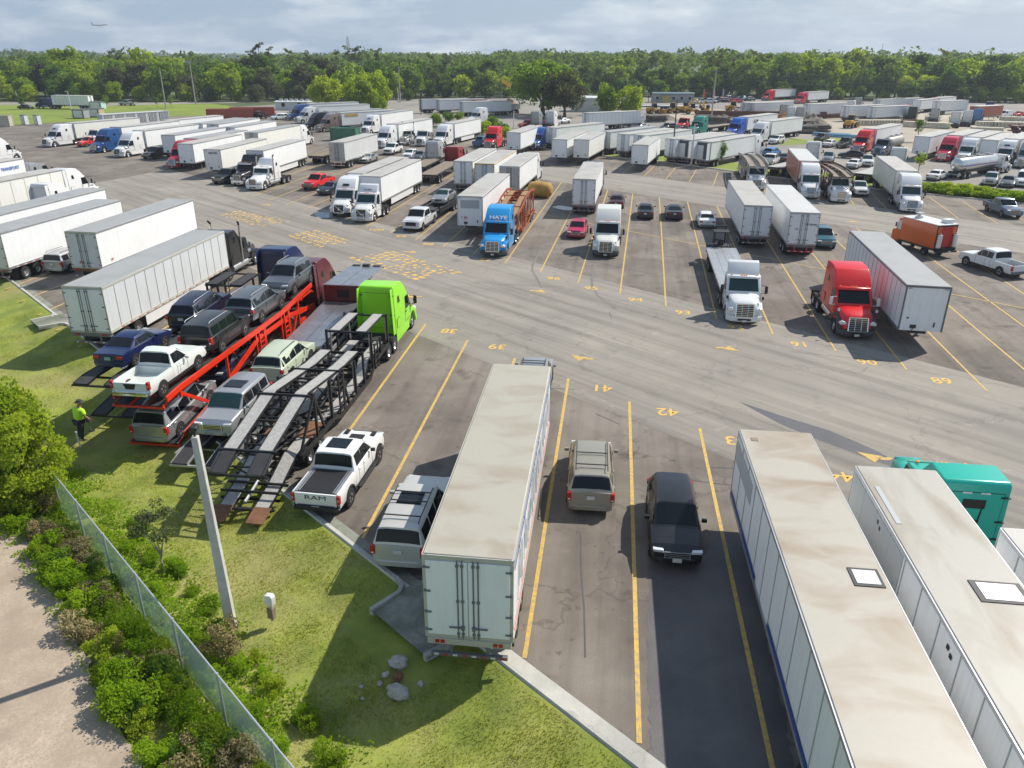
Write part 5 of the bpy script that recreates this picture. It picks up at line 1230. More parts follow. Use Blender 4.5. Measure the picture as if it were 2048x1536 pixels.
# faded stencilled notices on the aisle: rows of worn, unreadable letters
rt = random.Random(7)
def notice(c0, c1, c2, c3, rows_, seed):
    r = random.Random(seed); A, B_, C_, D_ = [Vector(p) for p in (c0, c1, c2, c3)]
    for i in range(rows_):
        t0 = (i + .15) / rows_; t1 = (i + .84) / rows_; s = r.uniform(0, .08); end = r.uniform(.82, 1)
        while s < end:
            l = r.choice([.04, .05, .06, .07]) * 1.0
            if r.random() > .08:
                for _ in range(r.choice([1, 2, 2])):
                    ta = t0 + (t1 - t0) * r.choice([0, 0, .45]); tb = ta + (t1 - t0) * r.choice([.4, .55, 1.0]); sa_ = s + r.uniform(0, .25) * l; sb_ = sa_ + l * r.uniform(.35, .8)
                    tb = min(tb, t1)
                    P = [(A.lerp(B_, u)).lerp(D_.lerp(C_, u), v) for u, v in ((sa_, ta), (sb_, ta), (sb_, tb), (sa_, tb))]
                    f = bm.faces.new([bm.verts.new((p.x, p.y, .0135 + .0001 * r.random())) for p in P]); f.material_index = 1
            s += l + .022
notice((-11.1, 71.3), (-3.9, 63.4), (-7.5, 60.6), (-15.3, 68.9), 7, 1)
notice((-20.9, 80.9), (-15.6, 75.2), (-18.2, 72.2), (-23.4, 77.8), 5, 2)
notice((-32.1, 91.0), (-24.0, 84.3), (-27.5, 82.0), (-34.2, 88.6), 6, 3)
bmesh.ops.recalc_face_normals(bm, faces=bm.faces)
me = bpy.data.meshes.new('painted_markings'); bm.to_mesh(me); bm.free()
for f in me.polygons: f.use_smooth = False
me.materials.append(MAT['m_yellow']); me.materials.append(MAT['m_yellow_worn'])
structure('painted_markings', me)
# trailer shade painted in the shadowed bay, dark streak, puddles
sheet('wet_patch', blob_outline(B['wet'], amp=.07, seed=4), .0055, 'm_wet')  # ragged darker sheet: mostly the trailer's shadow put into the asphalt colour
sheet('dark_streak', B['stain'], .0065, 'm_dark_stain')  # dark strip laid along the aisle
plain('puddle_water', (.03, .035, .04), .03)
for nm in ('puddle', 'puddle2'): sheet('puddle', blob_outline(B[nm], amp=.12, seed=9), .009, 'puddle_water')
tar = MB(); rs = random.Random(12)
for k in range(18):
    p = Vector((rs.uniform(-3, 18), rs.uniform(16, 70))); h_ = rs.choice([R(98), R(98), R(7), R(136)]) + rs.uniform(-.15, .15); l = rs.uniform(1.5, 7)
    q = [p + Vector((math.sin(h_), math.cos(h_))) * l * t + Vector((rs.uniform(-.06, .06), rs.uniform(-.06, .06))) for t in (0, .33, .66, 1)]
    if (p.x + 41.19) * 1.0448 + p.y < 61: continue
    for a, b in zip(q, q[1:]): stripe(tar, a, b, rs.uniform(.03, .06), .0083)
structure('tar_seams', tar, MAT['m_dark_stain'])
# tyre marks sweeping out of the bays into the aisle
tm = MB()
for k in range(-1, 10, 2):
    p = MD0 + MDD * (k + .5)
    for off in (-.9, .9):
        if rs.random() < .45: continue
        pts = [p + ST_M * s + e_ * (off + .010 * max(0, 2 - s) ** 2 * 10 * rs.choice([.6, .8])) for s in (7, 4, 2, 0, -2, -4)]
        for a, b in zip(pts, pts[1:]): stripe(tm, a, b, .2, .0087)
structure('tyre_marks', tm, MAT['m_faint'])
# ------------------------------------------------------------------ kerbs
def kerb(name, path, wd=.17, h=.13, mat='m_concrete'):
    m = MB(); P = [Vector(p) for p in path]; rings = []
    for i, p in enumerate(P):
        d = (P[min(i + 1, len(P) - 1)] - P[max(i - 1, 0)]).normalized(); n = Vector((-d.y, d.x)) * wd / 2
        rings.append([(*(p - n), -.05), (*(p - n * .9), h), (*(p + n * .9), h), (*(p + n), -.05)])
    m.loft(rings, 'x'); return structure(name, m, MAT[mat])
def kl(x): return 61 - 1.0448 * (x + 41.19)
KN = Vector((-.7225, -.6913))          # outwards from the lot towards the grass
def kp(x, o=0): return (x + KN.x * o, kl(x) + KN.y * o)
def arc_in(x, s):  # kerb turning out to the grass beside a drain apron
    return [(x + KN.x * o + s * .35 * (1 - math.cos(min(1, o) * 1.5)), kl(x) + KN.y * o) for o in (0, .3, .7, 1.2, 1.8, 2.4)]
segs = [(-75, -31.9), (-30.4, -17.2), (-15.2, -3.55), (-1.35, 12)]
for i, (xa, xb) in enumerate(segs):
    path = []
    n = max(4, int((xb - xa) / 1.0)); path += [kp(xa + (xb - xa) * k / n) for k in range(n + 1)]
    kerb('kerb', path)
    gt = [kp(xa + (xb - xa) * k / n, -.36) for k in range(n + 1)]
    kerb('gutter', gt, .46, .007, 'm_mossy' if i < 3 else 'm_concrete')
for xa, xb in ((-31.9, -30.4), (-17.2, -15.2), (-3.55, -1.35)):
    sheet('drain_apron', [kp(xa, -.6), kp(xb, -.6), kp(xb, 1.6), kp(xa, 1.6)], .10, 'm_mossy')
    for xe, sg in ((xa, 1), (xb, -1)): kerb('kerb', [kp(xe - .5 * sg, .02), kp(xe - .15 * sg, .12), kp(xe + .02 * sg, .4), kp(xe + .06 * sg, 1.0), kp(xe + .1 * sg, 1.65)], .17, .2)
kerb('kerb', [tuple(Vector(p)) for p in ((4, 158), (16.2, 144.8), (25.3, 137.6), (35.2, 125.8), (39.1, 120.3), (50.6, 108.8), (64.4, 97.7), (72, 89.5))], .35, .14)
# ------------------------------------------------------------------ grass verge in front, gravel track, far lots
def sdf_verge(x, y): return (kl(x) - y)    # > 0 on the grass side
rg = np.random.default_rng(3)
from mathutils import noise as mno
def verge_z(X, Y):
    return verge_h(X, Y, max(0, (kl(X) - Y) / (-(KN.y) + (-KN.x) * 1.0448)))
def verge_h(X, Y, o):
    """the grass falls from the kerb into a shallow swale and rises again to the track"""
    sw = -.42 * max(0, min(1, (o - .3) / 2.2)) * max(0, min(1, (8.5 - o) / 3.5))
    return sw + .06 + min(1, o / 2) * (.09 * mno.noise(Vector((X * .35, Y * .35, 0))) + .05 * mno.noise(Vector((X * 1.1, Y * 1.1, 3))))
gv = MB(); nx, ny = 110, 90
vx = np.linspace(-62, 16, nx); vo_ = np.linspace(.13, 30, ny)
gr = []
for o in vo_:
    row = []
    for x in vx:
        X, Y = x + KN.x * o * 1.0, kl(x) + KN.y * o
        z = verge_h(X, Y, o)
        row.append((X, Y, z))
    gr.append(row)
gv.loft(gr, 'x', cap=False, closed=False)
structure('grass_verge', gv, MAT['m_grass'], smooth=60)
gm = MB(); gp = blob_outline(B['gravel'], amp=.12, seed=2)
sheet('gravel_track', gp, .16, 'm_gravel')
# far side
sheet('neighbour_lot', [(13, 152), (28, 138.5), (38, 126), (50.5, 115), (66, 99.5), (110, 55), (190, 120), (240, 330), (60, 345), (-60, 330), (-95, 275), (-70, 243), (-36, 219), (-4, 192), (8, 166)], -.008, 'm_yardlot')
sheet('sand_yard', B['yardpoly'], -.003, 'm_sand')
sheet('verge_strip', blob_outline([(8, 157), (16.4, 145.1), (25.5, 137.9), (35.4, 126.1), (50.8, 109.1), (64.6, 98), (72, 90), (78, 97), (66, 108), (55, 120), (42, 131), (27, 152), (10, 168)], amp=.5, seed=5), .05, 'm_grass_far')
sheet('grass_field', [(-127, 201), (-104, 233), (-74, 243), (-93, 276), (-110, 296), (-330, 292), (-330, 205)], -.012, 'm_grass_far')
sheet('grass_patch', blob_outline(B['green'], amp=.6, seed=6), .012, 'm_grass_far')
sheet('far_road', [(-330, 295), (-330, 281), (-139, 281), (-92, 305), (-40, 322), (60, 345), (60, 360), (-60, 340), (-100, 312), (-140, 296)], -.006, 'm_yardlot')
# ------------------------------------------------------------------ grass blades and weeds (nobody could count them)
def scatter_grass():
    n = 520000
    X = rg.uniform(-34, 12, n); o = rg.uniform(.25, 19, n) ** 1.0
    Y = 61 - 1.0448 * (X + 41.19) + KN.y * o; X = X + KN.x * o
    d = np.hypot(X, Y); keep = (Y > 9) & (rg.random(n) < np.clip(26 / d, .15, 1) ** 1.3)
    X, Y, o = X[keep], Y[keep], o[keep]
    fx_ = (X > -3.9 - o * .72) & (X < -1.0 - o * .72) & (o < 2.6)
    X, Y = X[~fx_], Y[~fx_]
    Z = np.array([verge_z(a, b) for a, b in zip(X, Y)])
    n = len(X); pz = np.array([mno.noise(Vector((a * .55, b * .55, 7))) for a, b in zip(X, Y)])
    keep = rg.random(n) < np.clip(.7 + 1.0 * pz, .12, 1); X, Y, Z, pz = X[keep], Y[keep], Z[keep], pz[keep]; n = len(X)
    s = rg.uniform(.03, .085, n) * (1 + .9 * np.clip(pz, 0, 1)); a = rg.uniform(0, 6.28, n); tl = rg.normal(0, .06, (n, 2))
    V = np.empty((n, 3, 3)); V[:, 0] = np.stack([X - .013 * np.cos(a), Y - .013 * np.sin(a), Z - .01], 1); V[:, 1] = np.stack([X + .013 * np.cos(a), Y + .013 * np.sin(a), Z - .01], 1); V[:, 2] = np.stack([X + tl[:, 0], Y + tl[:, 1], Z + s], 1)
    me = bpy.data.meshes.new('grass'); me.vertices.add(3 * n); me.vertices.foreach_set('co', V.astype(np.float32).ravel()); me.loops.add(3 * n); me.loops.foreach_set('vertex_index', np.arange(3 * n, dtype=np.int32))
    me.polygons.add(n); me.polygons.foreach_set('loop_start', np.arange(0, 3 * n, 3, dtype=np.int32)); me.polygons.foreach_set('loop_total', np.full(n, 3, dtype=np.int32)); me.update(); me.validate()
    me.materials.append(MAT['grass_blade']); o_ = link('grass', me); tag(o_, 'short mown grass on the verge below the kerb', 'grass', None, 'stuff')
scatter_grass()
def ground_cover():
    """low weeds spreading on both sides of the fence"""
    r = np.random.default_rng(8); n = 42000
    t = r.uniform(-.25, 1.25, n); side = r.choice([-1, 1], n, p=[.5, .5]); q = np.where(side > 0, r.beta(1.2, 2.6, n) * 2.8, -r.beta(1.2, 1.5, n) * 2.3)
    A = np.array([-17.76, 26.09]); Bq = np.array([-5.11, 12.96]); d = (Bq - A) / np.linalg.norm(Bq - A); nn = np.array([-d[1], d[0]])
    if nn[1] < 0: nn = -nn
    P = A + t[:, None] * (Bq - A) + q[:, None] * nn
    pz = np.array([mno.noise(Vector((a * .8, b * .8, 2))) for a, b in P]); keep = pz > -.12 - .25 * (np.abs(q) < 1)
    P, pz, q = P[keep], pz[keep], q[keep]
    Z = np.array([verge_z(a, b) for a, b in P]) + r.uniform(.02, .55, len(P)) * np.clip(.45 + 1.1 * pz, .15, 1)
    me = leaf_mesh('ground_cover', np.column_stack([P, Z]), np.tile([0, 0, 1.0], (len(P), 1)), .11, 5, 'leaf_weed', .6)
    tag(link('ground_cover', me), 'low bright weeds growing along both sides of the fence', 'weeds', None, 'stuff')
ground_cover()
# ------------------------------------------------------------------ chain-link fence
def fence():
    A = Vector((-24.5, 33.1)); C = Vector((-2.2, 9.95)); d = (C - A); Ln = d.length; d.normalize(); n = Vector((-d.y, d.x)); H_ = 1.8; z0 = .0
    t = link('chain_link_fence', None); tag(t, 'long grey-green chain-link fence running through the scrub beside the gravel track', 'fence')
    m = MB(); wd = .013; pitch = .062; rows = int(Ln / pitch)
    def W_(s, z, o=0): return (A.x + d.x * s + n.x * o, A.y + d.y * s + n.y * o, z0 + z)
    for k in range(-int(H_ / pitch), rows):
        for sg in (1, -1):
            s0, zz0, s1, zz1 = k * pitch, 0.05, k * pitch + H_ - .05, H_
            if s0 < 0: zz0 += -s0; s0 = 0
            if s1 > Ln: zz1 -= s1 - Ln; s1 = Ln
            if s1 <= s0: continue
            if sg < 0: zz0, zz1 = H_ + .05 - zz0, H_ + .05 - zz1
            o = .006 * sg
            m.poly([W_(s0, zz0 - wd * .7, o), W_(s1, zz1 - wd * .7, o), W_(s1, zz1 + wd * .7, o), W_(s0, zz0 + wd * .7, o)], 'fence_wire')
    f = link('mesh_wire', m.mesh('mesh_wire', 0, 2, 0), t)
    k = 0
    for i in range(int(Ln / 3) + 1):
        s = i * 3.0; m = MB(); m.tube([W_(s, -.1), W_(s, H_ + .05)], .04, 'galv', 8); link('post', m.mesh('post'), t)
    m = MB(); m.tube([W_(0, H_), W_(Ln, H_)], .026, 'galv', 8); m.tube([W_(0, .05), W_(Ln, .05)], .008, 'galv', 5); link('top_rail', m.mesh('top_rail'), t)
plain('fence_wire', (.52, .63, .61), .5, .1); plain('galv', (.5, .53, .54), .45, .5); plain('post', (.42, .41, .38), .8, 0, .25, 2); plain('black_post', (.03, .03, .03), .5)
fence()
# ------------------------------------------------------------------ concrete pole, meter box, rocks, worker
def near_things():
    x, y, h = B['conc']; t = link('concrete_pole', None); t.location = (x, y, -.15); t.rotation_euler = (0, R(-.8), R(8)); tag(t, 'square tapered concrete pole standing in the grass with dark lamp on top', 'pole')
    m = MB(); m.loft([[(sx * w_, sy * w_, z) for sx, sy in ((-1, -1), (1, -1), (1, 1), (-1, 1))] for z, w_ in ((0, .155), (7.0, .095))], 'pole_conc'); K = link('pole', m.mesh('pole', .015, 1), t)
    m = MB(); m.tube([(0, 0, 6.98), (0, 0, 7.2)], .04, 'dark', 6); m.bx(0, .08, 7.24, .2, .3, .13, 'dark'); link('lamp_head', m.mesh('lamp_head', .02, 1), t)
    x, y = B['util']; t = link('meter_box', None); t.location = (x, y, -.1); t.rotation_euler = (0, 0, R(-20)); tag(t, 'white bagged meter box on a short post in the grass', 'meter box')
    m = MB(); m.tube([(0, 0, 0), (0, 0, .75)], .06, 'pole_conc', 8); m.bx(0, 0, .3, .22, .16, .4, 'wood_deck'); link('post', m.mesh('post'), t)
    m = MB(); m.prism([(-.15, .66), (.15, .62), (.17, .98), (.1, 1.06), (-.13, 1.02)], -.1, .1, 'white_paint', 'y'); link('cover', m.mesh('cover', .03, 2, 50), t)
    lab = ['pale boulder closest to the drain apron', 'brownish rock between two pale boulders', 'pale boulder farthest into the shaded grass', 'small grey stone west of the boulders', 'small yellow stone beside the apron foot', 'small pale stone out in the shaded grass', 'small stone just beyond the boulders', 'tiny pale stone on the dark grass']
    for i, ((x, y), s) in enumerate(B['rocks']):
        bm = bmesh.new(); s *= .72; bmesh.ops.create_icosphere(bm, subdivisions=3, radius=s)
        for v in bm.verts:
            q = 1 + .35 * mno.noise(v.co * (1.6 / s) + Vector((i * 9, 0, 0))) + .12 * mno.noise(v.co * (4 / s)); v.co = Vector((v.co.x * q * 1.15, v.co.y * q * .85, v.co.z * q * .7))
        me = bpy.data.meshes.new('rock'); bm.to_mesh(me); bm.free(); me.materials.append(MAT['rock'] if i != 1 else MAT['rust'])
        o = link('rock', me); o.location = (x, y, verge_z(x, y) + s * .3); o.rotation_euler = (0, 0, i * 1.3); tag(o, lab[i], 'rock', 'rocks by the drain apron')
plain('pole_conc', (.56, .55, .51), .8, 0, .3, 3, bump=.1); plain('rock', (.52, .48, .42), .85, 0, .4, 5, bump=.3); plain('hivis', (.5, .85, .03), .6); plain('trousers', (.02, .025, .04), .8); plain('skin', (.36, .2, .13), .6); plain('hat', (.06, .06, .055), .8); plain('glove', (.5, .05, .03), .6)
near_things()
def worker():
    """person in a lime shirt bending over the grass with a tool, seen from behind"""
    x, y = B['worker']; t = link('person', None); t.scale = (1.12, 1.12, 1.08); t.location = (x, y, .0); t.rotation_euler = (0, 0, R(-25)); tag(t, 'person in lime high-visibility shirt, dark trousers and hat working on the grass', 'person')
    def skin(name, verts, edges, rad, mat, parent, sub=2, root=0):
        me = bpy.data.meshes.new(name); me.from_pydata(verts, edges, []); o = link(name, me, parent); sm = o.modifiers.new('skin', 'SKIN'); 
        for i, r in enumerate(rad): me.skin_vertices[0].data[i].radius = r if isinstance(r, tuple) else (r, r)
        for i in range(len(verts)): me.skin_vertices[0].data[i].use_root = (i == root)
        ss = o.modifiers.new('sub', 'SUBSURF'); ss.levels = ss.render_levels = sub
        bpy.context.view_layer.update(); me2 = bpy.data.meshes.new_from_object(o.evaluated_get(bpy.context.evaluated_depsgraph_get())); o.modifiers.clear(); o.data = me2
        me2.materials.clear(); me2.materials.append(MAT[mat])
        for p in me2.polygons: p.use_smooth = True
        return o
    # body: legs, torso, neck and head, arms to the wrists
    V = [(0, 0, .95), (0, .03, 1.15), (0, .1, 1.4), (0, .14, 1.5), (0, .19, 1.62), (0, .22, 1.74), (-.1, 0, .9), (-.13, .04, .5), (-.14, -.03, .1), (-.14, .12, .05), (.1, 0, .9), (.14, -.05, .5), (.15, -.15, .1), (.15, 0, .05), (-.2, .1, 1.42), (-.27, .14, 1.15), (-.2, .36, .98), (.2, .1, 1.42), (.29, .12, 1.14), (.27, .32, .92)]
    E_ = [(0, 1), (1, 2), (2, 3), (3, 4), (4, 5), (0, 6), (6, 7), (7, 8), (8, 9), (0, 10), (10, 11), (11, 12), (12, 13), (2, 14), (14, 15), (15, 16), (2, 17), (17, 18), (18, 19)]
    rad = [(.17, .12), (.16, .11), (.19, .12), .06, (.085, .1), (.075, .09), .1, .065, .045, .04, .1, .065, .045, .04, .075, .05, .035, .075, .05, .035]
    b = skin('body', V, E_, rad, 'skin', t)
    skin('shirt', [V[0], V[1], V[2], V[14], tuple(np.add(V[14], (np.subtract(V[15], V[14])) * .8)), V[17], tuple(np.add(V[17], (np.subtract(V[18], V[17])) * .8))], [(0, 1), (1, 2), (2, 3), (3, 4), (2, 5), (5, 6)], [(.23, .18), (.22, .17), (.25, .18), .12, .1, .12, .1], 'hivis', b)
    skin('trousers', [V[0], V[6], V[7], V[8], V[10], V[11], V[12]], [(0, 1), (1, 2), (2, 3), (0, 4), (4, 5), (5, 6)], [(.185, .135), .12, .085, .07, .12, .085, .07], 'trousers', b)
    m = MB(); m.loft([[(q * math.cos(a), .21 + q * math.sin(a), z) for a in [2 * math.pi * k / 16 for k in range(16)]] for z, q in ((1.755, .19), (1.765, .19), (1.77, .11), (1.86, .1), (1.885, .05))], 'hat'); link('hat', m.mesh('hat', 0, 2, 40), b)
    for sx, wv in ((-1, V[16]), (1, V[19])):
        for k in range(5):
            a = (k - 2) * .03; th = k == 4
            p0 = Vector(wv) + Vector((a, .03, -.02)); dd = Vector((a * .6, .05, -.05)) if not th else Vector((-sx * .05, .02, -.02))
            m = MB(); m.tube([p0, p0 + dd, p0 + dd + Vector((0, .005, -.035))], .011, 'glove', 6, .008); link('finger', m.mesh('finger'), b)
        m = MB(); m.bx(wv[0], wv[1] + .02, wv[2] - .015, .09, .07, .05, 'glove'); link('hand', m.mesh('hand', .02, 2), b)
    tl = link('grass_trimmer', None); tl.location = (x, y, 0); tl.rotation_euler = (0, 0, R(-25)); tag(tl, 'grass trimmer held by the worker in lime', 'tool')
    m = MB(); m.tube([(.3, .3, .95), (-.15, .5, .9), (-.35, -.55 + 1.3, .08)], .016, 'alu', 6); m.bx(.32, .28, .98, .22, .16, .16, 'hat'); m.bx(-.35, .75, .07, .2, .2, .05, 'dark'); link('shaft', m.mesh('shaft'), tl)
    pp = link('marker_post', None); pp.location = (x + .25, y - .75, 0); tag(pp, 'short white stake in front of the worker in lime', 'stake'); m = MB(); m.tube([(0, 0, 0), (-.05, 0, .8)], .04, 'white_paint', 8); link('stake', m.mesh('stake'), pp)
worker()
# ------------------------------------------------------------------ near vegetation
def put(name, K, x, y, s, leaf, label, cat, group, rz=0, z=0.0, sz=None, trunk=None):
    return_ = spawn(name, K, x, y, math.degrees(rz), {'leaf': MAT[leaf]}, label, cat, group, z=z); return_.scale = (s, s, sz or s); return return_
KB = [kit(tree, 'bush', 5), kit(tree, 'bush', 6)]
for i, (x, y, s, l) in enumerate(((-19.9, 26.7, .9, 'large bright bush hiding the fence end, nearest the worker'), (-21.8, 25.3, .95, 'large bright bush cut by the picture edge above the track'), (-22.3, 29.4, .95, 'tall bush behind the two large bright bushes'))):
    put('bush', KB[i % 2], x, y, s, 'leaf_bright' if i != 1 else 'leaf_tree', l, 'bush', 'large bushes at the fence end', i * 1.4, -.1)
x, y = B['olive']; put('sapling', kit(tree, 'olive', 3), x, y, .82, 'leaf_olive', 'thin leaning grey-green sapling beside the fence', 'sapling', None, .4, -.05)
KW = [kit(tree, 'weed', s) for s in (11, 12, 13)]
rw = random.Random(5); A = Vector((-17.76, 26.09)); C = Vector((-5.11, 12.96)); dd = (C - A).normalized(); nn = Vector((-dd.y, dd.x))
if nn.y < 0: nn = -nn
for i in range(150):
    t = rw.uniform(-.1, 1.15); side = rw.random() < .36; q = rw.uniform(.35, 1.9) if side else -rw.uniform(.25, 1.75 + .5 * t)
    p = A.lerp(C, t) + nn * q
    if side and rw.random() < .25: continue
    lf = rw.choice(['leaf_weed', 'leaf_weed', 'leaf_bright']) if side else rw.choice(['leaf_brown', 'leaf_weed', 'leaf_weed', 'leaf_bright', 'leaf_brown', 'leaf_weed', 'leaf_tree'])
    lab = {'leaf_brown': 'dry brown scrub plant growing beside the fence', 'leaf_weed': 'bright green weed growing beside the fence', 'leaf_bright': 'yellow-green weed growing beside the fence', 'leaf_tree': 'leafy green scrub plant growing beside the fence', 'leaf_dark': 'dark green scrub plant growing beside the fence'}[lf]
    put('scrub_plant', KW[i % 3], p.x, p.y, rw.uniform(.4, .75) if side else rw.uniform(.55, 1.0), lf, lab, 'weed', {'leaf_brown': 'dry brown scrub', 'leaf_weed': 'bright green weeds', 'leaf_bright': 'yellow-green weeds', 'leaf_tree': 'leafy green scrub', 'leaf_dark': 'dark green scrub'}[lf], rw.uniform(0, 6), verge_z(p.x, p.y) - .05)
put('scrub_plant', KW[1], -8.9, 18.55, 1.0, 'leaf_brown', 'rusty scrub at the foot of the concrete pole', 'weed', None, 1, 0)
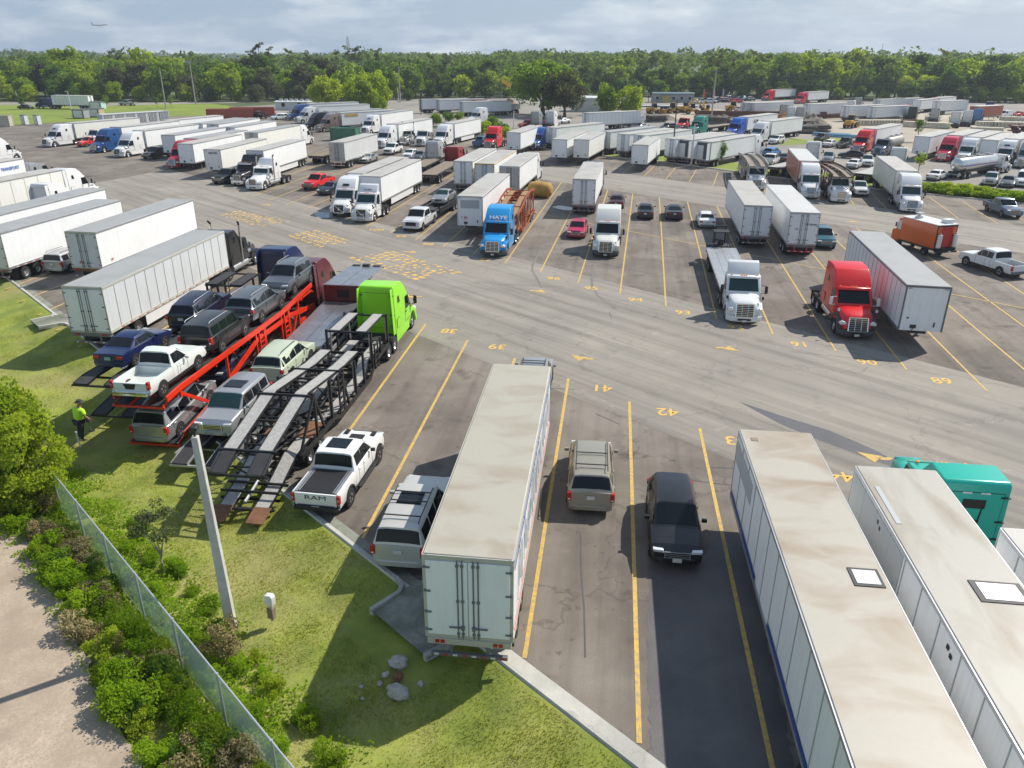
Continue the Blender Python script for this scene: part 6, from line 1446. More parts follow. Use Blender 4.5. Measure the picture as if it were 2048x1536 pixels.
# ------------------------------------------------------------------ vehicles: kind|shape|name|x|y|heading|z|pitch|colours|label|category|group|one mesh|lettering
CT = ['car', 'car hauler', 'food truck', 'forklift', 'minivan', 'pickup truck', 'trailer', 'truck', 'van']
GP = ['box trailers parked in the truck lot', 'car hauler trailers', 'cars carried on the haulers', 'cars in the neighbouring yard', 'cars parked in the lot', 'flatbed trailers', 'tractors in the neighbouring yard', 'tractors parked in the truck lot', 'trailers in the neighbouring yard']
V = """
trailer|14.6,'plain','c','rim_orange',0,2.3,|semi_trailer|0.45|32.45|6.6|||tr_curtain|white curtain-side trailer with orange wheels and stained beige roof, backed up to the kerb|6|0||
trailer|15.5,'plain','Bhn','rim',12,2.3,|semi_trailer|9.89|25.9|6.7|||tr_stained|pale trailer with brown roof stains, blue base stripe and tan roof square|6|0||
trailer|15.5,'plain','GHl','rim',12,2.3,|semi_trailer|13.17|23.13|7.1|||tr_stained2|pale trailer with a dark-framed roof patch beside the teal tractor|6|0||
tractor|'classic','vert','eE',|truck_tractor|16.68|28.5|7|||teal|teal sleeper tractor seen from behind with black exhaust panel and amber roof lights|7|7||
trailer|14.6,'plain','l','rim',12,2.3,|semi_trailer|15.99|19.37|7|||tr_w|white trailer cut by the picture edge next to the teal tractor|6|0||
car|'pickup','sptaSVT',|pickup_truck|-7.27|28.95|9|||ram|white crew-cab pickup with black bed cover and glass roof, black letters on the tailgate|5|4||ram
car|'bigsuv','srxp',|suv_car|-3.67|25.18|7|||silvertan|silver-tan full-size SUV with roof rack and sunroof squeezed beside the curtain trailer|0|4||
car|'minivan','xXrp',|minivan|3.4|28.85|5.5|||bronze|bronze-grey minivan with black cross bars seen from behind|4|4||
car|'suv','gqk',|suv_car|6.22|25.14|187|||black_clean|black SUV with silver mesh grille and pale front plate in the wet bay|0|4||
car|'suv','xr',|suv_car|1.23|39.14|6|||silver|silver SUV with roof bars parked ahead of the curtain trailer nose|0|4||
trailer|16.15,'plain','ps','rim',14,2.3,|semi_trailer|-24.17|60.82|6.3|||tr_grey|white ribbed trailer with rust-edged doors backed onto the grass, black tractor ahead|6|0||
tractor|'classic','vert','sc',|truck_tractor|-23.45|67.33|6.3|||black_classic|black long-nose sleeper tractor with chrome stacks coupled to the ribbed trailer|7|7||
trailer|15.0,'plain','x7','rim',0,2.3,|semi_trailer|-32.01|74.92|7.5|||tr_old|white trailer with red digits and dented grey roll-up door|6|0||7p
trailer|15.0,'plain','p','rim',0,2.3,|semi_trailer|-38.75|74.53|9.3|||tr_wgrey|white trailer with row of light vent marks along its grey roof edge|6|0||
trailer|16.15,'plain','','rim',0,2.3,|semi_trailer|-43.45|81.09|9.3|||tr_wgrey|long white trailer with plain grey roof beyond the vent-marked one|6|0||
trailer|16.15,'plain','','rim',8,2.3,|semi_trailer|-55.34|94.78|10|||tr_cream|cream trailer coupled to a rounded white sleeper at the edge of the aisle|6|0||
tractor|'aero','bars','f',|truck_tractor|-54.28|100.78|10|||white|rounded white sleeper tractor pulling the cream trailer into the aisle|7|7||
tractor|'aero','bars','fe',|truck_tractor|-50.04|89.39|10|||white_greyback|white bobtail sleeper with grey back wall standing against the cream trailer|7|7||
trailer|14.6,'plain','','rim',0,2.3,|semi_trailer|-66.06|105.3|10|||tr_w|white trailer with teal lettering along its side|6|0||transport
tractor|'mid','bars','',|truck_tractor|-65.01|111.3|10|||silver|low silver sleeper tractor in front of the teal-lettered trailer|7|7||
tractor|'aero','slash','f',|truck_tractor|-85.19|136.51|12|||white|white streamlined tractor half cut off at the picture edge beyond the teal-lettered trailer|7|7||
car|'boxsuv','rp',|suv_car|-37.77|64.45|8|||silver|silver hatch-back SUV tucked between two trailer tails|0|4||
hauler|'blue',|car_hauler_trailer|-16.65|61.3|7.3|||h_black|black car hauler with overhead front rack carrying the blue convertible|1|1||
hauler|'red',|car_hauler_trailer|-13.6|58.1|7.3|||h_red|bright red car hauler with ladders, loaded on two decks|1|1||
hauler|'silver',|car_hauler_trailer|-10.55|54.9|7.3|||h_silver|silver flat-deck car hauler with dark red cab under its front deck|1|1||
hauler|'black',|car_hauler_trailer|-7.6|51.7|7.3|||h_blackplate|empty black car hauler with tread-plate ramps hanging over the grass|1|1||
tractor|'aero','bars','fe',|truck_tractor|-16.79|60.21|7.3|||navy|navy blue sleeper tractor at the head of the black loaded hauler|7|7||
tractor|'aero','bars','fe',|truck_tractor|-13.79|56.61|7.3|||maroon|dark maroon sleeper tractor behind the raised grey SUV|7|7||
tractor|'aero','bars','fe',|truck_tractor|-7.73|50.71|7.3|||green|lime green sleeper tractor coupled to the empty black hauler|7|7||
car|'convertible','n p',|convertible|-19.69|37.59|7.3|2.45||bmw|dark blue convertible with blue soft top and green plate on a hauler tail|0|2||
car|'suv','rpg',|suv_car|-18.8|44.54|7.3|2.15|3|navy_suv|navy SUV with chrome trim and blue plate, ahead of the blue convertible|0|2||
car|'smallpickup','H',|pickup_truck|-16.69|34|7.3|2.52||whitepick|white extended-cab pickup with open bed on the red hauler tail|5|2||
car|'boxsuv','rk',|suv_car|-16|39.35|7.3|2.53||black_clean|black SUV with silver roof rails between the white pickup and grey SUV|0|2||
car|'suv','r',|suv_car|-15.37|44.31|7.3|2.53||greysuv|grey SUV facing away in the middle of the red upper deck|0|2||
car|'suv','rgk',|suv_car|-14.73|49.27|187.3|2.75||greysuv|grey SUV facing the camera on the raised front of the red hauler|0|2||
car|'minivan','s',|minivan|-16.61|34.59|7.3|0.3|6.5|silver_blackroof|silver minivan with black roof sloping down on the red hauler lower tail|4|2||
car|'sedan','',|sedan|-15.91|40.05|187.3|0.72||navy_suv|navy sedan under the red upper deck with amber side lamp|0|2||
car|'suv','',|suv_car|-15.28|45.01|7.3|0.5||black_clean|black SUV on the lower deck behind the red ladders|0|2||
car|'suv','r',|suv_car|-12.53|39.43|7.3|0.86||palegreen|pale green crossover seen from behind under the silver deck|0|2||
car|'boxsuv','sg',|suv_car|-13.29|33.48|187.3|0.72||silver|silver SUV with dark sunroof facing the camera on the silver hauler tail|0|2||
tractor|'aero','bars','fb',|truck_tractor|-1.83|68.81|189|||haye|bright blue sleeper tractor with white roof lettering and silver grille|7|7||haye
hauler|'orange',|car_hauler_trailer|-0.96|74.29|189|||h_orange|orange rusty car hauler with tan decks behind the white-lettered blue tractor|6|1||
trailer|16.15,'plain','lg','rim',0,2.3,|semi_trailer|-4.28|77.34|189.3|||tr_w|white trailer nose with grey front panel and red numbers beside the white-lettered blue tractor|6|0||fifty
tractor|'dayfair','slash','ftg',|truck_tractor|-16.52|84.02|190|||white|white day-cab tractor with lettered roof fairing and bull bar|7|7||mail
trailer|16.15,'plain','s','rim',0,2.3,|semi_trailer|-16.46|90.45|190.4|||tr_w|white trailer coupled to the bull-bar day cab|6|0||
tractor|'aero','slash','fnv',|truck_tractor|-19.47|86.74|190|||white|white sleeper without a bumper standing by the blue puddle|7|7||
trailer|16.15,'plain','r','rim',0,2.3,|semi_trailer|-18.41|92.75|190.4|||tr_w|white trailer behind the bumperless white sleeper|6|0||
car|'heavypickup','gqS',|pickup_truck|-9.94|82.54|191|||whitesilver|silver heavy-duty crew pickup with black grille hitched to a gooseneck trailer|5|4||
hauler|'goose',|gooseneck_trailer|-9.75|83.52|191|||h_black|black gooseneck car trailer carrying one silver sedan|6|1||
car|'sedan','g',|sedan|-8.11|91.96|191|0.98||silver|silver sedan standing on the black gooseneck trailer|0|2||
car|'pickup','gr',|pickup_truck|-26.74|107.95|196|||red|red crew-cab pickup with large chrome grille beside a dark sedan|5|4||
car|'sedan','',|sedan|-23.98|103.71|198|||darkblue|dark grey sedan close behind the red chrome-grille pickup|0|4||
tractor|'classic','vert','cs',|truck_tractor|-34.79|104.97|192|||white|white long-nose sleeper with chrome bumper and long tanks, without a trailer|7|7||
tractor|'classic','vert','c',|truck_tractor|-38.11|108.78|190|||black_classic|black long-nose tractor with five chrome grille bars next to the white long-nose|7|7||
trailer|16.15,'plain','s','rim',0,2.3,|semi_trailer|-37.37|115.27|187.6|||tr_w|white trailer with tail wheels and skirts behind the two long-nose tractors|6|0||
car|'pickup','',|pickup_truck|-40.66|112.65|191|||black|black pickup squeezed beside the black long-nose tractor|5|4||
trailer|16.15,'plain','lC','rim',0,2.3,|semi_trailer|-43.86|116.17|187.2|||tr_cream|white trailer with dark nose lettering and cyan side stripe|6|0||marten
trailer|16.15,'plain','l','rim',0,2.3,|semi_trailer|-50.68|123.5|188.5|||tr_w|white trailer nose with scattered vents standing beside the red tractor|6|0||
tractor|'aero','vert','c',|truck_tractor|-53.94|125.35|191|||crimson|crimson tractor with tall chrome grille half hidden by a trailer nose|7|7||
trailer|16.15,'plain','','rim',0,2.3,|semi_trailer|-52.77|131.33|191|||tr_wgrey|white trailer with blue-grey roof behind the crimson tractor|6|0||
trailer|16.15,'plain','l','rim',0,2.3,|semi_trailer|-58.82|136.85|192|||tr_wgrey|white trailer nose behind the black crew pickup|6|0||
car|'pickup','g',|pickup_truck|-62.33|139.35|194|||black|black crew pickup with chrome crossbar grille near the white slash-grille sleeper|5|4|1|
tractor|'aero','slash','fb',|truck_tractor|-69.03|138.94|196|||white|white sleeper with slash grille and reefer trailer, next to the blue tractor|7|7||
trailer|16.15,'plain','r','rim',0,2.3,|semi_trailer|-67.34|144.81|196|||tr_w|refrigerated white trailer with dark cooling unit behind the slash-grille sleeper|6|0||
tractor|'aero','solid','f',|truck_tractor|-76.45|145.55|197|||blue|deep blue rounded sleeper tractor with black grille in the far row|7|7||
trailer|16.15,'plain','','rim',0,2.3,|semi_trailer|-74.66|151.39|197|||tr_w|white trailer behind the deep blue rounded tractor|6|0||
tractor|'aero','slash','fv',|truck_tractor|-90.22|154.21|203|||white|white sleeper with roof vent at the open end of the far row|7|7||
trailer|16.15,'plain','r','rim',0,2.3,|semi_trailer|-87.83|159.83|203|||tr_cream|refrigerated white trailer at the open end of the far row|6|0||
tractor|'day','bars','',|truck_tractor|-83.65|157.05|200|||white|small white day cab between the end sleeper and the blue tractor|7|7||
car|'smallpickup','',|pickup_truck|-83.13|157.08|200|||redorange|small red pickup in front of the small white day cab|5|4|1|
trailer|15,'plain','x','rim',0,2.3,|semi_trailer|-25.12|141.33|11|||tr_dirty|white trailer with sooty scratched doors and chrome rear frame|6|0||
flatbed|14.6,|flatbed_trailer|-29.59|145.7|12|||flat_wood|wooden flatbed trailer beside the sooty-door trailer|6|5||
flatbed|14.6,|flatbed_trailer|-9.57|125.21|9.5|||flat_wood|long wooden flatbed with red tail tape behind the silver bobtail sleeper|6|5||
flatbed|14.6,|flatbed_trailer|-12.12|133.45|9.5|||flat_wood|wooden flatbed partly hidden by the bull-bar day cab trailer|6|5||
car|'coupe','',|coupe|-24.63|135.21|192|||silver|silver coupe in front of the sooty-door trailer|0|4||
car|'pickup','',|pickup_truck|-22.23|147.36|192|||white|white work pickup with tan roof above the long trailer|5|4||
car|'hatch','',|hatchback|-18.19|141.09|192|||white|white hatchback next to the tan-roofed work pickup|0|4||
car|'sedan','',|sedan|-16.17|138.89|190|||greysuv|grey sedan half hidden below the silver bobtail sleeper|0|4||
tractor|'aero','bars','fe',|truck_tractor|-12.21|134.89|10|||silver_white|silver bobtail sleeper with stained back wall and white flank|7|7||
tractor|'mid','bars','fe',|truck_tractor|-8.79|133.85|12|||darkred|dark red bobtail sleeper next to the stained silver one|7|7||
trailer|15.5,'plain','w','rim',0,2.3,|semi_trailer|-3.74|119.49|10.6|||tr_w|white trailer with two-leaf doors, first of three standing in a row|6|0||
trailer|15.5,'plain','','rim',0,2.3,|semi_trailer|-0.79|117.16|10.8|||tr_yellow|white trailer with yellow side panel, middle of three|6|0||
trailer|14.0,'plain','x','rim',0,2.3,|semi_trailer|2.17|113.28|10.8|||tr_tan|trailer with rust-streaked tan doors, last of three|6|0||
tractor|'aero','bars','f',|truck_tractor|3.31|119.27|10.8|||white|white tractor hidden behind the rust-streaked door trailer|7|7||
trailer|15.3,'plain','w','rim',0,2.3,|semi_trailer|10.56|104.14|9.4|||tr_w|white trailer with black-hinged doors and blue puddle beside its tail|6|0||
tractor|'aero','bars','f',|truck_tractor|11.55|110.15|9.4|||darkgrey|dark tractor hidden ahead of the black-hinged door trailer|7|7||
tractor|'aero','bars','fbt',|truck_tractor|8.42|68.93|189|||cream|cream-white bobtail sleeper with black grille between red car and yellow lines|7|7||
car|'hatch','g',|hatchback|6.67|78.67|191|||magenta|magenta red compact car facing the camera beside the cream bobtail|0|4||
car|'sedan','p',|sedan|12.67|95.13|9|||darkwine|dark sedan with red tail lights behind the cream bobtail|0|4||
car|'sedan','p',|sedan|15.19|88.81|9.5|||black|black sedan with dual tail lights in an otherwise empty bay|0|4||
car|'coupe','p',|coupe|18.4|88.51|9|||charcoal|charcoal muscle coupe parked beside the black sedan|0|4||
car|'sedan','p',|sedan|21.02|84.14|8.5|||white|white sedan behind the flatbed with forklift|0|4||
tractor|'dayfair','bars','bt',|truck_tractor|15.87|50.21|188.5|||white|white day-cab tractor with tall roof fairing pulling an empty flatbed|7|7||
flatbed|13.5,|flatbed_trailer|16.42|53.92|188.5|||flat_grey|empty grey flatbed trailer with a forklift on its tail|6|5||
forklift||forklift|18.58|68.36|8.5|0.55||plain|black forklift mounted on the tail of the grey flatbed|3|||
trailer|15.8,'plain','w','rim',0,2.3,|semi_trailer|25.56|88.64|9|||tr_w|white trailer with wavy dented roof edge and white underride frame|6|0||
trailer|16.15,'plain','','rim',0,2.3,|semi_trailer|28.94|85.57|9.3|||tr_w2|white trailer with dark lettering on its rear doors beside the dented-roof one|6|0||usx
car|'suv','g',|suv_car|30.31|74.93|190|||tealblue|teal blue crossover facing the camera beside the lettered-door trailer|0|4||
trailer|16.15,'plain','lf','rim',16,2.3,|semi_trailer|25.63|45.85|190.2|||tr_nose_grey|long white trailer nose showing the red reflection of the red bobtail|6|0||
tractor|'aero','bars','b',|truck_tractor|22.44|47.41|188|||red|bright red bobtail sleeper with large chrome grille beside the long trailer nose|7|7||
food_truck||food_truck|38.73|72.65|343.6|||food|orange food truck with red rear wall and two white gas cylinders|2|||
car|'pickup','',|pickup_truck|41.53|65.29|346|||white|white crew-cab pickup seen from behind near the picture edge|5|4||
car|'pickup','g',|pickup_truck|57.42|91.02|186|||bluegrey|blue-grey crew pickup turning across the bays near the picture edge|5|4||
tractor|'aero','vert','c',|truck_tractor|46.87|91.32|195|||white|white sleeper tractor with chrome grille and cream trailer on long bay shadow|7|7||
trailer|15.5,'plain','','rim',0,2.3,|semi_trailer|48.45|97.21|195|||tr_cream|cream-sided trailer behind the chrome-grille white sleeper by the hedge|6|0||
tractor|'aero','vert','gc',|truck_tractor|38.25|100.5|193|||white|white conventional sleeper with a rust-red sided trailer|7|7||
trailer|15,'plain','','rim',0,2.3,|semi_trailer|39.62|106.45|193|||tr_red|rust-red sided trailer with white roof|6|0||
tractor|'day','solid','',|truck_tractor|41.06|97.63|191|||white|white car-hauler truck with cluttered deck over its cab|7|7||
hauler|'rack',|car_hauler_trailer|41.74|101.11|191|||h_brown|brown cluttered car hauler rack reaching over the white cab|6|1||
tractor|'day','bars','',|truck_tractor|33.23|107.07|191|||white|white car-hauler truck with red marked ramps by the far kerb|7|7||
hauler|'rack',|car_hauler_trailer|33.9|110.55|191|||h_pale|pale car hauler rack with red side marks by the far kerb|6|1||
car|'smallpickup','g',|pickup_truck|46.25|104.85|193|||white|white compact pickup between the hauler and the hedge-side trailer|5|4||
tractor|'aero','bars','f',|truck_tractor|-15.06|158|199|||white|white sleeper with long trailer in the row under the small trees|7|7||
trailer|14.6,'plain','s','rim',0,2.3,|semi_trailer|-13.07|163.77|199|||tr_w|white trailer ending beside the small trees|6|0||
tractor|'day','slash','f',|truck_tractor|-18.61|158.74|194|||white|white day cab with black grille beside the sleeper under the small trees|7|7||
tractor|'cday','vert','cs',|truck_tractor|-22.29|160.55|196|||whitegreen|old long-nose day cab with tall stacks and chrome grille|7|7||
tractor|'aero','bars','f',|truck_tractor|-26.08|155.39|199|||white|white sleeper with orange corner lamp and trailer, facing the aisle|7|7||
trailer|16.15,'plain','','rim',0,2.3,|semi_trailer|-24.09|161.16|199|||tr_w|white trailer beside the old long-nose day cab|6|0||
tractor|'aero','slash','fv',|truck_tractor|-33.9|182.92|200|||white|white sleeper with dark roof vent, leading a pair of white sleepers|7|7||
trailer|16.15,'plain','','rim',0,2.3,|semi_trailer|-31.81|188.65|200|||tr_wgrey|white trailer behind the vented white sleeper|6|0|1|
tractor|'aero','bars','f',|truck_tractor|-45.74|187.89|226|||bronzetruck|bronze sleeper tractor turned sideways with yellow-signed trailer|7|7|1|
trailer|16.15,'plain','','rim',0,2.3,|semi_trailer|-41.35|192.13|226|||tr_w|white trailer with yellow sign behind the bronze tractor|6|0|1|yellowsign
tractor|'aero','bars','f',|truck_tractor|-49.68|192.15|226|||black_truck|black sleeper tractor next to the bronze one|7|7|1|
trailer|16.15,'plain','','rim',0,2.3,|semi_trailer|-45.3|196.39|226|||tr_wgrey|grey-roofed trailer behind the black sleeper|6|0|1|
tractor|'aero','bars','f',|truck_tractor|-56.61|211.26|226|||white|white sleeper tractor between black and blue ones|7|7|1|
trailer|16.15,'plain','','rim',0,2.3,|semi_trailer|-52.22|215.5|226|||tr_wgrey|grey-roofed trailer behind the middle white sleeper|6|0|1|
tractor|'aero','bars','f',|truck_tractor|-61.48|221.22|226|||blue|bright blue sleeper tractor under the oak crowns|7|7|1|
trailer|16.15,'plain','','rim',0,2.3,|semi_trailer|-57.09|225.46|226|||tr_wgrey|grey-roofed trailer behind the bright blue sleeper|6|0|1|
trailer|16.15,'plain','x','rim',0,2.3,|semi_trailer|-43.02|158.19|12|||tr_dirty2|white trailer with weathered grey doors, white sleeper ahead of it|6|0||
tractor|'aero','bars','f',|truck_tractor|-41.75|164.16|12|||white|white sleeper beyond the weathered-door trailer, seen from behind|7|7||
trailer|16.15,'plain','','rim',0,2.3,|semi_trailer|-50.43|168.13|12|||tr_wgrey|grey-roofed trailer in the packed far row, second from the weathered doors|6|0||
trailer|16.15,'plain','','rim',0,2.3,|semi_trailer|-55.92|175.07|12|||tr_wgrey|grey-roofed trailer in the packed far row, third from the weathered doors|6|0||
trailer|16.15,'plain','','rim',0,2.3,|semi_trailer|-59.12|175.26|12|||tr_wgrey|white trailer tail with open grey frame near the red container|6|0||
trailer|16.15,'plain','','rim',0,2.3,|semi_trailer|-66.21|182.29|20|||tr_w|white trailer beside the storage container row|6|0|1|
car|'pickup','',|pickup_truck|-6.41|161.05|15|||bluepick|blue pickup seen from behind beside the small trees|5|4|1|
tractor|'aero','bars','f',|truck_tractor|-4.89|154.36|197|||red|bright red sleeper tractor with raised hood behind the three trailers|7|7||
trailer|16.15,'plain','l','rim',0,2.3,|semi_trailer|0.05|144.76|196|||tr_w|white trailer nose with landing legs between the red and blue tractors|6|0||
tractor|'aero','bars','s',|truck_tractor|3.79|153.06|201|||royal|royal blue sleeper tractor with black bumper and long tank|7|7||
trailer|16.15,'plain','l','rim',0,2.3,|semi_trailer|7.67|133.03|197|||tr_w|white trailer nose with landing legs, first of a pair by the verge|6|0||
trailer|16.15,'plain','lf','rim',0,2.3,|semi_trailer|11.29|132.85|197|||tr_cream|white trailer nose with red side badge, second of the pair by the verge|6|0||
trailer|14.6,'plain','lf','rim',0,2.3,|semi_trailer|19.85|125.18|197.5|||tr_w|lone white trailer nose on the far kerb beside the black lamp post|6|0||
trailer|16.15,'plain','x','rim',0,2.3,|semi_trailer|17.88|167.53|41|||tr_w|white trailer with dull grey doors behind the royal blue tractor|6|8||
trailer|16.15,'plain','','rim',0,2.3,|semi_trailer|27.29|159.18|41|||tr_wgrey|long white trailer at the verge behind the pair of noses|6|8||
trailer|16.15,'plain','x','rim',0,2.3,|semi_trailer|30.13|154.93|41|||tr_w|white trailer with cream doors above the lone nose|6|8||
trailer|16.15,'plain','x','rim',0,2.3,|semi_trailer|32.81|153.19|41|||tr_w|white trailer with grey doors just behind the lone nose|6|8||
trailer|16.15,'plain','','rim',0,2.3,|semi_trailer|37.3|147.12|41|||tr_w|white trailer with light blue doors by the black lamp post|6|8||
trailer|16.15,'plain','o','rim',0,2.3,|semi_trailer|39.36|145.76|41|||tr_w|white trailer with open doors and pale cargo|6|8||
trailer|16.15,'plain','o','rim',0,2.3,|semi_trailer|41.74|142.86|41|||tr_w|white trailer with one door open onto a dark interior|6|8||
tractor|'aero','bars','f',|truck_tractor|45.74|147.47|41|||white|white sleeper coupled to the open dark-interior trailer|7|6||
tractor|'aero','bars','f',|truck_tractor|40.92|185.52|221|||seagreen|sea-green sleeper tractor with flatbed in the neighbouring yard|7|6||
flatbed|13,|flatbed_trailer|44.92|190.13|221|||flat_wood|flatbed trailer behind the sea-green sleeper|6|5|1|
tractor|'day','bars','',|truck_tractor|39.93|195.58|221|||red|low red truck nose to nose with the sea-green sleeper|7|6|1|
tractor|'aero','solid','f',|truck_tractor|48.35|180.62|221|||kllm|blue sleeper with red roof badge pulling a black-lettered trailer|7|6||
trailer|16.15,'plain','','rim',0,2.3,|semi_trailer|52.35|185.22|221|||tr_w|white trailer with black side lettering behind the red-badged blue sleeper|6|8|1|kllm
tractor|'aero','bars','f',|truck_tractor|50.26|169.35|222|||white|white sleeper pulling a trailer with blue star|7|6||
trailer|16.15,'plain','S','rim',0,2.3,|semi_trailer|54.34|173.88|222|||tr_w|white trailer with blue lettering and large blue star|6|8||
car|'suv','g',|suv_car|55.05|167.96|221|||white|white SUV with dark grille beside the blue star trailer|0|3|1|
car|'suv','',|suv_car|66.35|173|221|||black|black SUV parked on the grass edge by the blue pipes|0|3|1|
car|'sedan','',|sedan|64.27|162.63|41|||white|white sedan parked between two black cars on the grass edge|0|3|1|
car|'pickup','',|pickup_truck|67.04|161.76|221|||black|black crew pickup close to the red sleeper|5|3|1|
tractor|'aero','vert','f',|truck_tractor|64.99|151.45|221|||red|red sleeper with glossy roof and white trailer behind the black sedan|7|6||
trailer|16.15,'plain','S','rim',0,2.3,|semi_trailer|68.99|156.06|221|||tr_w|white trailer with blue side sign behind the red sleeper|6|8||
car|'sedan','',|sedan|61.24|144.01|292|||black|black sedan turned sideways in front of the red sleeper|0|3|1|
tractor|'day','bars','b',|truck_tractor|66.83|146.52|221|||bluegrey|blue-grey day cab with a short tank trailer|7|6||
tanker|8.5,|tank_trailer|69.59|149.69|221|||tank_grey|dull silver tank trailer behind the blue-grey day cab|6||1|
tractor|'aero','bars','fe',|truck_tractor|51.68|137.11|24|||white_greyback|white bobtail sleeper with black-framed back wall near the verge|7|6||
tractor|'aero','bars','fe',|truck_tractor|61.99|128.68|24|||white_greyback|white bobtail sleeper with black-framed back wall beside the little green tree|7|6||
car|'sedan','',|sedan|56.36|131.04|35|||white|white sedan seen from behind in the open yard|0|3||
car|'smallpickup','',|pickup_truck|59.7|134.15|200|||white|white pickup facing the camera beside the pale flat deck|5|3||
car|'smallpickup','',|pickup_truck|54.74|138.33|205|||silver|silver pickup with red load behind the rust-red trailer|5|3||
car|'suv','',|suv_car|47.24|145.63|40|||skyblue|sky blue SUV near the open-door trailer tractor|0|3|1|
car|'sedan','',|sedan|47.42|138.46|40|||black|black sedan with red tail lights beside the sky blue SUV|0|3||
car|'pickup','',|pickup_truck|43.29|133.76|30|||white|white crew pickup beyond the red-marked hauler ramps|5|3||
car|'smallpickup','',|pickup_truck|40.43|134.73|30|||white|white old pickup by the thin verge tree|5|3||
flatbed|12,|flatbed_trailer|47.66|129.6|41|||flat_pale|pale flat deck trailer near the red-marked hauler|6|5||
flatbed|12,|flatbed_trailer|58.1|123.12|40|||flat_pale|pale flat deck trailer behind the white compact pickup|6|5||
trailer|16.15,'plain','l','rim',0,2.3,|semi_trailer|71.81|141.12|221|||tr_wcool|white trailer nose standing beside the red sleeper of the yard row|6|8||
tractor|'aero','solid','f',|truck_tractor|74.88|139.19|221|||rose|rose red sleeper with black grille in the yard row|7|6||
trailer|16.15,'plain','','rim',0,2.3,|semi_trailer|78.88|143.79|221|||tr_w|white trailer behind the rose red sleeper|6|8||
tractor|'aero','solid','f',|truck_tractor|76.7|136.18|221|||white|white sleeper with black grille next to the rose red one|7|6||
trailer|16.15,'plain','','rim',0,2.3,|semi_trailer|80.7|140.78|221|||tr_w|white trailer behind the black-grille white sleeper|6|8||
tractor|'aero','slash','fv',|truck_tractor|81.57|133.17|221|||white|white sleeper with roof vent near the picture edge|7|6||
trailer|16.15,'plain','','rim',0,2.3,|semi_trailer|85.57|137.77|221|||tr_w|white trailer behind the vented sleeper near the picture edge|6|8||
tractor|'aero','bars','f',|truck_tractor|83.79|130.91|221|||silver|silver sleeper at the end of the yard row|7|6||
trailer|16.15,'plain','','rim',0,2.3,|semi_trailer|87.79|135.52|221|||tr_w|white trailer behind the silver end sleeper|6|8||
trailer|16.15,'plain','l','rim',0,2.3,|semi_trailer|80.54|135.77|221|||tr_wcool|white trailer nose with grey front between two white sleepers of the yard row|6|8||
car|'coupe','',|coupe|84.21|142.07|221|||silver|silver coupe under the grey trailer nose of the yard row|0|3|1|
tanker|11.5,|tank_trailer|75.69|125.31|56|||tank_shiny|polished tank trailer with blue stripe and rear ladder|6|||
tractor|'day','bars','',|truck_tractor|78.93|127.49|56|||white|white day cab pulling the polished tank trailer away|7|6||
car|'sedan','',|sedan|63.68|118.52|45|||white|white sedan by the little green tree, seen from behind|0|3||
car|'suv','',|suv_car|69.1|113.93|215|||silver|silver SUV behind the hedge below the tank trailer|0|3||
car|'sedan','',|sedan|70.76|112.45|215|||greysuv|grey sedan behind the hedge beside the silver SUV|0|3||
car|'cargovan','',|cargo_van|73.42|113.16|215|||white|white van at the picture edge behind the hedge|8|3||
flatbed|14,|flatbed_trailer|41.76|275.63|83|||flat_white|pale low flatbed behind the first yellow loaders|6|5|1|
flatbed|14,|flatbed_trailer|49.36|273.48|83|||flat_white|pale low flatbed behind the middle of the yellow machines|6|5|1|
flatbed|14,|flatbed_trailer|62.04|273.91|83|||flat_white|pale low flatbed behind the last yellow machines|6|5|1|
trailer|14.6,'plain','x','rim',0,2.3,|semi_trailer|129.73|271.26|60|||tr_wcool|pale trailer deep in the shade behind the concrete girders|6|8|1|
trailer|14.6,'plain','x','rim',0,2.3,|semi_trailer|137.26|276.36|60|||tr_w|white trailer deep in the shade beside the white day cab|6|8|1|
trailer|14.6,'plain','x','rim',0,2.3,|semi_trailer|144.95|263.04|60|||tr_w|white trailer behind the red sleeper of the shaded lot|6|8|1|
car|'sedan','',|sedan|69.24|309.16|70|||white|white sedan nearest the grey building in the sales row|0|3|1|
car|'pickup','',|pickup_truck|71.36|311.12|76|||silver|silver pickup second from the grey building in the sales row|5|3|1|
car|'suv','',|suv_car|75.54|321.96|82|||black|black SUV between white cars in the sales row|0|3|1|
car|'sedan','',|sedan|77.12|314.99|70|||greysuv|grey sedan before the tall grey pole in the sales row|0|3|1|
car|'suv','',|suv_car|81.05|326.14|76|||white|white SUV behind the tall grey pole|0|3|1|
car|'sedan','',|sedan|85.06|333.06|82|||redorange|red sedan at the back of the sales row|0|3|1|
car|'pickup','',|pickup_truck|87.33|332.84|70|||white|white pickup at the back of the sales row|5|3|1|
car|'suv','',|suv_car|88.95|330.21|76|||darkblue|dark blue SUV at the back of the sales row|0|3|1|
car|'sedan','',|sedan|92.51|334.83|82|||silver|silver sedan at the back of the sales row|0|3|1|
tractor|'aero','bars','fe',|truck_tractor|80.78|240.39|30|||silver|silver bobtail between white trailers behind the girders|7|6|1|
tractor|'aero','bars','fe',|truck_tractor|81.42|228.38|30|||silver|grey bobtail facing away just behind the girders|7|6|1|
tractor|'aero','bars','fe',|truck_tractor|79.05|228.58|30|||white_greyback|white bobtail beside the grey one behind the girders|7|6|1|
tractor|'aero','bars','f',|truck_tractor|-11.66|212.75|226|||white|white aero tractor facing sideways under the small trees|7|6|1|
tractor|'aero','bars','f',|truck_tractor|-8.33|252.55|40|||darkred|dark red sleeper standing before the farthest white trailers|7|6|1|
trailer|16.15,'plain','x','rim',0,2.3,|semi_trailer|-14.52|258.94|60|||tr_wcool|farthest white trailer behind the lamp post|6|8|1|
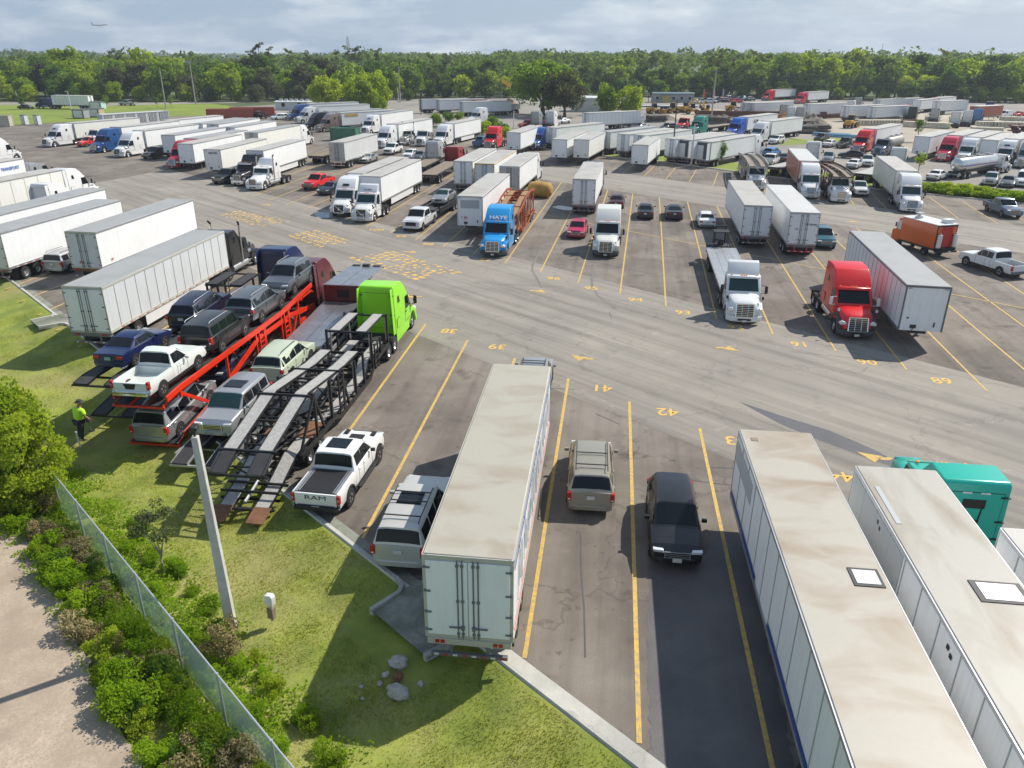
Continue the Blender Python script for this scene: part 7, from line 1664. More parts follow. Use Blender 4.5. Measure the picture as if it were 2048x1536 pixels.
trailer|16.15,'plain','x','rim',0,2.3,|semi_trailer|-9|256.11|60|||tr_wcool|far white trailer with grey end beside the lamp post|6|8|1|
trailer|16.15,'plain','x','rim',0,2.3,|semi_trailer|-1.24|246.5|60|||tr_wcool|far white trailer with grey doors behind the dark red sleeper|6|8|1|
tractor|'day','bars','',|truck_tractor|-6.84|245.14|226|||white|white conventional truck with ribbed dump body by the lamp post|7|6|1|
dump_trailer|7.5,|dump_body_trailer|-4.03|247.85|226|||dump_white|white ribbed dump trailer behind the conventional truck|6||1|
trailer|16.15,'plain','','rim',14,2.3,|semi_trailer|31.09|204.27|58|||tr_w|white ribbed trailer with red awning in front of the white shed|6|8|1|
dump_trailer|10,|dump_body_trailer|32.47|206.04|60|||dump_white|white ribbed dump trailer with black end beyond the red car|6||1|
tractor|'aero','bars','fe',|truck_tractor|7.17|205.3|20|||silver|grey bobtail cab in the shade of the big tree|7|6|1|
tractor|'aero','bars','fe',|truck_tractor|11|208.09|20|||white_greyback|white bobtail cab in the shade of the big tree|7|6|1|
car|'pickup','t',|pickup_truck|3.79|202.95|226|||scarlet|scarlet pickup with cover between trailer roofs below the big tree|5|3|1|
car|'coupe','',|coupe|9.12|212.8|226|||redorange|red sports coupe below the big tree|0|3|1|
car|'sedan','',|sedan|13.19|215.93|226|||white|white sedan beside the red sports coupe below the big tree|0|3|1|
car|'sedan','',|sedan|22.18|213.59|226|||redorange|red sedan beyond the white trailer roofs|0|3|1|
car|'suv','',|suv_car|29.57|205.86|226|||white|white SUV in front of the ribbed dump trailer|0|3|1|
car|'sedan','',|sedan|31.59|200.26|226|||greysuv|grey sedan beside the white SUV by the ribbed dump trailer|0|3|1|
car|'suv','',|suv_car|37.76|197.65|226|||black|black car nose to nose with the low red truck|0|3|1|
trailer|16.15,'plain','x','rim',0,2.3,|semi_trailer|82.41|250.58|60|||tr_wcool|white trailer with vented grey end behind the steel beam|6|8|1|
trailer|16.15,'plain','x','rim',0,2.3,|semi_trailer|84.15|248.75|60|||tr_wcool|white trailer beside the vented one behind the steel beam|6|8|1|
trailer|16.15,'plain','x','rim',0,2.3,|semi_trailer|98.78|244.15|60|||tr_w|white trailer with blue end beyond the steel beam|6|8|1|
trailer|16.15,'plain','x','rim',0,2.3,|semi_trailer|106.68|236.1|60|||tr_w|white trailer with tan end behind the concrete beams|6|8|1|
trailer|16.15,'plain','x','rim',0,2.3,|semi_trailer|113.06|233.43|60|||tr_w|long white trailer with grey doors behind the concrete beams|6|8|1|
tractor|'aero','bars','f',|truck_tractor|101.13|331.23|228|||red|red sleeper at the edge of the wood with white trailer|7|6|1|
trailer|16.15,'plain','','rim',0,2.3,|semi_trailer|105.66|335.31|228|||tr_w|white trailer of the red sleeper at the edge of the wood|6|8|1|
tractor|'aero','bars','f',|truck_tractor|107.33|310.84|228|||rose|rose red sleeper before a white trailer at the wood edge|7|6|1|
trailer|16.15,'plain','','rim',0,2.3,|semi_trailer|111.87|314.92|228|||tr_w|white trailer of the rose red sleeper at the wood edge|6|8|1|
tractor|'aero','bars','f',|truck_tractor|137.75|271.88|226|||red|red sleeper with long hood in the shaded far lot|7|6|1|
trailer|16.15,'plain','','rim',0,2.3,|semi_trailer|142.14|276.12|226|||tr_w|white trailer of the red sleeper in the shaded far lot|6|8|1|
trailer|14.6,'plain','l','rim',0,2.3,|semi_trailer|128.98|261.62|226|||tr_wcool|white trailer standing open to the light in the shaded far lot|6|8|1|
tractor|'aero','bars','fe',|truck_tractor|116.96|241.94|30|||red|red bobtail beside the dark green one in the far lot|7|6|1|
tractor|'aero','bars','fe',|truck_tractor|114.1|232.12|30|||darkgreen|dark green bobtail in the far lot|7|6|1|
tractor|'aero','bars','fe',|truck_tractor|118.1|227.66|30|||silver|silver bobtail below the long red hood|7|6|1|
tractor|'aero','bars','fe',|truck_tractor|116.81|214.42|30|||white_greyback|white bobtail with pale back wall in the far lot|7|6|1|
tractor|'aero','bars','fe',|truck_tractor|122.03|218.4|30|||white|white bobtail with black emblem beside the blue bobtail|7|6|1|
tractor|'aero','bars','fe',|truck_tractor|127.82|224.06|30|||skyblue|blue bobtail in the far lot|7|6|1|
tractor|'aero','bars','fe',|truck_tractor|119.57|282.76|30|||silver|silver bobtail in the shade of the wood|7|6|1|
tractor|'aero','bars','fe',|truck_tractor|109.49|263.47|30|||white_greyback|white bobtail in the shade of the wood|7|6|1|
tractor|'classic','vert','c',|truck_tractor|148.89|256.17|215|||navy|dark blue long-nose truck deep in the shade|7|6|1|
tractor|'day','bars','',|truck_tractor|139.07|297.83|215|||white|white day cab parked in the shade of the wood|7|6|1|
trailer|12,'plain','','rim',0,2.3,|semi_trailer|140.51|236.41|60|||tr_red|dark red trailer roof in the shaded far lot|6|8|1|
car|'cargovan','',|cargo_van|148.24|245.46|240|||white|white cargo van at the edge of the shaded far lot|8|3|1|
car|'sedan','',|sedan|155.97|251.28|240|||red|red car in the shade near the picture edge|0|3|1|
car|'suv','',|suv_car|82.86|321.27|60|||black|black SUV in the far sales row by the flags|0|3|1|
car|'sedan','',|sedan|84.46|318.82|69|||charcoal|charcoal sedan in the far sales row by the flags|0|3|1|
car|'suv','',|suv_car|85.7|314.2|78|||rose|red SUV in the far sales row by the flags|0|3|1|
car|'pickup','',|pickup_truck|92.18|328.92|60|||bluegrey|blue-grey pickup in the far sales row by the flags|5|3|1|
car|'pickup','',|pickup_truck|80.35|319.2|69|||black|black pickup in the far sales row by the flags|5|3|1|
car|'pickup','',|pickup_truck|74.2|310.86|78|||white|white pickup in the far sales row by the flags|5|3|1|
car|'suv','',|suv_car|95.18|329.61|60|||greysuv|grey SUV in the far sales row by the flags|0|3|1|
car|'pickup','',|pickup_truck|74.71|264.53|69|||white|white pickup just behind the brown steel beam|5|3|1|
car|'cargovan','',|cargo_van|76.72|264.37|78|||white|white van just behind the brown steel beam|8|3|1|
car|'suv','',|suv_car|81.75|263.98|60|||bluegrey|blue-grey SUV just behind the brown steel beam|0|3|1|
car|'sedan','',|sedan|83.88|262.25|69|||greysuv|grey sedan just behind the brown steel beam|0|3|1|
car|'smallpickup','',|pickup_truck|74.9|277.79|78|||white|white compact pickup among the yellow machines|5|3|1|
tractor|'mid','bars','',|truck_tractor|-155.1|265.63|280|||navy|dark blue tractor driving along the far road|7||1|
trailer|13,'plain','','rim',10,2.3,|semi_trailer|-148.35|264.44|280|||tr_tarp|white tarped trailer on the far road|6||1|
car|'pickup','',|pickup_truck|-132.69|280.98|280|||silver|silver pickup on the far road|5||1|
car|'sedan','',|sedan|-156.04|260.71|100|||black|dark car on the near side of the far road|0||1|
car|'minivan','',|minivan|-64.43|223.51|226|||white|white minivan parked above the trailer roofs by the red container|4|3|1|
car|'pickup','',|pickup_truck|-71.66|228.36|300|||black|black pickup in front of the red container|5|3|1|
"""
# ------------------------------------------------------------------ colours
WHITE = (.73, .735, .73); CREAM = (.70, .69, .64); SILVER = (.40, .41, .42); BLACK = (.012, .012, .014); NAVY = (.012, .02, .07)
CH = MAT['chrome']; DK = MAT['dark']; GR = MAT['grey_trim']
def veh(p, hood=None, **k):
    P = paint(p, **{a: b for a, b in k.items() if a in ('rough', 'metal')})
    d = dict(paint=P, hood=paint(hood) if hood else P, fender=P, wind=MAT['glass'], bumper=P, bumper_rear=P, grille_frame=CH, grille_bar=CH, tank=MAT['alu'], mirror=DK, mirror_shell=P, gap=DK, trim=DK, handle=P, rack=DK, visor=P, tonneau=DK, rail_trim=MAT['alu'], bedfloor=MAT['grey_trim'])
    d.update({a: b for a, b in k.items() if a not in ('rough', 'metal')}); return d
def trl(wall, roof='roof_grey', door='door_white', rail='alu', rear_sill='grey_trim', guard='grey_trim', rod='grey_trim', skirt='white_paint', unit='white_paint', **k):
    d = dict(wall=MAT[wall], roof=MAT[roof], door=MAT[door], rail=MAT[rail], rear_sill=MAT[rear_sill], guard=MAT[guard], rod=MAT[rod], skirt=MAT[skirt], unit=MAT[unit]); d.update(k); return d
plain('bumper_grey', (.06, .06, .065), .5); plain('yellow_panel', (.62, .40, .09), .5, 0, .3, 2); plain('beige_trim', (.45, .44, .38), .5)
C = {
 'white': veh(WHITE, wind=MAT['glass_tint'], bumper_rear=GR), 'cream': veh(CREAM, bumper=MAT['bumper_grey']), 'silver': veh(SILVER, metal=.5, wind=MAT['glass_tint']), 'black': veh(BLACK), 'black_clean': veh((.008, .009, .011), grille_bar=MAT['alu'], rack=MAT['alu']),
 'black_classic': veh(BLACK, bumper=CH, visor=CH, mirror=CH), 'black_truck': veh((.016, .017, .022)), 'blue': veh((.01, .07, .24)), 'bluegrey': veh((.13, .17, .24), metal=.3), 'bluepick': veh((.05, .13, .30)), 'bmw': veh((.006, .016, .075)), 'bronze': veh((.33, .31, .255), metal=.3, rack=DK), 'bronzetruck': veh((.30, .225, .19), metal=.3),
 'charcoal': veh((.035, .036, .04), metal=.4), 'crimson': veh((.45, .012, .035)), 'darkblue': veh((.03, .04, .055), metal=.3), 'darkgreen': veh((.01, .035, .025)), 'darkgrey': veh((.05, .05, .055)), 'darkred': veh((.28, .012, .012)), 'darkwine': veh((.05, .01, .014)),
 'green': veh((.27, .72, .006), rough=.3), 'greysuv': veh((.13, .145, .16), metal=.5, rack=MAT['alu']), 'haye': veh((.02, .30, .66), bumper=MAT['bumper_grey']), 'kllm': veh((.012, .11, .5)), 'magenta': veh((.42, .01, .06)), 'maroon': veh((.10, .008, .018)), 'navy': veh((.01, .022, .085)), 'navy_suv': veh((.008, .012, .035), rack=MAT['alu']), 'palegreen': veh((.47, .53, .40)),
 'ram': veh((.76, .765, .76), bumper_rear=DK, mirror_shell=DK, grille_bar=DK), 'red': veh((.68, .008, .012), bumper=MAT['bumper_grey'], fender=MAT['bumper_grey'], tank=MAT['chrome'], mirror=paint(WHITE)), 'redorange': veh((.62, .03, .015)), 'rose': veh((.6, .02, .06)), 'royal': veh((.01, .09, .34), bumper=DK), 'scarlet': veh((.55, .02, .03), tonneau=paint((.55, .02, .03))), 'seagreen': veh((.02, .25, .19)), 'silver_blackroof': veh((.33, .345, .36), metal=.5), 'silver_white': veh((.5, .51, .53), metal=.35), 'silvertan': veh((.56, .545, .50), metal=.25, rack=DK), 'skyblue': veh((.05, .2, .42)), 'tealblue': veh((.015, .085, .12)), 'teal': veh((.004, .40, .31), visor=paint((.004, .40, .31))), 'white_greyback': veh(WHITE), 'whitegreen': veh((.6, .64, .6), hood=(.05, .07, .06), bumper=CH), 'whitepick': veh((.66, .70, .66), bumper_rear=CH, bedfloor=paint((.6, .63, .6))), 'whitesilver': veh((.62, .63, .64), grille_bar=DK), 'plain': {},
 'food': dict(paint=paint((.62, .115, .02)), rear_red=paint((.5, .012, .01))),
 'tr_curtain': trl('wall_white', 'roof_beige', rail='beige_trim', rear_sill='beige_trim', rod='grey_trim', guard='grey_trim'), 'tr_stained': trl('wall_white', 'roof_stained', rail='alu'), 'tr_stained2': trl('wall_white', 'roof_dusty', rail='alu'), 'tr_w': trl('wall_white', 'roof_pale'), 'tr_w2': trl('wall_white', 'roof_white', guard='reflector'), 'tr_wcool': trl('wall_white', 'roof_pale', 'wall_grey'), 'tr_wgrey': trl('wall_white', 'roof_grey', 'wall_grey'), 'tr_cream': trl('wall_cream', 'roof_pale'), 'tr_grey': trl('wall_grey', 'roof_grey', rail='beige_trim'), 'tr_old': trl('wall_white', 'roof_grey', 'wall_grey', rear_sill='rust'), 'tr_nose_grey': trl('wall_white', 'roof_grey', rail='grey_trim'), 'tr_dirty': trl('wall_alu', 'roof_pale', 'wall_dirty', rear_sill='chrome', guard='chrome'), 'tr_dirty2': trl('wall_cream', 'roof_grey', 'wall_dirty'), 'tr_tan': trl('wall_white', 'roof_pale', 'wall_dirty'), 'tr_yellow': trl('wall_white', 'roof_pale', 'wall_grey', rail='yellow_panel'), 'tr_red': trl('wall_red', 'roof_white', 'wall_red'), 'tr_tarp': trl('wall_white', 'roof_white'),
 'flat_wood': dict(deck=MAT['wood_deck'], rail=MAT['steel'], frame=MAT['steel']), 'flat_grey': dict(deck=MAT['alu'], rail=MAT['alu'], frame=MAT['steel']), 'flat_white': dict(deck=MAT['white_paint'], rail=MAT['white_paint'], frame=MAT['grey_trim']), 'flat_pale': dict(deck=MAT['tread_plate'], rail=MAT['grey_trim'], frame=MAT['steel']),
 'tank_grey': dict(tank=plain('tank_grey', (.36, .35, .32), .5, .2, .3, 1), band=MAT['grey_trim']), 'tank_shiny': dict(tank=plain('tank_shiny', (.7, .7, .69), .22, .75, .15, 1), band=plain('band_violet', (.12, .1, .45), .5)), 'dump_white': dict(wall=MAT['white_paint']),
}
plain('h_red', (.78, .035, .008), .35, 0, .25, 3); plain('h_orange', (.42, .10, .035), .6, 0, .45, 3); plain('h_black', (.02, .02, .022), .5, .1, .4, 4); plain('h_brown', (.10, .06, .05), .7, 0, .5, 4); plain('h_pale', (.45, .42, .38), .6, 0, .4, 4); plain('h_silver', (.5, .5, .5), .4, .5, .3, 2)
plain('deck_black', (.05, .048, .05), .7, .1, .4, 3); plain('deck_silver', (.55, .54, .55), .3, .8, .35, 1.2); plain('deck_tan', (.40, .26, .12), .8, 0, .45, 3)
def hl(fr, rw_, lo=None): return dict(frame=MAT[fr], runway=MAT[rw_], runway_low=MAT[lo or rw_], piston=MAT['alu'], bulk=paint((.09, .008, .012)), rusty=MAT['rust'])
C.update(h_red=hl('h_red', 'deck_black'), h_black=hl('h_black', 'deck_black'), h_blackplate=hl('h_black', 'tread_plate'), h_silver=hl('h_silver', 'deck_silver', 'deck_black'), h_orange=hl('h_orange', 'deck_tan'), h_brown=hl('h_brown', 'wood_deck'), h_pale=hl('h_pale', 'wood_deck'))
# ------------------------------------------------------------------ lettering on single vehicles
def letters(key):
    K = Kit(); X = Matrix.Rotation
    back = Matrix.Rotation(R(90), 4, 'X'); front = Matrix.Rotation(R(180), 4, 'Z') @ back; right = Matrix.Rotation(R(90), 4, 'Z') @ back; left = Matrix.Rotation(R(-90), 4, 'Z') @ back
    T_ = Matrix.Translation
    if key == 'ram': K.text('tailgate_letters', 'RAM', .26, 'text_dark', T_((0, -2.957, .98)) @ back, sx=1.75, bold=False)
    elif key == '7p': K.text('lettering', '7P', .34, 'text_red', T_((-.35, -15.08, 1.65)) @ back); K.text('lettering', '7P', .3, 'text_red', T_((1.35, -13.6, 1.6)) @ right)
    elif key == 'transport': K.text('lettering', 'TRANSPORT', .55, 'text_blue', T_((1.345, -2.6, 3.1)) @ right)
    elif key == 'haye': K.text('lettering', 'HAYE', .52, 'text_white', T_((-.1, -2.54, 3.18)) @ Matrix.Rotation(R(39.6), 4, 'X') @ front, sx=1.3)
    elif key == 'mail': K.text('lettering', 'U.S. MAIL', .23, 'text_dark', T_((0, -2.66, 3.19)) @ Matrix.Rotation(R(36), 4, 'X') @ front)
    elif key == 'fifty': K.text('lettering', '50', .34, 'text_red', T_((.45, .045, 1.95)) @ front)
    elif key == 'marten': K.text('lettering', 'MARTEN', .34, 'text_dark', T_((-.1, .045, 3.55)) @ front)
    elif key == 'kllm': K.text('lettering', 'KLLM', 1.0, 'text_dark', T_((-1.345, -4.2, 3.0)) @ left)
    elif key == 'usx': K.text('lettering', 'US Xpress', .24, 'text_dark', T_((.62, -16.23, 3.05)) @ back); K.text('lettering', '1234'[:0] or 'US', .2, 'text_red', T_((-.6, -16.23, 2.6)) @ back)
    elif key == 'yellowsign':
        m = MB(); m.box(-1.345, -1.325, -4.6, -.9, 3.2, 3.75, 'yellow_panel'); K.add('sign_panel', m)
    return K
for ln_ in V.strip().split('\n'):
    fn, args, name, x, y, h, z, pitch, cols, label, cat, group, lod, extra = (ln_ + '|').split('|')[:14]
    args = eval('(' + args + ')'); x, y, h, z, pitch, lod = [float(q) if q else 0.0 for q in (x, y, h, z, pitch, lod)]; lod = int(lod); cat = CT[int(cat)]; group = GP[int(group)] if group else None
    K = kit(globals()[fn], *args)
    ex = letters(extra) if extra else None
    mats = C[cols]
    if label.startswith('dark blue convertible'): mats = dict(mats)
    spawn(name, K, x, y, h, mats, label, cat, group, z=z, pitch=pitch, lod=0 if ex else lod, extra=ex)
# ------------------------------------------------------------------ street furniture
for (x, y, h), l in zip(B['utility'], ('leaning utility pole with a small sign by the far road', 'tall pale utility pole at the end of the grass field', 'slim utility pole against the dark wood', 'tall grey pole rising beside the brown steel beam')):
    o = spawn('utility_pole', kit(utility_pole, 13), x, y, 45, {}, l, 'utility pole', 'utility poles'); o.scale = (1, 1, h / 13)
lamps = ['black twin-head lamp post behind the packed trailers', 'white lamp post at the edge of the oak crowns', 'black lamp post on the verge beside the lone trailer nose', 'white lamp post on the verge beside the thin tree', 'white lamp post below the dump truck', 'white lamp post over the far row of trailers', 'thin lamp post beside the far road', 'lamp post against the wood beside the slim utility pole', 'thin lamp post beside the grey building']
for i, ((x, y, h), l) in enumerate(zip(B['lamp'], lamps)):
    bk = i in (0, 2, 8); o = spawn('street_lamp', kit(street_lamp, 10, 2 if i == 0 else 1), x, y, 90 if i != 0 else 80, {'post': MAT['black_post'] if bk else MAT['white_paint'], 'head': MAT['white_paint'] if i in (0, 1) else MAT['grey_trim']}, l, 'lamp post', 'lamp posts'); o.scale = (1, 1, h / 10)
plain('banner_yellow', (.75, .42, .02), .7); plain('flag_red', (.7, .08, .03), .7); plain('flag_blue', (.35, .38, .6), .7); plain('flag_white', (.7, .7, .68), .7); plain('flag_pink', (.65, .1, .15), .7)
def flag(h, role):
    K = Kit(); K.add('pole', MB().tube([(0, 0, 0), (0, 0, h + .3)], .05, 'alu', 6)); m = MB(); m.loft([[(.03 + q, .03 * math.sin(z * 2), z), (.55 + .15 * math.sin(z), .05 * math.sin(z * 2 + 1), z)] for z, q in [(1.0 + (h - 1.0) * k / 6, .02 * k) for k in range(7)]], role, cap=False, closed=False); K.add('flag', m); return K
for i, ((x, y, h), r_, l) in enumerate(zip(B['flags'], ('flag_red', 'flag_red', 'flag_pink', 'flag_red', 'flag_pink', 'flag_blue', 'flag_white'), ('orange feather flag just beyond the grey building', 'orange feather flag on the roof line of the grey building', 'pink feather flag beside the tall grey pole', 'red feather flag above the far sales row', 'pink feather flag above the far sales row', 'pale blue feather flag above the far sales row', 'white feather flag above the far sales row'))):
    spawn('feather_flag', kit(flag, round(max(h, 2.2) + 1.6, 1), r_), x, y, 0, {}, l, 'flag', 'feather flags')
x, y, h = B['banner']; t = link('banner', None); t.location = (x, y, 0); tag(t, 'yellow banner streaming from a pole before the big tree', 'banner')
m = MB(); m.tube([(0, 0, 0), (0, 0, h + 3.2)], .09, 'alu', 8); link('pole', m.mesh('pole'), t)
m = MB(); m.loft([[(.1 + 3.4 * s, .5 * math.sin(s * 5), h + 3.1 - 1.9 * s - a) for a in (0, .75, 1.5)] for s in [k / 8 for k in range(9)]], 'banner_yellow', cap=False, closed=False); link('flag', m.mesh('flag'), t)
# power lines between the tall poles
plain('wire', (.08, .085, .09), .6)
def wires(a, b, n, name_l):
    for k in range(n):
        a_, b_ = Vector(a) + Vector((0, 0, -1.1 * k)), Vector(b) + Vector((0, 0, -1.1 * k)); P_ = [a_.lerp(b_, s) + Vector((0, 0, -1.2 * 4 * s * (1 - s))) for s in [j / 14 for j in range(15)]]
        m = MB(); m.tube(P_, .022, 'wire', 4); o = link('power_line', m.mesh('power_line')); tag(o, name_l, 'wire', name_l)
wires((-42.6, 308, 12.4), (58.2, 300, 14.0), 4, 'thin wires strung before the wood in the middle')
wires((58.2, 300, 14.0), (150, 296, 10), 4, 'thin wires strung before the wood towards the sheds')
# ------------------------------------------------------------------ buildings and yard
plain('roof_teal', (.12, .2, .22), .5, 0, .3, 1); plain('wall_gray_bld', (.36, .36, .36), .7, 0, .3, 1); plain('yellow', (.62, .33, .03), .5, 0, .35, 2); plain('porch', (.55, .43, .12), .6); plain('shed_white', (.66, .67, .66), .5, 0, .2, .6); plain('beam_brown', (.14, .055, .035), .7, .1, .4, 1); plain('beam_conc', (.74, .68, .55), .85, 0, .35, 1); plain('maroon_steel', (.16, .04, .05), .6, 0, .4, 1.5); plain('pipe_blue', (.1, .28, .45), .5, 0, .3, 2); plain('pile_orange', (.5, .22, .05), .9, 0, .5, 2); plain('pile_grey', (.30, .26, .2), .9, 0, .6, 2); plain('lumber', (.17, .14, .105), .85, 0, .6, 2.5); plain('bale_tan', (.55, .33, .07), .8, 0, .45, 1.2, bump=.4); plain('far_white', (.62, .64, .66), .6); plain('tower_grey', (.36, .38, .44), .6)
def building(name, x, y, h_, L_, D_, H_, wall, roof, label, rz, windows=4, slope=.35):
    t = link(name, None); t.location = (x, y, 0); t.rotation_euler = (0, 0, R(-rz)); tag(t, label, 'building')
    m = MB(); m.box(-L_ / 2, L_ / 2, -D_ / 2, D_ / 2, 0, H_, wall); link('wall', m.mesh('wall'), t)
    m = MB(); m.prism([(-D_ / 2 - .3, H_), (0, H_ + slope), (D_ / 2 + .3, H_), (D_ / 2 + .3, H_ - .18), (-D_ / 2 - .3, H_ - .18)], -L_ / 2 - .3, L_ / 2 + .3, roof); link('roof', m.mesh('roof'), t)
    for k in range(windows):
        cx = -L_ / 2 + (k + .5) * L_ / windows; m = MB(); m.box(cx - .6, cx + .6, -D_ / 2 - .03, -D_ / 2 - .004, 1.0, 2.2, 'glass'); w_ = link('window', m.mesh('window'), t)
        m = MB(); [m.bar((cx + a, -D_ / 2 - .03, 1.0 + b), (cx + c, -D_ / 2 - .03, 1.0 + d), .08, .08, 'white_paint') for a, b, c, d in ((-.6, 0, .6, 0), (-.6, 1.2, .6, 1.2), (-.6, 0, -.6, 1.2), (.6, 0, .6, 1.2))]; link('frame', m.mesh('frame'), w_)
    return t
x, y = B['bldgR']; t = building('site_office', x + 0.3, y + 4, 0, 15.5, 6, 3.3, 'wall_gray_bld', 'roof_teal', 'long grey site office with blue-green roof and yellow porch', 2, 5)
m = MB(); m.box(-4.4, -1.4, -4.8, -3.05, 2.6, 2.75, 'roof_teal'); [m.bx(a, -4.6, 1.3, .14, .14, 2.6, 'porch') for a in (-4.2, -1.6)]; m.box(-4.3, -1.5, -3.2, -3.02, .1, 2.6, 'porch'); link('porch', m.mesh('porch'), t)
(xa, ya), (xb, yb) = B['bldgW']; building('white_shed', (xa + xb) / 2, (ya + yb) / 2 + 4, 0, 11.5, 7, 4.2, 'shed_white', 'shed_white', 'white metal shed behind the crown of the big tree', 2, 0, .5)
(xa, ya), (xb, yb) = B['bldgL']; t = building('white_hall', (xa + xb) / 2, (ya + yb) / 2 + 4, 0, 10.5, 6, 2.6, 'shed_white', 'shed_white', 'low white hall with roof units beyond the red container', 3, 2, .2)
m = MB(); [m.bx(-4 + 1.7 * k, -.5, 3.0, .9, .9, .7, 'alu') for k in range(6)]; link('roof_unit', m.mesh('roof_unit'), t)
(xa, ya), (xb, yb) = B['cont']
def boxes(name, K, x, y, h, col, label, cat, group=None, door=None): return spawn(name, K, x, y, h, dict(paint=col, door=door or MAT['wall_grey']), label, cat, group)
boxes('shipping_container', kit(container, 12.2, 0), (xa + xb) / 2, (ya + yb) / 2, 75, MAT['container_red'], 'rust red shipping container behind the grey trailer roofs', 'container'); boxes('shipping_container', kit(container, 12.2, 0), (xa + xb) / 2 + 4, (ya + yb) / 2 + 7, 78, MAT['container_red'], 'second rust red container just beyond the nearer one', 'container')
(xa, ya), (xb, yb) = B['store']
boxes('storage_unit', kit(container, 18.0, 6), (xa + xb) / 2 - .4, (ya + yb) / 2 + 2, 35, MAT['wall_grey'], 'long pale storage block with six pairs of grey doors', 'storage unit', None, MAT['seam'])
for (x, y), l in zip(B['cab'], ('pale portable cabinet nearest the beige tank', 'pale portable cabinet beside the first one')): boxes('portable_cabinet', kit(cabinet), x, y, 15, paint((.6, .64, .66)), l, 'cabinet', 'portable cabinets')
x, y = B['tankL']; boxes('ribbed_tank', kit(container, 5.5, 0), x - 2, y + 1, 80, paint((.46, .43, .36)), 'beige ribbed container at the edge of the grass field', 'container')
for (x, y), l, c, s in zip(B['shed'], ('small tan hut behind the far row of trailers', 'grey hut with windows beside the tan hut', 'pale blue box on the grass by the far road'), ((.45, .38, .27), (.3, .32, .36), (.45, .6, .66)), (1, 1, 1.4)):
    boxes('hut', kit(cabinet), x, y, 10, paint(c), l, 'hut').scale = (3 * s, 2, 1)
x, y = B['dumpster']; boxes('green_container', kit(container, 5.5, 0), x, y, 100, paint((.02, .16, .09)), 'dark green container behind the sooty-door trailer', 'container')
def ibeam(a, b, h, role, n=2):
    K = Kit(); a, b = Vector((*a, 0)), Vector((*b, 0)); d = (b - a).normalized(); q = Vector((-d.y, d.x, 0))
    for i in range(n):
        m = MB(); o = q * (.9 * i)
        for z, wd, hh in ((.05 + .3, .7, .1), (.3 + h / 2, .12, h), (.35 + h, .7, .1)): m.bar(a + o + Vector((0, 0, z)), b + o + Vector((0, 0, z)), wd, hh, role)
        K.add('beam', m, -1, smooth=0)
    return K
for (a, b), l in zip(B['beams'], ('long brown steel girders lying across the sand yard', 'shorter brown steel girders beyond the long ones')):
    t = link('steel_girder', None); tag(t, l, 'girder', 'steel girders'); [link(nm, me, t) for nm, me, p in ibeam(a, b, 1.5, 'beam_brown').parts]
def conc_beam(L_):
    K = Kit(); m = MB(); m.box(-L_ / 2, L_ / 2, -.5, .5, .2, .45, 'beam_conc'); n = max(2, int(L_ / .8))
    for k in range(n): m.box(-L_ / 2 + k * L_ / n, -L_ / 2 + (k + .55) * L_ / n, -.45, .45, .45, 1.15, 'beam_conc')
    m.box(-L_ / 2, L_ / 2, -.5, .5, 1.15, 1.35, 'beam_conc'); K.add('beam', m, -1, smooth=0); return K
for i, (a, b) in enumerate(B['cbeam']):
    a, b = Vector(a), Vector(b); L_ = (b - a).length; c = (a + b) / 2; ang = math.degrees(math.atan2((b - a).x, (b - a).y)) - 90
    for j in range(2):
        spawn('concrete_girder', kit(conc_beam, round(L_, 1)), c.x + j * .4, c.y + j * 1.6, ang, {}, 'pale notched concrete girder lying in the sand yard', 'girder', 'concrete girders', lod=1)
x, y = B['maroon'][0]
for k in range(3):
    t = link('girder_stack', None); t.location = (x + 2.2 + 2.6 * k, y + .6 * k, 0); t.rotation_euler = (0, 0, .3); tag(t, 'maroon girders stacked behind the yard row', 'girders', 'maroon girder stacks'); m = MB()
    for q in range(5): m.bar((-1.2 + .6 * q, -1, .2), (-1.2 + .6 * q, 1, 2.6 - .2 * q), .2, .25, 'maroon_steel')
    m.bx(0, 0, 1.2, 2.9, 2, .25, 'maroon_steel'); m.bx(0, 0, 2.2, 2.9, 2, .2, 'maroon_steel'); link('frame', m.mesh('frame'), t)
ml = ['yellow loader parked beneath the bright tree', 'yellow loader with raised arm in the middle of the machine row', 'yellow loader near the tall grey pole', 'dark-cabbed digger in the machine row', 'yellow digger behind the end of the girders', 'yellow loader alone on the sand near the concrete girders', 'yellow loader behind the long girders', 'yellow digger half hidden by the bright tree', 'yellow loader left of the bright tree foot', 'yellow loader beside the shorter girders', 'black mast forklift towering over the loaders']
ml[8] = 'yellow loader at the foot of the bright tree'
for i, ((kd, (x, y)), l) in enumerate(zip(B['mach'], ml)): spawn('wheel_loader' if kd == 'wheel_loader' else kd, kit(globals()[kd]), x, y, (70, 250, 95, 120, 200, 40, 80)[i % 7], {'yellow': MAT['yellow'], 'rim_white': MAT['yellow']}, l, 'construction machine', 'yellow machines', lod=1 if i != 5 else 0)
for i, ((x, y), r_, h_, c) in enumerate(B['piles']):
    bm = bmesh.new(); bmesh.ops.create_grid(bm, x_segments=24, y_segments=24, size=1)
    for v in bm.verts:
        q = v.co.length; v.co = Vector((v.co.x * r_, v.co.y * r_ * .6, h_ * max(0, 1 - q ** 1.6) * (1 + .5 * mno.noise(v.co * 4 + Vector((i, 0, 0)))) + .02 + .12 * mno.noise(v.co * 11) * (q < .95)))
    me = bpy.data.meshes.new('material_heap'); bm.to_mesh(me); bm.free(); me.materials.append(MAT['pile_orange' if c == 'o' else 'pile_grey']); o = link('material_heap', me); o.location = (x, y, 0); tag(o, 'orange heap of scrap and soil in the yard' if c == 'o' else 'grey brown heap of rubble in the yard', 'heap', 'orange heaps' if c == 'o' else 'rubble heaps')
rl = random.Random(3)
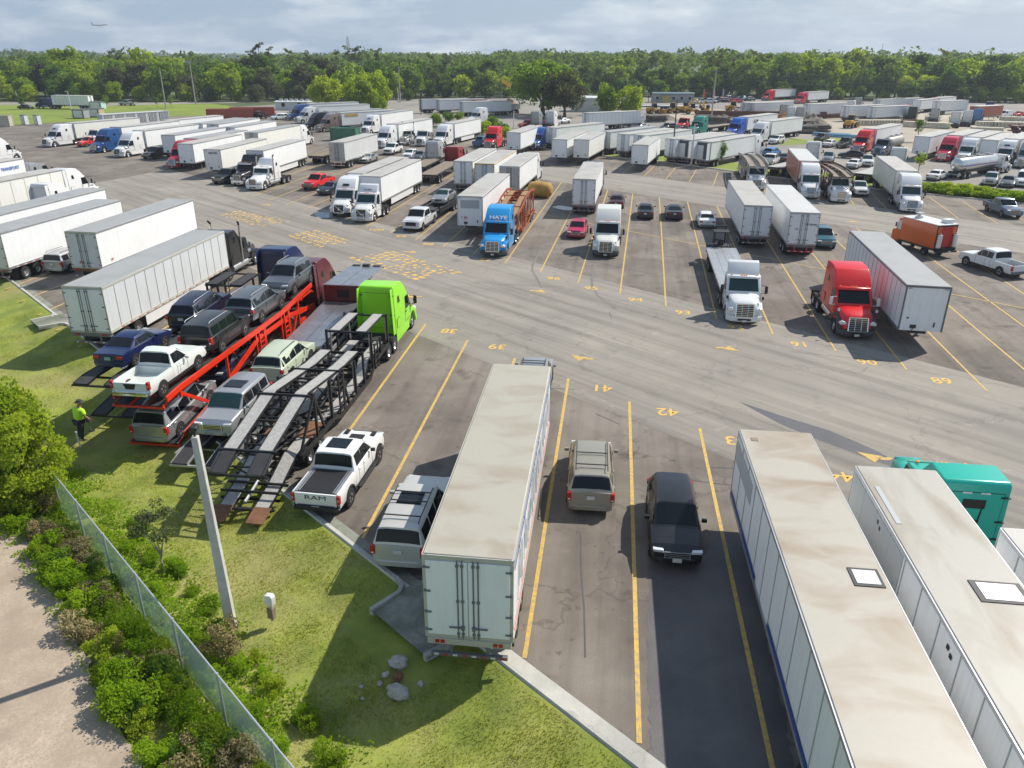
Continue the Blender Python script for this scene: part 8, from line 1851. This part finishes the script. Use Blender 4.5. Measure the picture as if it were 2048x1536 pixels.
for i in range(30):
    x, y = rl.uniform(56, 104), rl.uniform(196, 244)
    if any(abs(x - a) < 5 and abs(y - b) < 5 for _, (a, b) in B['mach']) or y < 262 - 1.05 * (x - 40) + 18 or y > 246 - .25 * (x - 60): continue
    if i % 3 == 0: spawn('concrete_girder', kit(conc_beam, 9.0), x, y, rl.uniform(-12, 8), {}, 'pale notched concrete girder lying in the sand yard', 'girder', 'concrete girders', lod=1)
    elif i % 3 == 1: B['lumber'].append([x, y])
    else:
        t = link('steel_girder', None); tag(t, 'brown steel girder lying among the stacks of the sand yard', 'girder', 'loose steel girders'); [link(nm, me, t) for nm, me, p in ibeam((x - 6, y + 1), (x + 6, y - rl.uniform(0, 2)), .9, rl.choice(['beam_brown', 'rust', 'pile_orange']), 1).parts]
for i, (x, y) in enumerate(B['lumber']):
    t = link('timber_stack', None); t.location = (x, y, 0); t.rotation_euler = (0, 0, rl.uniform(-.5, .8)); tag(t, 'dark weathered timber stack in the yard', 'timber stack', 'timber stacks'); m = MB()
    for lv in range(5):
        for q in range(7): m.bx(rl.uniform(-.4, .4), -1.5 + .5 * q + rl.uniform(-.1, .1), .2 + lv * .36, rl.uniform(4, 6), .4, .28, rl.choice(['lumber', 'lumber', 'pile_grey', 'steel']))
    link('timber', m.mesh('timber'), t)
for i, (x, y) in enumerate(B['pipes']):
    t = link('pipe_rack', None); t.location = (x, y, 0); t.rotation_euler = (0, 0, R(-30)); tag(t, 'blue pipe bundle on the grass edge', 'pipes', 'blue pipe bundles'); m = MB(); [m.tube([(-4, .35 * q, .25 + .3 * (q % 2)), (4, .35 * q, .25 + .3 * (q % 2))], .15, 'pipe_blue', 7) for q in range(6)]; link('pipe', m.mesh('pipe'), t)
x, y = B['bale']; t = link('tarp_bale', None); t.location = (x, y, 0); t.rotation_euler = (0, 0, R(-20)); tag(t, 'rounded yellow-tan bale lying behind the orange hauler', 'bale')
m = MB(); m.loft([[(yy, 1.0 * q * math.cos(a) , 1.0 + 1.0 * q * math.sin(a) * (1 if math.sin(a) > -.6 else .95)) for a in [2 * math.pi * k / 20 for k in range(20)]] for yy, q in ((-1.5, .1), (-1.48, .75), (-1.3, .95), (-.6, 1.02), (.4, 1.0), (1.2, .93), (1.45, .7), (1.5, .1))], 'bale_tan'); link('cover', m.mesh('cover', 0, 2, 45), t)
# far landmarks
t = link('control_tower', None); D_ = 2800; t.location = (-551, D_, 0); tag(t, 'pale airport control tower on the horizon', 'tower')
m = MB(); m.tube([(0, 0, 0), (0, 0, 58)], 5, 'tower_grey', 12, 4); link('shaft', m.mesh('shaft'), t); m = MB(); m.loft([[(q * math.cos(a), q * math.sin(a), z) for a in [2 * math.pi * k / 14 for k in range(14)]] for z, q in ((26, 4), (36, 6.4), (48, 7), (54, 5.6), (57, 5.8), (60, 5), (66, 3.4))], 'tower_grey'); link('cab', m.mesh('cab'), t)
t = link('antenna_mast', None); t.location = (790, 1800, 0); tag(t, 'thin lattice mast above the wood', 'mast'); m = MB(); m.tube([(0, 0, 0), (0, 0, 41)], 1.2, 'tower_grey', 5, .5); link('mast', m.mesh('mast'), t)
t = link('airliner', None); t.location = (-1040, 2130, 78); t.rotation_euler = (R(4), R(-6), R(-70)); tag(t, 'dark airliner coming in low over the wood', 'airplane')
m = MB(); m.loft([[(q * 1.9 * math.cos(a), y, q * 1.9 * math.sin(a)) for a in [2 * math.pi * k / 10 for k in range(10)]] for y, q in ((-19, .2), (-12, .8), (-5, 1), (12, 1), (17, .7), (19, .1))], 'tower_grey'); link('fuselage', m.mesh('fuselage'), t)
for sx in (-1, 1):
    m = MB(); m.prism([(sx * 1, 3), (sx * 16, -5), (sx * 16, -6.5), (sx * 1, -3.5)], -.5, .1, 'tower_grey', 'z'); link('wing', m.mesh('wing'), t); m = MB(); m.tube([(sx * 5.5, 3.5, -1.5), (sx * 5.5, -.5, -1.5)], 1.1, 'tower_grey', 8); link('engine', m.mesh('engine'), t); m = MB(); m.prism([(sx * .5, -14), (sx * 6, -18), (sx * 6, -19), (sx * .5, -18)], .4, .7, 'tower_grey', 'z'); link('tailplane', m.mesh('tailplane'), t)
m = MB(); m.prism([(-13, 1.5), (-18, 7.5), (-20, 7.5), (-18.5, 1)], -.25, .25, 'tower_grey'); link('tail_fin', m.mesh('tail_fin'), t)
rf = random.Random(6)
for i, u in enumerate([445, 455, 470, 480, 492, 505, 520, 535, 548, 560, 660, 700, 880, 890, 905, 1000, 1015]):
    D_ = rf.uniform(900, 1300); x = (u - 1024) / 1538 * D_ * 1.09; t = link('distant_building', None); t.location = (x, D_, 0); tag(t, 'tiny white building of the distant town behind the wood', 'building', 'distant town buildings'); m = MB(); q = rf.uniform(8, 20); m.box(-q, q, -8, 8, 0, rf.uniform(9, 13.5), 'far_white'); link('wall', m.mesh('wall'), t); m = MB(); m.box(-q - .5, q + .5, -8.5, 8.5, 13.51, 13.9, 'roof_grey'); link('roof', m.mesh('roof'), t)
# ------------------------------------------------------------------ trees
KO = kit(tree, 'oak', 31)
o = put('oak_tree', KO, 9.0, 246, 1.0, 'leaf_tree', 'largest oak with wide crown rising behind the red cars', 'tree', None, .5); o.scale = (1.2, 1.1, .98)
o = put('oak_tree', kit(tree, 'oak', 33), 15.0, 238, .62, 'leaf_grey', 'grey-green tree in front of the largest oak', 'tree', None, 2.0); o.scale = (.78, .7, .84)
LO = [('wide bright tree beyond the packed trailer roofs', 'leaf_bright', .95), ('bright yellow-green tree at the edge of the packed trailers', 'leaf_bright', .95), ('tall light-green tree before the dark pines', 'leaf_bright', 1.1), ('small bright tree beside the white lamp post', 'leaf_bright', .6), ('light-green tree beside the white shed', 'leaf_bright', .85), ('upright bright tree by the yellow machines', 'leaf_bright', .8), ('big green tree at the end of the bright group', 'leaf_tree', 1.1)]
for i, ((x, y, h), (l, lf, s)) in enumerate(zip(B['oaksL'], LO)):
    o = put('oak_tree' if s > .9 else 'round_tree', kit(tree, 'oak' if i in (0, 1) else 'low', 41 + i % 3), x, y, 1, lf, l, 'tree', 'bright trees among the yards', i); sc = h / (15.5 if i in (0, 1) else 9.3); o.scale = (sc * (1.0 if i in (0, 1) else .78), sc * .85, sc * 1.08)
saps = ['thin dark young tree on the verge in front of the open trailers', 'small pine top showing over the cream-door trailer', 'small young tree behind the lone trailer nose', 'bright little tree beside the hedge-end bobtail', 'dark slender tree beside the concrete girders', 'young tree beside the far road near the picture edge', 'young tree beside the tarped trailer', 'young tree beside the leaning utility pole', 'young tree between the two utility poles', 'small bush by the silver pickup on the road', 'small spiky plant by the ribbed trailer']
for i, ((x, y, h), l) in enumerate(zip(B['sap'], saps)):
    o = put('young_tree', kit(tree, 'sapling', 51 + i % 3), x, y, 1, 'leaf_bright' if i in (3,) else ('leaf_dark' if i in (0, 1, 4) else 'leaf_tree'), l, 'tree', 'young trees', i * 1.7); s = h / 4.9; o.scale = (s * (1.6 if i in (3, 5, 6) else 1), s * (1.6 if i in (3, 5, 6) else 1), s)
for i, (x, y, h) in enumerate(B['shrub']):
    o = put('small_tree', kit(tree, 'shrub', 61 + i % 2), x, y, 1, 'leaf_tree' if i % 3 else 'leaf_bright', 'small tree of the island beside the packed trailers' if i < 3 else 'small tree of the island behind the blue pickup', 'tree', 'first island trees' if i < 3 else 'second island trees', i * 2.1); s = h / 2.6; o.scale = (s, s, s)
# hedge along the kerb: clipped bushes
rh = random.Random(9)
for k in range(26):
    s = k / 25; x = 54.6 + 17 * s + rh.uniform(-.5, .5); y = 106.2 - 15.5 * s + rh.uniform(-.4, .4) + 2.2
    for j in range(2):
        o = put('hedge_bush', kit(tree, 'shrub', 61 + (k + j) % 2), x + j * 1.4, y + j * 1.5, 1, 'leaf_bright' if rh.random() < .6 else 'leaf_weed', 'bush of the hedge along the far kerb', 'bush', 'hedge bushes', rh.uniform(0, 6)); o.scale = (.95, .95, rh.uniform(.34, .5))
# the wood: individual trees in rows behind the lots
KT = [kit(tree, 'broad', 71), kit(tree, 'broad', 72), kit(tree, 'broad', 73), kit(tree, 'low', 74)]; KP = [kit(tree, 'pine', 81), kit(tree, 'pine', 82)]
rt = random.Random(21)
def front_y(x):
    if x < -110: return 312
    if x < -40: return 312 + (x + 110) * .22
    if x < 70: return 342 + (x + 40) * .22
    return 366 - (x - 70) * .28
TL = {'leaf_tree': ('mid-green tree of the wood edge', 'mid-green wood trees'), 'leaf_dark': ('dark tree of the wood edge', 'dark wood trees'), 'leaf_bright': ('yellow-green tree of the wood edge', 'yellow-green wood trees'), 'leaf_grey': ('grey-green tree of the wood edge', 'grey-green wood trees')}
for row in range(4):
    x = -285 + row * 3
    while x < 345:
        step = rt.uniform(5.5, 8.5) * (1 + .25 * row if row < 3 else 1.15); x += step
        y = front_y(x) + (row * 15 + rt.uniform(-4, 6) if row < 3 else rt.uniform(-9, -4)); right = x > 90; left = x < -60
        if left: lf = rt.choice(['leaf_bright', 'leaf_bright', 'leaf_tree', 'leaf_tree', 'leaf_grey'])
        elif right: lf = rt.choice(['leaf_tree', 'leaf_dark', 'leaf_tree', 'leaf_bright', 'leaf_bright'])
        else: lf = rt.choice(['leaf_tree', 'leaf_dark', 'leaf_tree', 'leaf_bright', 'leaf_tree', 'leaf_dark'])
        tall = (15.2 if right else (12.8 if left else 11.8)) + row * 1.1
        if -190 < x < -150 and row == 2: tall += 2
        K_ = rt.choice(KT[:3]) if not (row == 0 and rt.random() < .15) else KT[3]
        if K_ is KT[3]: tall *= .72
        if row == 3: K_ = KT[3]; tall = rt.uniform(4.5, 8.5)
        s = tall * rt.uniform(.78, 1.14) / (15 if K_ is not KT[3] else 9)
        o = put('wood_tree', K_, x, y, s, lf, TL[lf][0], 'tree', TL[lf][1], rt.uniform(0, 6)); o.scale = (s * rt.uniform(.95, 1.25), s * rt.uniform(.95, 1.25), s)
for i, (u, hh) in enumerate([(590, 22), (606, 21), (640, 20), (672, 19.5), (722, 19.5), (742, 21.5), (757, 21), (790, 20.5), (881, 18.2), (909, 18.6), (340, 19.5), (352, 19), (375, 18.8), (575, 20), (1240, 19), (1262, 19.5), (1285, 18.5), (1362, 20), (1378, 19), (1400, 18.6), (1432, 20.5), (1447, 19.5), (1460, 19), (1531, 19.5), (1590, 19), (1620, 19.2), (1755, 21), (2030, 20)]):
    D_ = 345 + (i * 37) % 40; x = (u - 1024) / 1538 * D_ * 1.08; s = (hh - 1.6) / 21.2
    o = put('pine_tree', KP[i % 2], x, D_, s, 'leaf_pine' if i % 3 else 'leaf_grey', 'tall thin pine standing out above the wood', 'tree', 'pines above the wood', i * 1.1); o.scale = (s * 1.15, s * 1.15, s)
# the wood beyond reads as one mass
def far_wood():
    r = np.random.default_rng(17); P = []; Nn = []; S_ = []
    for k in range(2600):
        D_ = 370 * (2600 / 370) ** (r.random() ** 1.15); ang = r.uniform(-.66, .66); x, y = D_ * math.tan(ang), D_
        if y < 390: continue
        hgt = (16.6 if ang > -.02 else 14) + r.normal(-.6, 2.0) + (min(1, (D_ - 370) / 500)) * .8
        if -.46 < ang + 0 < -.29 and D_ > 420: hgt -= 2.2
        rad = r.uniform(3, 6) * (1 + D_ / 900); n = 34; u = r.normal(size=(n, 3)); u[:, 2] = np.abs(u[:, 2]) * .8; u /= np.linalg.norm(u, axis=1)[:, None]
        P.append(np.array([x, y, hgt - rad * .55]) + u * rad * np.array([1, 1, .6]) * r.uniform(.7, 1.05, n)[:, None]); Nn.append(u); S_.append(np.full(n, 1.5 * (1 + D_ / 700)))
    me = leaf_mesh('far_wood', np.concatenate(P), np.concatenate(Nn), np.concatenate(S_), 3, 'leaf_far', .5); tag(link('far_wood', me), 'distant wood closing the horizon', 'wood', None, 'stuff')
leaf_material('leaf_far', [(.08, .125, .05), (.125, .18, .065), (.17, .22, .075)])
far_wood()
# ------------------------------------------------------------------ air: a closed box of thin even haze, the sky outside it
hm = bpy.data.materials.new('haze'); hm.use_nodes = True; hm.node_tree.nodes.clear()
ho = hm.node_tree.nodes.new('ShaderNodeOutputMaterial'); hv = hm.node_tree.nodes.new('ShaderNodeVolumePrincipled'); hv.inputs['Color'].default_value = (.80, .88, 1.0, 1); hv.inputs['Density'].default_value = .00021; hv.inputs['Anisotropy'].default_value = .2
hm.node_tree.links.new(hv.outputs[0], ho.inputs['Volume'])
MAT['haze'] = hm
hz = link('haze', MB().box(-3000, 3000, -120, 3100, -1.6, 96, 'haze').mesh('haze', 0, 2, 0)); hz['kind'] = 'stuff'; hz['label'] = 'thin pale haze in the air over the lots and the wood'; hz['category'] = 'haze'
S.cycles.volume_bounces = 0; S.cycles.volume_max_steps = 16
